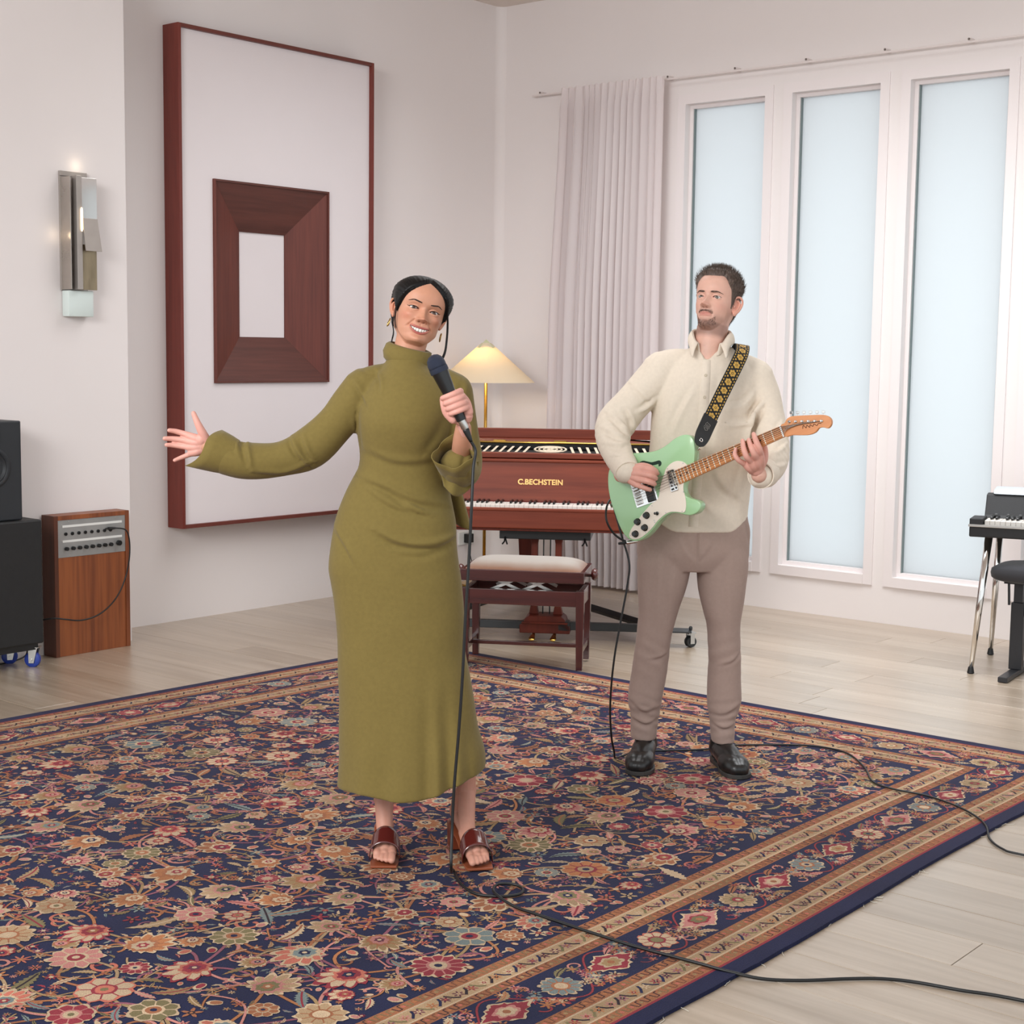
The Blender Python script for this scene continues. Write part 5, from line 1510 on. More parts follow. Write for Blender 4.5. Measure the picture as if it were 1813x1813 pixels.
def woman_hair():
    th = np.linspace(-np.pi, np.pi, 301); zs = np.concatenate([np.linspace(-.005, .16, 90)[:-1], .16+(.2252-.16)*np.sin(np.linspace(0, np.pi/2, 46))])
    T, Z = np.meshgrid(th[:-1], zs); aT = np.abs(T)
    # hairline height as a function of azimuth; a parting a little to +x at the front
    line = interp([0, .10, .28, .48, .68, .86, 1.04, 1.20, 1.40, 1.75, 1.95, 2.3, 3.15], [.2010, .1975, .1865, .1710, .1515, .1290, .1060, .0880, .1080, .118, .075, .028, .012], aT)
    dd = Z-line
    r0 = WH.base(T, Z); d, _ = WH.feat(T, Z, r0); r = r0+np.where(aT > 1.2, d, d)
    thick = .0100*smoothstep(0, .020, dd)+.0042*smoothstep(.01, .06, dd)*smoothstep(.75, 1.3, aT)*smoothstep(.205, .17, Z)
    part = np.exp(-((r*np.sin(T)-.004)/.0035)**2)*smoothstep(1.0, .3, aT)
    x, y = r*np.sin(T), -r*np.cos(T)
    phi = np.arctan2(x, Z-.085)
    groove = .00055*np.sin(phi*95+3*np.sin(phi*13))+.0004*np.sin(phi*210+y*40)
    rr = r+thick*(1-.5*part)+groove*smoothstep(0, .012, dd)-.0012*(dd < .001)
    V = np.stack([rr*np.sin(T), -rr*np.cos(T), Z+.55*thick*smoothstep(.15, .225, Z)], -1); nz, nt = Z.shape
    keep = dd > -.0035
    F = [(j*nt+i, j*nt+(i+1) % nt, (j+1)*nt+(i+1) % nt, (j+1)*nt+i) for j in range(nz-1) for i in range(nt) if keep[j, i] and keep[j, (i+1) % nt] and keep[j+1, i] and keep[j+1, (i+1) % nt]]
    F.append(tuple(range((nz-1)*nt, nz*nt)))
    mb = MB().add(V.reshape(-1, 3), F)
    # low bun
    ball(mb, (.0, .105, .075), (.042, .034, .038), 18)
    o = build_arrays('hair', xf(WM, np.array(mb.v)), mb.f, M_HAIRB, W)
    # loose strands framing the face
    def lock(pts, r0_, name='hair_strand', n=7, spread=.0022):
        rs = np.random.RandomState(len(pts)); P = catmull(pts, 6); L = MB()
        for k in range(n):
            off = rs.normal(size=3)*spread; prof = np.linspace(1, .25, len(P))
            L.tube(xf(WM, P+off[None]*np.linspace(.4, 1, len(P))[:, None]), [r0_*q for q in prof], 5)
        L.build(name, M_HAIRB, W, smooth=True)
    e = lambda a, z, l: tuple(WH.S(np.array([a]), np.array([z]))[0]*np.array([1+l/.07, 1+l/.09, 1]))
    lock([(.050, -.078, .172), (.066, -.062, .150), (.074, -.052, .125), (.082, -.046, .10), (.089, -.043, .07), (.094, -.042, .04), (.097, -.043, .012), (.095, -.045, -.012), (.088, -.047, -.026), (.083, -.048, -.020)], .0022)
    lock([(-.046, -.078, .172), (-.063, -.060, .150), (-.0725, -.044, .122), (-.0755, -.034, .096), (-.0735, -.032, .072), (-.069, -.034, .050), (-.063, -.038, .034)], .0020)
    lock([e(-1.75, .06, .006), e(-1.8, .03, .012), e(-1.75, .0, .014), e(-1.6, -.03, .012)], .0011, n=4)
woman_hair()
def earrings():
    M_ER = pm('earring_gold', lin(190, 160, 100), .2, 1.0)
    for s in (-1, 1):
        mb = MB(); cx_ = s*.0800
        z0 = .066
        for k in range(3):
            mb.tube([(cx_+.001*k*s, -.004+.008*math.cos(a)*(1-.15*k)+.003*k, z0-.012-.004*k+.012*math.sin(a)*(1-.18*k)) for a in np.linspace(0, 2*math.pi, 20)[:-1]], .0014, 6, closed=True)
        mb2 = MB(); mb2.v = [tuple(WM @ Vector(v)) for v in mb.v]; mb2.f = mb.f
        mb2.build('earring', M_ER, W, smooth=True)
earrings()

# dress
def fabric(name, col, scale=900, bump=.25, var=.04, sheen=.15, rough=.85):
    return pm(name, col, rough, var=var, vscale=90, bump=bump, bscale=scale, sheen=sheen, spec=.2)
M_DRESS = fabric('olive_crepe', lin(117, 101, 54), 700, .22, .05)
def dress():
    mb = MB()
    loft(mb, dense([(.220, -.280, .152, .172, .175), (.26, -.277, .150, .168, .170), (.30, -.276, .145, .163, .165), (.40, -.2765, .128, .152, .155), (.54, -.278, .106, .140, .145), (.62, -.2795, .089, .134, .140), (.69, -.283, .086, .130, .138), (.75, -.290, .084, .128, .138),
        (.82, -.301, .078, .127, .142), (.86, -.306, .0715, .126, .146), (.92, -.300, .064, .124, .146), (.985, -.290, .060, .120, .138), (1.03, -.277, .052, .114, .122), (1.084, -.256, .042, .106, .106), (1.12, -.238, .034, .102, .096), (1.15, -.222, .028, .102, .092),
        (1.19, -.2165, .030, .110, .090), (1.235, -.222, .040, .128, .090), (1.28, -.226, .050, .140, .092), (1.33, -.222, .056, .132, .092), (1.375, -.205, .045, .112, .088), (1.41, -.178, .018, .090, .078), (1.44, -.150, -.020, .070, .066), (1.46, -.142, -.027, .060, .060)], 4), 64, 2.15)
    # shoulders and sleeves
    limb(mb, [(-.10, .005, 1.395), (-.165, .005, 1.392), (-.210, .003, 1.368)], [.050, .052, .060]); limb(mb, [(-.06, .005, 1.395), (.005, .005, 1.388), (.047, .003, 1.365)], [.050, .052, .058])
    limb(mb, [(-.205, .003, 1.372), (-.245, -.002, 1.325), (-.290, -.008, 1.268), (-.356, -.022, 1.204), (-.437, -.042, 1.172), (-.530, -.057, 1.167), (-.580, -.063, 1.176), (-.600, -.066, 1.182)], [.062, .058, .055, .060, .050, .052, .052, .050], 24)
    limb(mb, [(.047, .003, 1.365), (.060, .003, 1.31), (.070, -.002, 1.25), (.078, -.015, 1.185), (.076, -.05, 1.152), (.070, -.095, 1.152), (.066, -.125, 1.165)], [.058, .053, .052, .055, .055, .052, .050], 24)
    V, N, F = remesh(mb, .0048, 6)
    # hem rises to the right; flattened cuff end of the stretched sleeve
    V[:, 2] += smoothstep(.44, .22, V[:, 2])*.060*smoothstep(-.02, .16, V[:, 0])
    V[:, 2] += smoothstep(.33, .23, V[:, 2])*.006*np.sin(V[:, 0]*26+.6)
    # skirt folds running down to the hem
    for (x0, x1, amp, w, zt) in ((.012, .022, .013, .020, .66), (.062, .082, .015, .020, .62), (-.075, -.085, .006, .03, .5), (-.185, -.20, .006, .025, .42), (.118, .13, .008, .014, .42)):
        t = smoothstep(zt, .20, V[:, 2]); xc = x0+(x1-x0)*t
        V = V-np.array([0, 1., 0])*(amp*t*np.exp(-((V[:, 0]-xc)/w)**2)*smoothstep(.2, -.3, N[:, 1]))[:, None]
        V = V+np.array([0, 1., 0])*(amp*.8*t*np.exp(-((V[:, 0]-xc+w*1.6)/w)**2)*smoothstep(.2, -.3, N[:, 1]))[:, None]
    for line, amp, w in (([(-.215, 1.125), (-.14, 1.10), (-.06, 1.065), (.03, 1.045)], .005, .011), ([(-.20, 1.10), (-.12, 1.05), (-.05, 1.03)], .0035, .010), ([(-.11, 1.075), (-.05, 1.035), (-.01, 1.02)], .004, .008),
                         ([(-.16, .975), (-.10, .945), (-.03, .935), (.035, .945), (.068, .962)], .0075, .011), ([(-.10, .92), (-.03, .915), (.04, .935)], .004, .010), ([(-.29, .98), (-.25, .93), (-.22, .88)], .003, .008),
                         ([(-.19, 1.20), (-.10, 1.17), (.01, 1.175)], .003, .012), ([(.04, 1.30), (.01, 1.24), (-.02, 1.20)], .003, .012), ([(-.235, 1.40), (-.21, 1.36), (-.19, 1.33)], .004, .007), ([(-.17, 1.425), (-.155, 1.40), (-.15, 1.37)], .0035, .007),
                         ([(-.225, 1.30), (-.222, 1.24), (-.215, 1.20)], -.004, .008), ([(-.41, 1.235), (-.385, 1.19), (-.355, 1.155)], .006, .007), ([(-.375, 1.24), (-.36, 1.20), (-.34, 1.17)], .005, .007), ([(-.54, 1.24), (-.525, 1.19), (-.515, 1.15)], .006, .008), ([(-.57, 1.245), (-.555, 1.20)], .004, .006),
                         ([(-.50, 1.137), (-.42, 1.133), (-.34, 1.165)], .004, .008), ([(.10, 1.22), (.09, 1.17), (.10, 1.13)], .004, .008), ([(.08, 1.40), (.07, 1.34), (.05, 1.30)], .003, .010)):
        N = normals(V, F); V = crease(V, N, line, amp*1.25, w*.82)
    N = normals(V, F); V = cloth_noise(V, N, 38, .0010, 2)
    d = build_arrays('dress', V, F, M_DRESS, W)
    # wrapped stand collar
    mb = MB(); n = 60; rows = []
    for j, (t, ro) in enumerate([(0, .004), (.12, .0105), (.5, .012), (.9, .010), (1.0, .003), (.97, -.004), (.5, -.004)]):
        ring = []
        for k in range(n):
            a = 2*math.pi*k/n; x, y = math.cos(a), math.sin(a)
            z0 = 1.447-.012*x-.010*(-y); z1 = 1.494-.014*x+.004*y
            fold = .0035*math.sin(5*t*1.3+2.2*x)+.004*max(0, -y)*math.sin(t*3.1)
            ring.append((-.086+(.058-.004*t+ro+fold*.6)*x+.006*t, .008+(.056-.006*t+ro+fold)*y, z0+(z1-z0)*t))
        rows.append(ring)
    V = [p for r in rows for p in r]; m = len(rows)
    mb.add(V, [(i*n+k, i*n+(k+1) % n, ((i+1) % m)*n+(k+1) % n, ((i+1) % m)*n+k) for i in range(m) for k in range(n)])
    mb.build('collar', M_DRESS, d, smooth=True)
    # open flared cuffs
    def cuff(c0, c1, rx, rz, n=48, flare=None, name='cuff', slant=0.0):
        mb = MB(); c0, c1 = np.array(c0), np.array(c1); ax = (c1-c0)/np.linalg.norm(c1-c0)
        u = np.cross(ax, [0, 1, 0]); u /= np.linalg.norm(u); v = np.cross(ax, u)
        rows = []
        prof = [(0, .9, 0), (.35, .98, 0), (.7, 1.03, 0), (1, 1.06, 0), (1.0, 1.02, 0), (.7, .97, 0), (.2, .88, 0)]
        for (t, s, _) in prof:
            ring = []
            for k in range(n):
                a = 2*math.pi*k/n; f = flare(a, t) if flare else 0
                p = c0+(c1-c0)*(t+ (0.10*math.sin(3*a+1) if t > .3 else 0)*t)+u*math.cos(a)*(rx*s+f)+v*math.sin(a)*(rz*s+f)
                p = p+ax*slant*(p[2]-(c0+(c1-c0)*t)[2])*t
                ring.append(tuple(p))
            rows.append(ring)
        m = len(rows)
        mb.add([p for r in rows for p in r], [(i*n+k, i*n+(k+1) % n, (i+1)*n+(k+1) % n, (i+1)*n+k) for i in range(m-1) for k in range(n)])
        return mb.build(name, M_DRESS, d, smooth=True)
    cuff((-.565, -.062, 1.176), (-.650, -.070, 1.203), .057, .050, flare=lambda a, t: .003*math.sin(2*a)*t+.003*t, slant=-.42)
    cuff((.066, -.10, 1.150), (.058, -.178, 1.208), .052, .050, flare=lambda a, t: (.006*math.sin(3*a+.6)+.004*math.sin(5*a))*t)
    # hanging lower edge of the raised sleeve, tie hanging behind the waist
    P = []; nu, nv = 16, 12
    for j in range(nv+1):
        for i in range(nu+1):
            a, b = i/nu, j/nv
            P.append((.020+.105*a-.01*b+.012*math.sin(a*5)*b*0+.02*b*(1-a), -.150+.06*a+.010*math.sin(a*9+b*2), 1.165+.01*a-b*(.055+.035*math.sin(a*math.pi))))
    fl_ = MB().add(P, [(j*(nu+1)+i, j*(nu+1)+i+1, (j+1)*(nu+1)+i+1, (j+1)*(nu+1)+i) for j in range(nv) for i in range(nu)]).build('sleeve_drape', M_DRESS, d, smooth=True)
    so = fl_.modifiers.new('thickness', 'SOLIDIFY'); so.thickness = .003
    P = []; nu, nv = 10, 18
    for j in range(nv+1):
        for i in range(nu+1):
            a, b = i/nu, j/nv
            P.append((.0+.085*a*(.6+.4*b)+.015*b, .115+.02*math.sin(a*6)+.01*b, 1.14-.165*b-.02*a*b+.02*(1-a)*b))
    tl = MB().add(P, [(j*(nu+1)+i, j*(nu+1)+i+1, (j+1)*(nu+1)+i+1, (j+1)*(nu+1)+i) for j in range(nv) for i in range(nu)]).build('back_tie', M_DRESS, d, smooth=True)
    so = tl.modifiers.new('thickness', 'SOLIDIFY'); so.thickness = .004
dress()
# mules
M_MULE = pm('oxblood_leather', lin(84, 30, 26), .16, coat=.6)
M_SOLE = pm('tan_sole', lin(138, 72, 44), .4)
M_HEEL = wood('stacked_heel', (104, 46, 26), (128, 60, 36), .35, 8, 'Z', 8)
def mule(hl, bl, td, name='shoe'):
    hl, bl = np.array(hl), np.array(bl); td = np.array([td[0], td[1], 0.]); td /= np.linalg.norm(td); sd = np.array([-td[1], td[0], 0.])
    s = empty(name); s.parent = W
    # sole: follows the foot from heel to square toe
    prof = [(hl+np.array([0, .024, -.024])+td*0, .026), (hl+td*.02+np.array([0, 0, -.026]), .029), (hl*.55+bl*.45+np.array([0, 0, -.026]), .027), (hl*.25+bl*.75+np.array([0, 0, -.0235]), .033), (bl+np.array([0, 0, -.022]), .040), (bl+td*.035+np.array([0, 0, -.0245]), .0405), (bl+td*.066+np.array([0, 0, -.0245]), .037)]
    A = catmull([np.append(p, w) for p, w in prof], 5)
    for mat_, t0, t1, nm in ((M_SOLE, -.002, -.009, 'sole'),):
        mb = MB(); V = []
        for q in A:
            c, w = q[:3], q[3]
            V += [c+sd*w+np.array([0, 0, t0]), c-sd*w+np.array([0, 0, t0]), c-sd*w+np.array([0, 0, t1]), c+sd*w+np.array([0, 0, t1])]
        m = len(A); Fc = [(i*4+k, i*4+(k+1) % 4, i*4+4+(k+1) % 4, i*4+4+k) for i in range(m-1) for k in range(4)]+[(3, 2, 1, 0), (m*4-4, m*4-3, m*4-2, m*4-1)]
        mb.add(V, Fc).build(nm, mat_, s, bev=.0015)
    # block heel
    c = hl+np.array([0, 0, 0]); f = hl+td*.042
    zt = hl[2]-.031
    V = []
    for z, k in ((.001, .92), (zt, 1.0)):
        V += [(*(c-td*.024*k+sd*.027*k)[:2], z), (*(c-td*.024*k-sd*.027*k)[:2], z), (*(f-sd*.027*k+td*(.0 if z > .02 else -.006))[:2], z-(.012 if z > .02 else 0)), (*(f+sd*.027*k+td*(.0 if z > .02 else -.006))[:2], z-(.012 if z > .02 else 0))]
    MB().hexa(V).build('heel', M_HEEL, s, bev=.003)
    # vamp band over the instep
    n = 20; rows = []
    for t, apex in ((-.034, .060), (-.026, .0545), (-.014, .0465), (-.002, .0395), (.012, .0325), (.022, .028)):
        base = bl+td*t; ring = []
        for k in range(n+1):
            a = math.pi*k/n
            ring.append(tuple(base+sd*math.cos(a)*(.0435-.002*max(0, -t)/.05)+np.array([0, 0, -.025+(apex+.025)*math.sin(a)**.62])))
        rows.append(ring)
    m = len(rows)
    vp = MB().add([p for r in rows for p in r], [(i*(n+1)+k, i*(n+1)+k+1, (i+1)*(n+1)+k+1, (i+1)*(n+1)+k) for i in range(m-1) for k in range(n)]).build('vamp', M_MULE, s, smooth=True)
    so = vp.modifiers.new('thickness', 'SOLIDIFY'); so.thickness = .0016; so.offset = 1
mule((-.150, .082, .100), (-.138, -.040, .036), (.03, -1)); mule((.066, .108, .108), (.128, -.050, .036), (.22, -1))
# microphone in the hand
mcw = W.matrix_world
def wl(p): return cw(-.22+p[0], 4.40+p[1], p[2]+.0132)
M_GRILL = pm('mic_grille', lin(52, 58, 76), .45, .6, bump=.9, bscale=1500)
M_MICB = pm('mic_black', lin(20, 20, 22), .28)
def microphone():
    a = Vector((.012, -.235, 1.446)); b = Vector((.1015, -.235, 1.252)); ax = (b-a).normalized()
    o = empty('microphone', wl(a), AZ, 'black handheld microphone with blue-grey grille held in a fist', 'microphone')
    R_ = ax.to_track_quat('Z', 'Y').to_matrix().to_4x4()
    MB().lathe([(.004, -.028), (.014, -.0245), (.0215, -.016), (.0248, -.004), (.0252, .004), (.0248, .010)], R_, 32).build('grille', M_GRILL, o, smooth=True)
    MB().lathe([(.0254, .009), (.0258, .012), (.0258, .020), (.0250, .023), (.0240, .023)], R_, 32).build('collar_ring', M_GRILL, o, smooth=True, angle=40)
    MB().lathe([(.0232, .022), (.0222, .034), (.0200, .060), (.0172, .090), (.0150, .120), (.0140, .158), (.0138, .164), (.012, .165)], R_, 32).build('handle', M_MICB, o, smooth=True, angle=40)
    MB().lathe([(.0105, .163), (.0105, .186), (.0092, .188), (.0088, .190)], R_, 24).build('connector', M_STEEL, o, smooth=True, angle=40)
    MB().lathe([(.0088, .188), (.0092, .195), (.0060, .220), (.0044, .228)], R_, 20).build('strain_relief', M_RUB, o, smooth=True)
    return a+ax*.226, ax
MIC_END, MIC_AX = microphone()
# ------------------------------------------------------------------ the guitarist
MO = (.63, 5.39)
G = empty('person', cw(*MO, .0132), AZ, 'person in a cream shirt and taupe trousers playing a pale green guitar', 'person')
def gl(p): return cw(MO[0]+p[0], MO[1]+p[1], p[2]+.0132)
G_SKIN = lin(214, 168, 150); G_HAND = np.array(lin(216, 160, 145)[:3])
GH = Head(smile=0.0, jaw=.94, wide=1.0, nose=1.0, brow=1.1, eye_open=.60, lip=.75, lipw=.85, neck=1.0, chin=1.1)
GM = M4((.056, .016, 1.554), .985, roll=3.0, yaw=-32, pitch=14) @ Matrix.Diagonal((.97, 1, 1.0, 1))
def man_body():
    V, F, T, Z, X, op = GH.mesh(-.15)
    C = GH.colours(T, Z, X, op, G_SKIN, lin(196, 134, 122), blush=.22, stubble=.62, stub_col=lin(104, 76, 66))
    parts = [(xf(GM, V), F, C)]
    for s in (-1, 1):
        Ve, Fe = EAR; Ve = Ve.copy()*1.08
        a = D(26); Ve = np.stack([Ve[:, 0]*math.cos(a)+Ve[:, 1]*math.sin(a), -Ve[:, 0]*math.sin(a)+Ve[:, 1]*math.cos(a), Ve[:, 2]], -1)
        Ve = Ve+np.array([.069, .006, .100]); Ve[:, 0] *= s
        parts.append((xf(GM, Ve), Fe if s > 0 else Fe[:, ::-1], np.tile(np.array(G_SKIN[:3])*np.array([1.03, .88, .86]), (len(Ve), 1))))
    mb = MB()
    loft(mb, dense([(.75, -.13, .17, .08, .09, .05), (.90, -.125, .175, .085, .09, .05), (1.05, -.10, .165, .09, .085, .045), (1.25, -.10, .20, .10, .09, .04), (1.40, -.08, .20, .085, .085, .035), (1.47, -.0, .12, .06, .065, .03)], 3))
    limb(mb, [(.050, .025, 1.44), (.054, .022, 1.50), (.062, .028, 1.55)], [.070, .062, .052])
    limb(mb, [(.0, .035, 1.42), (-.10, .035, 1.415), (-.19, .02, 1.335), (-.278, .0, 1.235), (-.275, -.09, 1.16), (-.252, -.16, 1.095), (-.238, -.19, 1.075)], [.05, .045, .044, .042, .037, .031, .028])
    limb(mb, [(.12, .035, 1.42), (.205, .03, 1.395), (.255, .0, 1.29), (.268, -.06, 1.165), (.25, -.17, 1.115), (.205, -.28, 1.085), (.182, -.325, 1.088)], [.05, .044, .044, .042, .037, .031, .028])
    limb(mb, [(-.085, .05, .80), (-.11, .06, .5), (-.14, .11, .10)], [.075, .055, .030]); limb(mb, [(.12, .05, .80), (.135, .06, .5), (.145, .085, .10)], [.075, .055, .030])
    V, N, F = remesh(mb, .008, 4); parts.append((V, F, np.tile(np.array(G_SKIN[:3]), (len(V), 1))))
    # picking hand
    mb = MB(); dy = .030
    def P(*q): return [(a, b+dy, c) for a, b, c in q]
    limb(mb, P((-.262, -.18, 1.070), (-.240, -.212, 1.077), (-.222, -.232, 1.075)), [.027, .0255, .025], flat=.8)
    for k in (((-.232, -.228, 1.086), (-.196, -.250, 1.096)), ((-.232, -.232, 1.078), (-.200, -.256, 1.081)), ((-.232, -.230, 1.070), (-.206, -.254, 1.062)), ((-.234, -.226, 1.060), (-.215, -.245, 1.044))):
        limb(mb, P(k[0], tuple((np.array(k[0])+k[1])/2), k[1]), [.0155, .0150, .0125])
    limb(mb, P((-.197, -.250, 1.096), (-.171, -.272, 1.096), (-.152, -.264, 1.087), (-.142, -.246, 1.080)), [.0115, .0102, .0095, .0075], 12)
    limb(mb, P((-.201, -.256, 1.080), (-.173, -.280, 1.077), (-.153, -.270, 1.068), (-.147, -.248, 1.063)), [.0118, .0104, .0096, .0076], 12)
    limb(mb, P((-.207, -.254, 1.061), (-.179, -.276, 1.056), (-.157, -.266, 1.048), (-.150, -.244, 1.044)), [.0114, .0100, .0092, .0074], 12)
    limb(mb, P((-.216, -.245, 1.043), (-.190, -.262, 1.034), (-.170, -.256, 1.027), (-.164, -.240, 1.025)), [.0102, .0088, .0080, .0066], 12)
    limb(mb, P((-.222, -.228, 1.092), (-.195, -.236, 1.104), (-.168, -.240, 1.100), (-.146, -.243, 1.088)), [.0145, .0125, .0108, .0082], 12)
    V, N, F = remesh(mb, .0018, 4); parts.append((V, F, np.tile(G_HAND, (len(V), 1))))
    # fretting hand
    mb = MB(); dy = .034
    limb(mb, P((.192, -.32, 1.070), (.180, -.352, 1.092), (.172, -.372, 1.110)), [.027, .0255, .025], flat=.85)
    for a_, b_ in (((.182, -.372, 1.116), (.176, -.420, 1.160)), ((.174, -.378, 1.112), (.162, -.418, 1.146)), ((.166, -.376, 1.108), (.146, -.412, 1.136)), ((.160, -.372, 1.104), (.131, -.398, 1.126))):
        limb(mb, P(a_, tuple((np.array(a_)+b_)/2-np.array([0, .006, 0])), b_), [.0160, .0150, .0120])
    limb(mb, P((.176, -.420, 1.160), (.168, -.440, 1.180), (.157, -.440, 1.204), (.152, -.416, 1.226)), [.0115, .0106, .0096, .0076], 12)
    limb(mb, P((.162, -.418, 1.146), (.151, -.440, 1.164), (.142, -.436, 1.186), (.138, -.408, 1.206)), [.0118, .0106, .0096, .0076], 12)
    limb(mb, P((.146, -.412, 1.136), (.128, -.434, 1.154), (.119, -.428, 1.180), (.119, -.400, 1.203)), [.0112, .0100, .0092, .0074], 12)
    limb(mb, P((.131, -.398, 1.126), (.106, -.414, 1.140), (.094, -.410, 1.158), (.099, -.390, 1.174)), [.0102, .0088, .0080, .0066], 12)
    limb(mb, P((.184, -.366, 1.112), (.196, -.372, 1.145), (.196, -.360, 1.180), (.186, -.345, 1.205)), [.0150, .0135, .0115, .0090], 12)
    V, N, F = remesh(mb, .0018, 4); parts.append((V, F, np.tile(G_HAND, (len(V), 1))))
    Vs, Fs, Cs, b = [], [], [], 0
    for V, F, C in parts:
        Vs.append(V); Cs.append(C); Fs += (F+b).tolist() if isinstance(F, np.ndarray) else [tuple(i+b for i in f) for f in F]; b += len(V)
    return build_arrays('body', np.vstack(Vs), Fs, skin_mat('skin_guitarist'), G, np.vstack(Cs))
man_body()
face_parts(GH, GM, G, lin(96, 88, 78), (-.42, -1, .10), pm('brow_brown', lin(92, 70, 60), .6), .1258, .0024, .0008, n_brow=170, arch=.0030, browx=(.012, .047))
def man_hair():
    th = np.linspace(-np.pi, np.pi, 221); zs = np.concatenate([np.linspace(.03, .16, 60)[:-1], .16+(.2252-.16)*np.sin(np.linspace(0, np.pi/2, 34))])
    T, Z = np.meshgrid(th[:-1], zs); aT = np.abs(T)
    line = interp([0, .30, .55, .72, .85, 1.05, 1.25, 1.38, 1.55, 1.9, 2.3, 3.15], [.186, .188, .190, .182, .164, .146, .108, .086, .128, .098, .050, .038], aT)
    dd = Z-line; r = GH.base(T, Z)+GH.feat(T, Z, GH.base(T, Z))[0]
    side = smoothstep(.186, .146, Z)
    thick = (.0135*(1-side)+.0028*side)*smoothstep(0, .014, dd)
    rs = np.random.RandomState(2)
    nz_ = .0016*np.sin(T*37+Z*160)+.0014*np.sin(T*61-Z*260)+.0012*np.sin(T*23+Z*420)
    rr = r+thick+nz_*smoothstep(0, .015, dd)*(1-.6*side)-.0012*(dd < .001)
    V = np.stack([rr*np.sin(T), -rr*np.cos(T), Z+.8*thick*smoothstep(.15, .222, Z)], -1); nz, nt = Z.shape; keep = dd > -.003
    F = [(j*nt+i, j*nt+(i+1) % nt, (j+1)*nt+(i+1) % nt, (j+1)*nt+i) for j in range(nz-1) for i in range(nt) if keep[j, i] and keep[j, (i+1) % nt] and keep[j+1, i] and keep[j+1, (i+1) % nt]]
    F.append(tuple(range((nz-1)*nt, nz*nt)))
    build_arrays('hair', xf(GM, V.reshape(-1, 3)), F, M_HAIRBR, G)
    idx = np.argwhere(dd > .0015); it = []
    for j, i in idx[rs.choice(len(idx), min(len(idx), 5200), replace=False)]:
        p = V[j, i]; sd = side[j, i]; nrm = p-np.array([0, .005, .11]); nrm /= np.linalg.norm(nrm)
        d = nrm*(.8-.5*sd)+np.array([.1*rs.normal(), -.35*(1-sd)+.15*sd, .55*(1-sd)-.55*sd])+rs.normal(size=3)*.16; d /= np.linalg.norm(d)
        L = (.011+.010*rs.rand())*(1-sd)+(.0045+.0025*rs.rand())*sd
        q = p-nrm*.001; it.append((xf(GM, np.array([q, q+d*L*.55+nrm*.0005, q+d*L])), .00055))
    Vh, Fh = strands(it, .15); build_arrays('hair_strands', Vh, Fh, M_HAIRBR, G)['kind'] = 'stuff'
    # moustache and short chin beard
    it = []
    M_BEARD = pm('beard_hair', lin(88, 66, 56), .6)
    for k in range(900):
        u = rs.uniform(-1, 1)
        if k < 300: x, z = u*.027, .0605+rs.uniform(-.0042, .0035)-.0045*u*u
        else:
            x, z = u*.036, .016+rs.uniform(-.016, .010)+.022*abs(u)**2.2
            if abs(x) < .016 and z > .026: continue
        p0 = GH.at(x, z, .0001); d = np.array([.25*np.sign(x)*(k < 300)+.1*rs.normal(), -.35, -.8]); d /= np.linalg.norm(d)
        it.append((xf(GM, np.array([p0, p0+d*.0017, p0+d*.0034])), .00033))
    Vb, Fb = strands(it, .3); build_arrays('beard', Vb, Fb, M_BEARD, G)['kind'] = 'stuff'
man_hair()

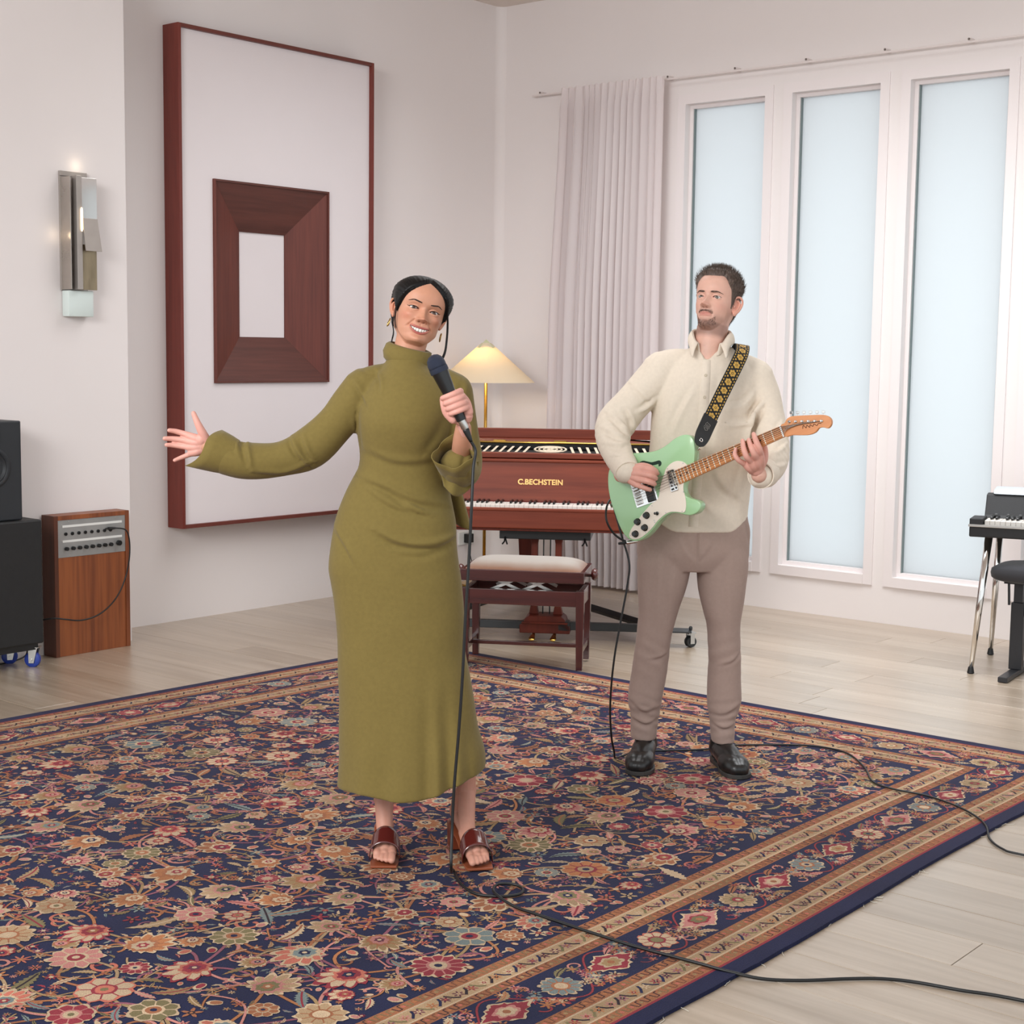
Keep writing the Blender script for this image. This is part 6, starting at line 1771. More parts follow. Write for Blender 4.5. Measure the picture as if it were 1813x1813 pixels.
# shirt
M_SHIRT = fabric('cream_twill', lin(224, 211, 194), 800, .16, .03, .1)
def shirt():
    mb = MB()
    loft(mb, dense([(.862, -.172, .205, .118, .118, .05), (.93, -.170, .208, .120, .118, .05), (1.03, -.160, .214, .124, .116, .048), (1.17, -.146, .226, .128, .114, .045), (1.27, -.142, .236, .130, .114, .042), (1.34, -.140, .242, .126, .112, .040), (1.41, -.122, .232, .112, .106, .036), (1.455, -.085, .195, .092, .092, .033), (1.490, -.030, .150, .074, .080, .032), (1.508, -.010, .130, .064, .070, .030)], 4), 64, 2.25)
    limb(mb, [(.02, .035, 1.435), (-.06, .035, 1.438), (-.115, .033, 1.418)], [.058, .062, .072]); limb(mb, [(.10, .035, 1.432), (.17, .033, 1.425), (.212, .030, 1.400)], [.058, .062, .070])
    limb(mb, [(-.110, .033, 1.42), (-.160, .028, 1.365), (-.215, .015, 1.305), (-.272, .0, 1.235), (-.283, -.045, 1.185), (-.268, -.105, 1.135), (-.250, -.155, 1.098), (-.243, -.180, 1.084)], [.072, .068, .064, .068, .060, .052, .046, .044], 24)
    limb(mb, [(.212, .030, 1.40), (.240, .018, 1.34), (.256, -.005, 1.27), (.266, -.045, 1.19), (.262, -.105, 1.135), (.240, -.185, 1.105), (.212, -.255, 1.090), (.194, -.295, 1.084)], [.068, .063, .060, .062, .058, .052, .047, .045], 24)
    V, N, F = remesh(mb, .0050, 6)
    z = V[:, 2]; x = V[:, 0]
    low = smoothstep(1.0, .87, z)*(np.abs(V[:, 1]-.05) < .2)
    V[:, 2] += low*.060*smoothstep(.09, .21, np.abs(x-.035))
    vv = smoothstep(1.462, 1.515, z)*.030                      # open throat: the cloth falls back behind the neck
    V[:, 1] += .05*smoothstep(.010, -.004, np.abs(x-.036-(z-1.46)*.15)-vv-.002)*smoothstep(1.462, 1.475, z)*(V[:, 1] < .03)
    # folds
    for line, amp, w in (([(-.02, 1.36), (-.06, 1.28), (-.09, 1.20)], .004, .012), ([(.08, 1.42), (.075, 1.30), (.06, 1.18)], .003, .014), ([(.20, 1.36), (.16, 1.32), (.10, 1.30)], .005, .010), ([(.215, 1.30), (.17, 1.255), (.11, 1.245)], .006, .010), ([(.228, 1.30), (.195, 1.245), (.185, 1.19), (.19, 1.15)], -.016, .010), ([(.23, 1.33), (.20, 1.29), (.18, 1.26)], .005, .008),
                         ([(-.135, 1.33), (-.17, 1.30), (-.20, 1.285)], .005, .008), ([(-.24, 1.29), (-.22, 1.25), (-.215, 1.215)], .006, .008), ([(-.30, 1.27), (-.26, 1.235), (-.235, 1.20)], .006, .009), ([(-.32, 1.22), (-.28, 1.20), (-.24, 1.19)], .006, .009), ([(-.31, 1.17), (-.27, 1.165), (-.24, 1.175)], .005, .008), ([(-.29, 1.13), (-.25, 1.13)], .004, .007), ([(-.22, 1.37), (-.18, 1.33), (-.15, 1.30)], .004, .010),
                         ([(.29, 1.25), (.26, 1.21), (.235, 1.19)], .005, .008), ([(.30, 1.18), (.26, 1.16), (.22, 1.16)], .006, .008), ([(.29, 1.12), (.25, 1.12), (.215, 1.135)], .005, .008), ([(.06, 1.08), (.10, 1.02), (.16, .98)], .004, .014), ([(.16, 1.08), (.15, 1.0), (.16, .93)], .0035, .012), ([(-.02, 1.02), (.02, .97), (.06, .93)], .003, .012)):
        N = normals(V, F); V = crease(V, N, line, amp*1.25, w*.82)
    N = normals(V, F)
    V = ripple(V, N, (-.275, -.03, 1.20), (.3, -.5, -.8), .030, .0022, .075, 1.2); V = ripple(V, N, (.262, -.08, 1.15), (0, -.8, -.5), .032, .0022, .08, 1.2)
    N = normals(V, F); V = cloth_noise(V, N, 42, .0011, 7)
    sh = build_arrays('shirt', V, F, M_SHIRT, G)
    from mathutils.bvhtree import BVHTree
    bvh = BVHTree.FromPolygons([Vector(v) for v in V], F.tolist() if isinstance(F, np.ndarray) else F)
    def front(x, z, lift=.001):
        h = bvh.ray_cast(Vector((x, -1, z)), Vector((0, 1, 0)))
        return Vector((x, (h[0].y if h[0] else -.09)-lift, z))
    # placket, buttons, pocket
    path = [(.031, 1.462), (.026, 1.36), (.022, 1.26), (.016, 1.15), (.008, 1.03), (.002, .93), (.0, .885)]
    pp = catmull(path, 8); mb = MB(); Vp = []
    for q in pp:
        for dx in (-.0165, -.0155, .0155, .0178):
            c = front(q[0]+dx, q[1], .0022 if abs(dx) < .016 else -.001); Vp.append(c)
    mb.add(Vp, [(i*4+k, i*4+k+1, i*4+5+k, i*4+4+k) for i in range(len(pp)-1) for k in range(3)]).build('placket', M_SHIRT, sh, smooth=True)
    b0 = MB().lathe([(.0052, 0), (.0052, .0015), (.004, .0022), (.0035, .0016), (.0001, .0016)], Matrix.Rotation(D(90), 4, 'X'), 14)
    M_BUT = pm('shirt_button', lin(206, 192, 170), .35); o0 = None
    for x_, z_ in ((.0285, 1.41), (.0255, 1.335), (.0225, 1.262), (.0185, 1.185), (.002, .93)):
        if o0 is None: o = o0 = b0.build('button', M_BUT, sh, smooth=True, angle=40)
        else: o = inst(o0, 'button', sh)
        o.location = front(x_, z_, .003)
    Vp = []; n = 10
    for j in range(n+1):
        for i in range(n+1):
            a, b = i/n, j/n; xx = .098+.085*a; zz = 1.325-.095*b+(.012*(abs(a-.5)*2) if b > .8 else 0)
            e = .0018 if 0 < i < n and 0 < j < n else -.0005
            Vp.append(front(xx, zz, e))
    MB().add(Vp, [(j*(n+1)+i, j*(n+1)+i+1, (j+1)*(n+1)+i+1, (j+1)*(n+1)+i) for j in range(n) for i in range(n)]).build('chest_pocket', M_SHIRT, sh, smooth=True)
    # collar: stand and two leaves
    def surf(P, nu, nv, name, th=.003):
        o = MB().add(P, [(j*(nu+1)+i, j*(nu+1)+i+1, (j+1)*(nu+1)+i+1, (j+1)*(nu+1)+i) for j in range(nv) for i in range(nu)]).build(name, M_SHIRT, sh, smooth=True)
        m = o.modifiers.new('thickness', 'SOLIDIFY'); m.thickness = th; m.offset = 0
        return o
    cxn, cyn = .059, .030
    nu, nv = 44, 7; P = []
    for j in range(nv+1):
        b = j/nv
        for i in range(nu+1):
            a = D(-106)+D(24)+(D(360)-D(48))*i/nu          # gap at the throat
            open_ = math.exp(-((min(i, nu-i)/nu)/.10)**2)
            rx, ry = .0640+.004*(1-b), .0640+.004*(1-b)
            zt = 1.560+.012*math.sin(a)-.030*open_ ; zb = 1.500+.006*math.sin(a)-.018*open_
            P.append((cxn+math.cos(a)*rx+(.010*open_*(-1 if i > nu/2 else 1)*b), cyn+math.sin(a)*ry-.012*open_, zb+(zt-zb)*b))
    surf(P, nu, nv, 'collar_stand')
    P = []; nu, nv = 44, 8
    for j in range(nv+1):
        b = j/nv
        for i in range(nu+1):
            a = D(-106)+D(24)+(D(360)-D(48))*i/nu
            e = min(i, nu-i)/nu; open_ = math.exp(-(e/.10)**2); pt = math.exp(-(e/.055)**2)
            zt = 1.561+.012*math.sin(a)-.030*open_
            drop = .036+.016*pt
            out = .003+.013*math.sin(b*1.7)
            P.append((cxn+math.cos(a)*(.064+out)+(.010*open_+.014*pt*b)*(1 if i > nu/2 else -1)*(-1), cyn+math.sin(a)*(.064+out)-.012*open_-.022*pt*b-.010*open_*b, zt-drop*b+.004*math.sin(b*3.1)))
    surf(P, nu, nv, 'collar_leaf')
    # cuffs
    def band(c0, c1, r, r2, nm='cuff'):
        c0, c1 = Vector(c0), Vector(c1); d = (c1-c0); M_ = Matrix.Translation(c0) @ d.to_track_quat('Z', 'Y').to_matrix().to_4x4(); L_ = d.length
        MB().lathe([(r, 0), (r*1.02, L_*.1), (r2, L_), (r2-.004, L_*1.0), (r2-.006, L_*.6)], M_, 32, False, False).build(nm, M_SHIRT, sh, smooth=True, angle=60)
    band((-.255, -.140, 1.108), (-.240, -.192, 1.080), .047, .043); band((.216, -.250, 1.090), (.190, -.312, 1.086), .0485, .045)
shirt()

# trousers
M_TROU = fabric('taupe_trousers', lin(162, 140, 130), 900, .15, .03, .1)
def trousers():
    mb = MB()
    loft(mb, dense([(.72, -.135, .185, .085, .10, .05), (.76, -.178, .212, .104, .118, .05), (.80, -.184, .215, .112, .122, .05), (.87, -.180, .212, .112, .116, .05), (.93, -.165, .203, .108, .110, .05), (.95, -.15, .19, .10, .10, .05)], 4))
    loft(mb, dense([(.090, -.187, -.094, .062, .066, .115), (.14, -.188, -.090, .064, .068, .112), (.18, -.190, -.086, .066, .070, .108), (.235, -.201, -.077, .072, .076, .10), (.34, -.190, -.063, .074, .080, .09), (.45, -.178, -.054, .076, .082, .078), (.555, -.172, -.034, .082, .088, .066), (.67, -.178, .000, .090, .098, .055), (.74, -.182, .012, .094, .104, .05), (.80, -.175, .03, .095, .105, .05)], 4), 44)
    loft(mb, dense([(.086, .102, .187, .062, .066, .085), (.14, .097, .187, .064, .068, .084), (.175, .093, .190, .066, .070, .082), (.24, .082, .207, .072, .076, .078), (.344, .083, .201, .074, .080, .072), (.40, .083, .199, .076, .080, .068), (.51, .074, .192, .080, .086, .06), (.56, .060, .196, .084, .090, .056), (.65, .038, .206, .090, .098, .052), (.74, .028, .213, .094, .104, .05), (.80, .01, .208, .095, .105, .05)], 4), 44)
    V, N, F = remesh(mb, .0050, 5)
    for c, d, lam, amp, R_ in (((-.14, .06, .19), (.25, 0, 1), .036, .0020, .075), ((.145, .04, .18), (-.2, 0, 1), .036, .0020, .075), ((-.12, .02, .42), (.5, 0, 1), .05, .0014, .08), ((.135, .02, .42), (-.5, 0, 1), .05, .0014, .08)):
        V = ripple(V, N, c, d, lam, amp, R_, .8)
    for line, amp, w in (([(.022, .88), (.020, .82), (.022, .76)], .004, .006), ([(.03, .77), (.055, .80), (.075, .84)], .0018, .010), ([(.015, .765), (-.02, .80), (-.04, .85)], .0018, .010), ([(-.06, .76), (-.075, .66), (-.07, .56)], .003, .014), ([(.12, .76), (.13, .62), (.14, .5)], .0022, .012), ([(-.12, .76), (-.12, .62), (-.12, .5)], .0022, .012), ([(-.13, .40), (-.10, .405), (-.07, .42)], .003, .008), ([(.12, .385), (.16, .40), (.19, .43)], .003, .008), ([(-.19, .235), (-.15, .205), (-.10, .215)], .004, .010), ([(.10, .20), (.145, .205), (.20, .24)], .004, .010), ([(-.18, .17), (-.14, .155), (-.10, .17)], .004, .008), ([(.10, .165), (.14, .15), (.185, .165)], .004, .008), ([(.195, .90), (.205, .86), (.212, .82)], .003, .006)):
        N = normals(V, F); V = crease(V, N, line, amp*1.25, w*.82)
    N = normals(V, F); V = cloth_noise(V, N, 40, .0010, 9)
    build_arrays('trousers', V, F, M_TROU, G)
trousers()
# boots
M_BOOT = pm('black_leather', lin(20, 19, 19), .38, coat=.08, bump=.05, bscale=200)
M_BSOLE = pm('boot_sole', lin(52, 50, 48), .6)
def boot(hx, hy, tx, ty, axp):
    b = empty('boot'); b.parent = G
    h, t = np.array([hx, hy, 0.]), np.array([tx, ty, 0.]); d = (t-h); L = np.linalg.norm(d); d /= L; s = np.array([-d[1], d[0], 0.])
    up = np.array([0, 0, 1.])
    mb = MB(); A = lambda f, o, z: h+d*L*f+s*o+up*z
    limb(mb, [A(.22, 0, .165), A(.20, 0, .10), A(.19, 0, .06)], [.034, .038, .043]); limb(mb, [A(.12, 0, .050), A(.28, 0, .056), A(.45, 0, .052)], [.035, .041, .041])
    limb(mb, [A(.35, 0, .055), A(.55, 0, .045), A(.72, 0, .038)], [.043, .043, .034]); limb(mb, [A(.62, .014, .036), A(.80, .012, .034), A(.895, .008, .030)], [.036, .036, .028]); limb(mb, [A(.62, -.016, .036), A(.80, -.015, .034), A(.89, -.012, .030)], [.036, .036, .028])
    V, N, F = remesh(mb, .0032, 6); V[:, 2] = np.maximum(V[:, 2], .012)
    build_arrays('upper', V, F, M_BOOT, b)
    out = [(0.0, .0), (.02, .020), (.10, .032), (.25, .033), (.42, .034), (.60, .050), (.76, .054), (.90, .046), (.975, .024), (1.0, 0)]
    poly = [(A(f, o, 0)) for f, o in out]+[(A(f, -o*.94, 0)) for f, o in reversed(out[1:-1])]
    MB().prism([(p[0], p[1]) for p in poly], .0008, .016, lambda a, c, z: (a, c, z)).build('sole', M_BSOLE, b, bev=.002)
    MB().prism([(p[0], p[1]) for p in [A(0, .0, 0), A(.02, .02, 0), A(.1, .031, 0), A(.24, .032, 0), A(.24, -.031, 0), A(.1, -.03, 0), A(.02, -.02, 0)]], .0005, .024, lambda a, c, z: (a, c, z)).build('heel', M_BSOLE, b, bev=.002)
boot(-.118, .185, -.180, -.092, 0); boot(.128, .150, .186, -.120, 0)

# ------------------------------------------------------------------ electric guitar
GX, GY, GZ = Vector((.7949, -.4551, .4014)), Vector((-.3075, .2681, .913)), Vector((-.5231, -.8491, .0732))
GS = .902
gt = empty('electric_guitar', gl((-.287, -.110, .963)), 0, 'pale green semi-hollow electric guitar with a maple neck and cream pickguard', 'guitar')
Rl = Matrix((GX, GY, GZ)).transposed().to_4x4()
gt.matrix_world = Matrix.Translation(gl((-.287, -.110, .963))) @ Matrix.Rotation(AZ, 4, 'Z') @ Rl @ Matrix.Scale(GS, 4)
M_GREEN = pm('surf_green', lin(160, 200, 152), .22, coat=.5, var=.015)
M_GUARD = pm('aged_pickguard', lin(232, 220, 204), .35)
M_MAPLE = wood('roasted_maple', (196, 120, 60), (218, 146, 82), .35, 6, 'X', 14, coat=.15, bump=.03)
xyz = lambda a, b, d: (a, b, d)
BODY = [(.0, -.03), (.0, .02), (.010, .075), (.030, .122), (.066, .154), (.108, .163), (.150, .152), (.199, .136), (.235, .127), (.269, .126), (.300, .131), (.335, .140), (.370, .140), (.394, .128), (.403, .105), (.396, .075), (.384, .045), (.372, .024), (.340, .0), (.312, -.030), (.301, -.052), (.302, -.074), (.318, -.092), (.340, -.108), (.348, -.124), (.340, -.141), (.318, -.151), (.288, -.148), (.25, -.126), (.225, -.117), (.198, -.118), (.164, -.129), (.135, -.145), (.105, -.159), (.068, -.168), (.035, -.160), (.012, -.130), (.002, -.085)]
def rounded_slab(poly, z0, z1, r, n=4):
    """slab with rounded rims: insets of a smooth outline"""
    P = catmull(poly, 4, True); T = np.roll(P, -1, 0)-np.roll(P, 1, 0); T /= np.linalg.norm(T, axis=1, keepdims=True)
    Nn = np.stack([T[:, 1], -T[:, 0]], 1)
    if ((P[:, 0]*np.roll(P[:, 1], -1)-np.roll(P[:, 0], -1)*P[:, 1]).sum()) < 0: Nn = -Nn
    prof = [(-r*(1-math.sin(a)), z0+r*(1-math.cos(a))) for a in np.linspace(0, math.pi/2, n)]+[(-r*(1-math.cos(a)), z1-r+r*math.sin(a)) for a in np.linspace(0, math.pi/2, n)]
    V = []; m = len(P)
    for o_, z in prof: V += [(p[0]+q[0]*o_, p[1]+q[1]*o_, z) for p, q in zip(P, Nn)]
    F = [(i*m+k, i*m+(k+1) % m, (i+1)*m+(k+1) % m, (i+1)*m+k) for i in range(len(prof)-1) for k in range(m)]+[tuple(reversed(range(m))), tuple(range((len(prof)-1)*m, len(prof)*m))]
    return MB().add(V, F)
body_g = rounded_slab(BODY, -.045, 0, .004).build('guitar_body', M_GREEN, gt, smooth=True, angle=35)
GUARD = [(.247, .028), (.262, .046), (.286, .057), (.312, .058), (.336, .046), (.349, .026), (.342, .012), (.312, -.030), (.302, -.052), (.300, -.08), (.292, -.112), (.276, -.132), (.25, -.121), (.225, -.112), (.198, -.113), (.164, -.124), (.135, -.140), (.105, -.153), (.068, -.161), (.040, -.154), (.030, -.138), (.045, -.118), (.085, -.094), (.122, -.073), (.159, -.056), (.193, -.046), (.213, -.015), (.230, .010)]
pg = MB().prism([tuple(p) for p in catmull(GUARD, 4, True)], .0003, .0032, xyz).build('pickguard', M_GUARD, gt, bev=.0006, seg=1)
FH = [(.155, .098), (.166, .108), (.182, .109), (.198, .100), (.214, .091), (.232, .088), (.246, .086), (.252, .076), (.246, .066), (.236, .066), (.238, .074), (.226, .076), (.210, .078), (.196, .074), (.182, .078), (.166, .088)]
MB().prism([tuple(p) for p in catmull(FH, 4, True)], -.002, .0006, xyz).build('f_hole', pm('f_hole_dark', lin(22, 48, 34), .8), gt)
# neck, frets, dots, nut, headstock
def nw(x): return .0275-(.0275-.0205)*(x-.296)/(.740-.296)
NC = lambda x: -.001+.0085*(x-.296)/(.740-.296)
nk = MB().hexa([(.296, NC(.296)-nw(.296), -.012), (.740, NC(.74)-nw(.74), -.012), (.740, NC(.74)+nw(.74), -.012), (.296, NC(.296)+nw(.296), -.012), (.296, NC(.296)-nw(.296), .012), (.740, NC(.74)-nw(.74), .012), (.740, NC(.74)+nw(.74), .012), (.296, NC(.296)+nw(.296), .012)]).build('neck', M_MAPLE, gt, bev=.003)
M_FRET = pm('fret_wire', lin(232, 222, 200), .4, .2)
for n_ in range(1, 22):
    x = .740-.648*(1-2**(-n_/12))
    MB().box(x-.0016, x+.0016, NC(x)-nw(x)+.001, NC(x)+nw(x)-.001, .0115, .0132).build('fret', M_FRET, nk)
for n_ in (3, 5, 7, 9, 12, 15, 17, 19):
    x = .740-.648*(1-2**(-(n_-.5)/12))
    for dyy in ((0,) if n_ != 12 else (-.012, .012)):
        MB().lathe([(.0032, .0115), (.0032, .0126)], Matrix.Translation((x, NC(x)+dyy, 0)), 10).build('fret_dot', M_BLKPL, nk)
MB().box(.7385, .7435, NC(.74)-.021, NC(.74)+.021, .010, .0155).build('nut', M_WHITE, nk)
HS = [(.742, .0285), (.758, .032), (.772, .043), (.790, .045), (.820, .036), (.860, .022), (.900, .007), (.918, -.006), (.924, -.022), (.917, -.038), (.902, -.045), (.888, -.036), (.872, -.032), (.855, -.041), (.830, -.041), (.800, -.031), (.770, -.019), (.742, -.013)]
hs = MB().prism([tuple(p) for p in catmull(HS, 3, True)], -.008, .007, xyz).build('headstock', M_MAPLE, gt, bev=.0012, seg=1)
sq = catmull([(.815, -.012), (.822, -.002), (.828, -.014), (.834, -.006), (.841, -.017), (.846, -.009), (.853, -.018), (.86, -.012), (.868, -.021), (.876, -.016), (.886, -.020)], 6)
MB().tube([(p[0], p[1], .0075) for p in sq], .0011, 5).build('script_logo', pm('logo_dark', lin(74, 40, 22), .5), hs)
STR = []
for k in range(6):
    f = k/5; px, py = .778+.0225*k, .030-.0085*k
    MB().lathe([(.0045, .007), (.0045, .010), (.0025, .011), (.0025, .017), (.0032, .018)], Matrix.Translation((px, py, 0)), 12).build('tuner_post', M_CHROME, hs, smooth=True, angle=40)
    tb = MB().tube([(px+.003, py+.006, -.012), (px+.009, py+.026, -.012)], .0022, 8)
    tb.obox(Matrix.Translation((px+.0105, py+.031, -.012)) @ Matrix.Rotation(D(-20), 4, 'Z'), .011, .009, .006)
    tb.build('tuner_key', M_CHROME, hs, bev=.0008, seg=1)
    yb = -.0275+.0105*k-.002; ynut = NC(.74)-.0165+.0066*k
    STR.append(MB().tube([(.112, yb, .0125), (.296, NC(.296)-.0225+.009*k, .0178), (.741, ynut, .0160), (px, py, .013)], [.0006+.00016*k]*4, 5).build('string', M_STEEL, gt))
# bridge, pickups, knobs, jack, strap buttons
br = MB().hexa([(.097, -.050, .0004), (.192, -.054, .0004), (.197, .012+.028, .0004), (.102, .044, .0004), (.097, -.050, .003), (.192, -.054, .003), (.197, .040, .003), (.102, .044, .003)]).build('bridge_plate', M_CHROME, gt, bev=.0006, seg=1)
for k in range(6):
    MB().box(.104, .130, -.042+.0132*k, -.042+.0132*k+.0105, .003, .0095).build('saddle', M_STEEL, br, bev=.001)
MB().hexa([(.152, -.048, .003), (.184, -.050, .003), (.188, .034, .003), (.156, .036, .003), (.152, -.048, .010), (.184, -.050, .010), (.188, .034, .010), (.156, .036, .010)]).build('bridge_pickup', M_BLKPL, br, bev=.002)
pk = MB().hexa([(.254, -.044, .003), (.284, -.046, .003), (.292, .034, .003), (.262, .036, .003), (.254, -.044, .0085), (.284, -.046, .0085), (.292, .034, .0085), (.262, .036, .0085)]).build('neck_pickup', M_CHROME, gt, bev=.001)
for k in range(6):
    for c_ in (0, 1):
        if (k+c_) % 2: MB().lathe([(.0042, .0084), (.0042, .0096)], Matrix.Translation((.264+c_*.016+.0012*k, -.036+.0128*k, 0)), 8).build('pole_piece', M_BLKPL, pk)
        else: MB().box(.259+c_*.016+.0012*k, .271+c_*.016+.0012*k, -.040+.0128*k, -.033+.0128*k, .0084, .0092).build('pole_piece', M_BLKPL, pk)
kb = MB().lathe([(.0125, .003), (.0135, .005), (.0105, .008), (.0098, .019), (.0085, .021), (.0001, .021)], None, 20)
M_KN = pm('knob_black', lin(30, 32, 30), .25); o0 = None
for x, y in ((.127, -.090), (.083, -.100), (.104, -.131), (.059, -.140)):
    if o0 is None: o = o0 = kb.build('knob', M_KN, gt, smooth=True, angle=40)
    else: o = inst(o0, 'knob', gt)
    o.location = (x, y, 0)
sw = MB().lathe([(.007, .003), (.007, .005), (.003, .006), (.003, .016), (.0048, .019), (.0048, .024), (.0001, .026)], Matrix.Translation((.171, -.098, 0)), 14).build('selector_switch', M_KN, gt, smooth=True, angle=40)
gsw = MB().lathe([(.0022, .003), (.0022, .0042)], None, 8); o0 = None
for x, y in ((.268, .044), (.335, .040), (.300, -.06), (.270, -.126), (.205, -.108), (.15, -.126), (.10, -.149), (.048, -.150), (.036, -.138), (.16, -.064), (.15, -.118)):
    if o0 is None: o = o0 = gsw.build('guard_screw', M_STEEL, pg)
    else: o = inst(o0, 'guard_screw', pg)
    o.location = (x, y, 0)
for p, dr in (((.398, .07, -.02), (1, .2, 0)), ((-.002, 0, -.022), (-1, 0, 0))):
    MB().lathe([(.004, 0), (.004, .008), (.008, .010), (.008, .013), (.0001, .014)], Matrix.Translation(p) @ Vector(dr).to_track_quat('Z', 'Y').to_matrix().to_4x4(), 14).build('strap_button', M_CHROME, gt, smooth=True, angle=40)
# strap from the upper horn over the shoulder
def strap():
    st_ = empty('guitar_strap', gl((.08, 0, 1.2)), AZ, 'gold and black patterned woven guitar strap with a black leather end', 'strap')
    off = Vector((.08, 0, 1.2))
    # centre line and half-width vector in figure space
    C = np.array([(-.012, -.262, 1.178), (.010, -.235, 1.225), (.045, -.190, 1.290), (.085, -.150, 1.365), (.125, -.112, 1.438), (.152, -.070, 1.488), (.162, -.010, 1.515), (.160, .06, 1.505), (.150, .13, 1.45), (.12, .165, 1.35), (.03, .178, 1.20), (-.09, .172, 1.08), (-.19, .10, 1.0), (-.275, -.06, .97)])
    Wd = np.array([(.82, .25, -.45), (.84, .22, -.46), (.86, .2, -.45), (.88, .2, -.42), (.90, .22, -.36), (.93, .25, -.22), (.98, 0, -.15), (.97, -.05, -.2), (.9, 0, -.4), (.8, 0, -.6), (.7, 0, -.7), (.6, 0, -.8), (.5, .2, -.8), (.4, .3, -.8)])
    Q = catmull(np.column_stack([C, Wd]), 14); C, Wd = Q[:, :3], Q[:, 3:]; Wd = Wd/np.linalg.norm(Wd, axis=1, keepdims=True)
    T = np.gradient(C, axis=0); T /= np.linalg.norm(T, axis=1, keepdims=True); Wd = Wd-T*(Wd*T).sum(1, keepdims=True); Wd /= np.linalg.norm(Wd, axis=1, keepdims=True); Nn = np.cross(Wd, T)
    Nn *= np.sign(Nn[5:40].mean(0)@np.array([0, -1, .2]))
    s_ = np.concatenate([[0], np.cumsum(np.linalg.norm(np.diff(C, axis=0), axis=1))])
    at = lambda u, v, h: np.array([np.interp(u, s_, C[:, k])+np.interp(u, s_, Wd[:, k])*v+np.interp(u, s_, Nn[:, k])*h for k in range(3)])-np.array(off)
    hw_ = .0245
    M_SB = pm('strap_black', lin(22, 20, 18), .8); M_SG = pm('strap_gold', lin(190, 150, 70), .7, var=.15, vscale=200); M_LE = pm('strap_leather', lin(20, 20, 21), .4)
    us = np.arange(.105, s_[-1]-.06, .012); V = []
    for u in us:
        for v, h in ((-hw_, -.001), (hw_, -.001), (hw_, .001), (-hw_, .001)): V.append(at(u, v, h))
    m = len(us); MB().add(V, [(i*4+k, i*4+(k+1) % 4, i*4+4+(k+1) % 4, i*4+4+k) for i in range(m-1) for k in range(4)]+[(3, 2, 1, 0), (m*4-4, m*4-3, m*4-2, m*4-1)]).build('webbing', M_SB, st_, smooth=True, angle=40)
    # woven pattern: rosettes between chained edges
    mb = MB()
    def patch(u0, v0, pts):
        c = len(pts); mb.add([at(u0, v0, .0016)]+[at(u0+a, v0+b, .0014) for a, b in pts], [(0, 1+k, 1+(k+1) % c) for k in range(c)])
    u = .125; k = 0
    while u < .62:
        for q in range(6):
            a = 2*math.pi*q/6; patch(u+.0086*math.cos(a), .0086*math.sin(a), [(.0048*math.cos(t), .0048*math.sin(t)) for t in np.linspace(0, 6.28, 9)[:-1]])
        patch(u, 0, [(.003*math.cos(t), .003*math.sin(t)) for t in np.linspace(0, 6.28, 7)[:-1]])
        for sg in (-1, 1):
            for j in range(3):
                patch(u-.012+j*.012, sg*.0192, [(.0042, 0), (0, .0026), (-.0042, 0), (0, -.0026)])
            patch(u+.018, sg*.010, [(.0045, .002*sg), (.001, .0045*sg), (-.0045, .002*sg), (0, -.003*sg)])
        u += .036
    mb.build('woven_pattern', M_SG, st_, kind='stuff')
    # leather ends
    def endpiece(u0, u1, flip):
        n = 16; V = []
        for i in range(n+1):
            t = i/n; u = u0+(u1-u0)*t; w = hw_*1.12*(math.sqrt(max(0, 1-(1-min(1, t*2.4))**2))*.75+.25 if not flip else math.sqrt(max(0, 1-(1-min(1, (1-t)*2.4))**2))*.75+.25)
            for v, h in ((-w, -.0022), (w, -.0022), (w, .0026), (-w, .0026)): V.append(at(u, v, h))
        m = n+1
        return MB().add(V, [(i*4+k, i*4+(k+1) % 4, i*4+4+(k+1) % 4, i*4+4+k) for i in range(m-1) for k in range(4)]+[(3, 2, 1, 0), (m*4-4, m*4-3, m*4-2, m*4-1)]).build('leather_end', M_LE, st_, smooth=True, angle=40)
    e = endpiece(.0, .12, False); endpiece(s_[-1]-.10, s_[-1], True)
    # embossed emblem and rivet on the leather
    emb = [(-.016, .0), (-.012, .007), (-.006, .005), (-.004, .010), (.003, .008), (.010, .010), (.014, .005), (.012, .0), (.016, -.005), (.009, -.008), (.002, -.007), (-.004, -.010), (-.010, -.007)]
    mb = MB(); L_ = emb+[emb[0]]
    mb.tube([at(.078+a, b, .0032) for a, b in L_], .0007, 5)
    for b in (-.004, 0, .004): mb.tube([at(.070, b, .0032), at(.086, b+.001, .0032)], .0007, 5)
    mb.build('emblem', pm('emblem_silver', lin(150, 148, 142), .4, .5), e)
    mb = MB(); mb.tube([at(.022+.0055*math.cos(t), .0055*math.sin(t), .0035) for t in np.linspace(0, 6.28, 16)[:-1]], .0016, 6, closed=True); mb.build('rivet', M_CHROME, e, smooth=True)
strap()
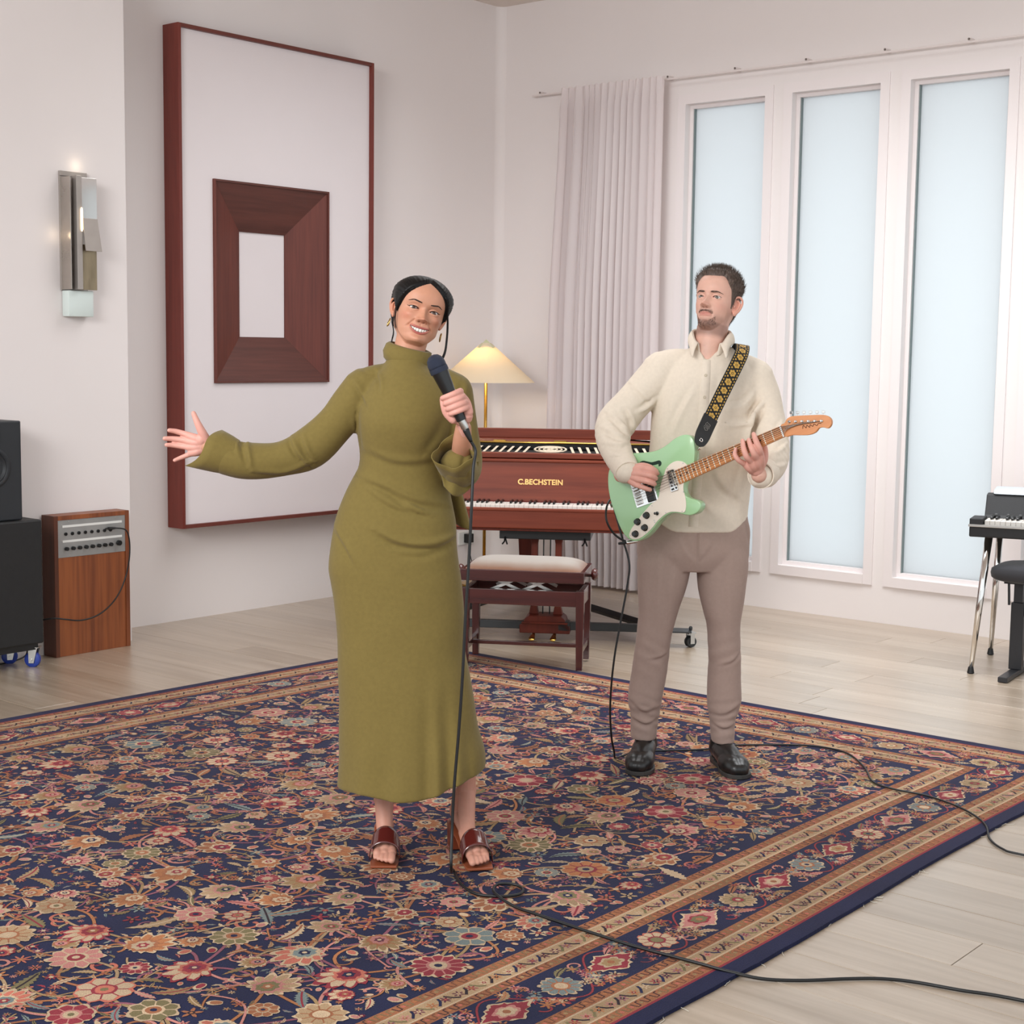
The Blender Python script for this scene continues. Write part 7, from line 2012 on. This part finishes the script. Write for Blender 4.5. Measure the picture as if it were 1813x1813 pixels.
# guitar lead
def man_pts(L): return [tuple(gl(p)) for p in L]
jk = [(-.205, -.118, .838), (-.222, -.124, .836), (-.250, -.125, .843), (-.282, -.13, .868), (-.306, -.14, .912), (-.304, -.11, .955), (-.285, -.06, .975), (-.268, -.045, .92), (-.245, -.075, .84), (-.222, -.10, .76), (-.226, -.10, .687), (-.245, -.10, .568), (-.264, -.10, .45), (-.274, -.09, .34), (-.276, -.07, .23), (-.268, -.045, .13), (-.254, .005, .062), (-.246, .070, .024), (-.222, .140, .0095), (-.18, .200, .0060), (-.12, .236, .0055)]
gcp = man_pts(jk)+[(3.680, -3.10, .0178), (3.74, -2.96, .0178), (3.80, -2.893, .0178), (3.899, -2.80, .0178), (3.991, -2.749, .0178), (4.119, -2.766, .0178), (4.259, -2.902, .0178), (4.368, -3.051, .0178), (4.461, -3.088, .0178), (4.584, -3.085, .0178), (4.703, -3.126, .0178), (4.799, -3.19, .0178), (4.869, -3.263, .015), (4.921, -3.355, .006), (4.989, -3.42, .005), (5.061, -3.433, .005), (5.4, -3.40, .005), (5.9, -3.5, .005)]
gc = MB().tube(catmull(gcp, 8), .0036, 8).build('guitar_cable', M_RUB, smooth=True, label='black guitar lead looping from the guitar and snaking across the rug', cat='cable')
jd = (Vector(gcp[1])-Vector(gcp[0])).normalized(); Rj = jd.to_track_quat('Z', 'Y').to_matrix().to_4x4()
MB().lathe([(.0045, -.01), (.0075, -.008), (.0075, .03), (.0055, .034)], Matrix.Translation(gcp[0]) @ Rj, 14).build('jack_plug', M_CHROME, gc, smooth=True, angle=40)
MB().lathe([(.0055, .033), (.0058, .04), (.004, .062)], Matrix.Translation(gcp[0]) @ Rj, 14).build('strain_relief', M_RUB, gc, smooth=True)
# microphone cable: down from the hand, a loop on the rug, away to the right
mcb = [tuple(wl(p)) for p in [tuple(MIC_END), tuple(MIC_END+MIC_AX*.03), (.114, -.25, 1.17), (.111, -.27, 1.075), (.105, -.27, .922), (.097, -.27, .767), (.091, -.27, .611), (.082, -.27, .453), (.071, -.275, .298), (.066, -.285, .173), (.066, -.32, .075)]]
z_ = .0182
mcb += [(x, y, z_) for x, y in ((3.90, -4.715), (3.99, -4.784), (4.073, -4.818), (4.125, -4.80), (4.156, -4.772), (4.168, -4.735), (4.148, -4.702))]+[(4.116, -4.699, z_+.004), (4.087, -4.727, z_+.006)]+[(4.098, -4.766, z_+.008), (4.135, -4.800, z_+.008)]
mcb += [(x, y, z_) for x, y in ((4.217, -4.821), (4.299, -4.826), (4.397, -4.83), (4.51, -4.833), (4.616, -4.833), (4.713, -4.825), (4.807, -4.816))]+[(4.875, -4.80, .013), (4.952, -4.768, .006), (5.027, -4.711, .005), (5.104, -4.629, .005), (5.165, -4.574, .005), (5.235, -4.538, .005), (5.337, -4.51, .005), (5.475, -4.468, .005), (5.9, -4.4, .005)]
MB().tube(catmull(mcb, 8), .0042, 8).build('microphone_cable', M_RUB, smooth=True, label='black microphone cable dropping past the dress into a loop on the rug', cat='cable')
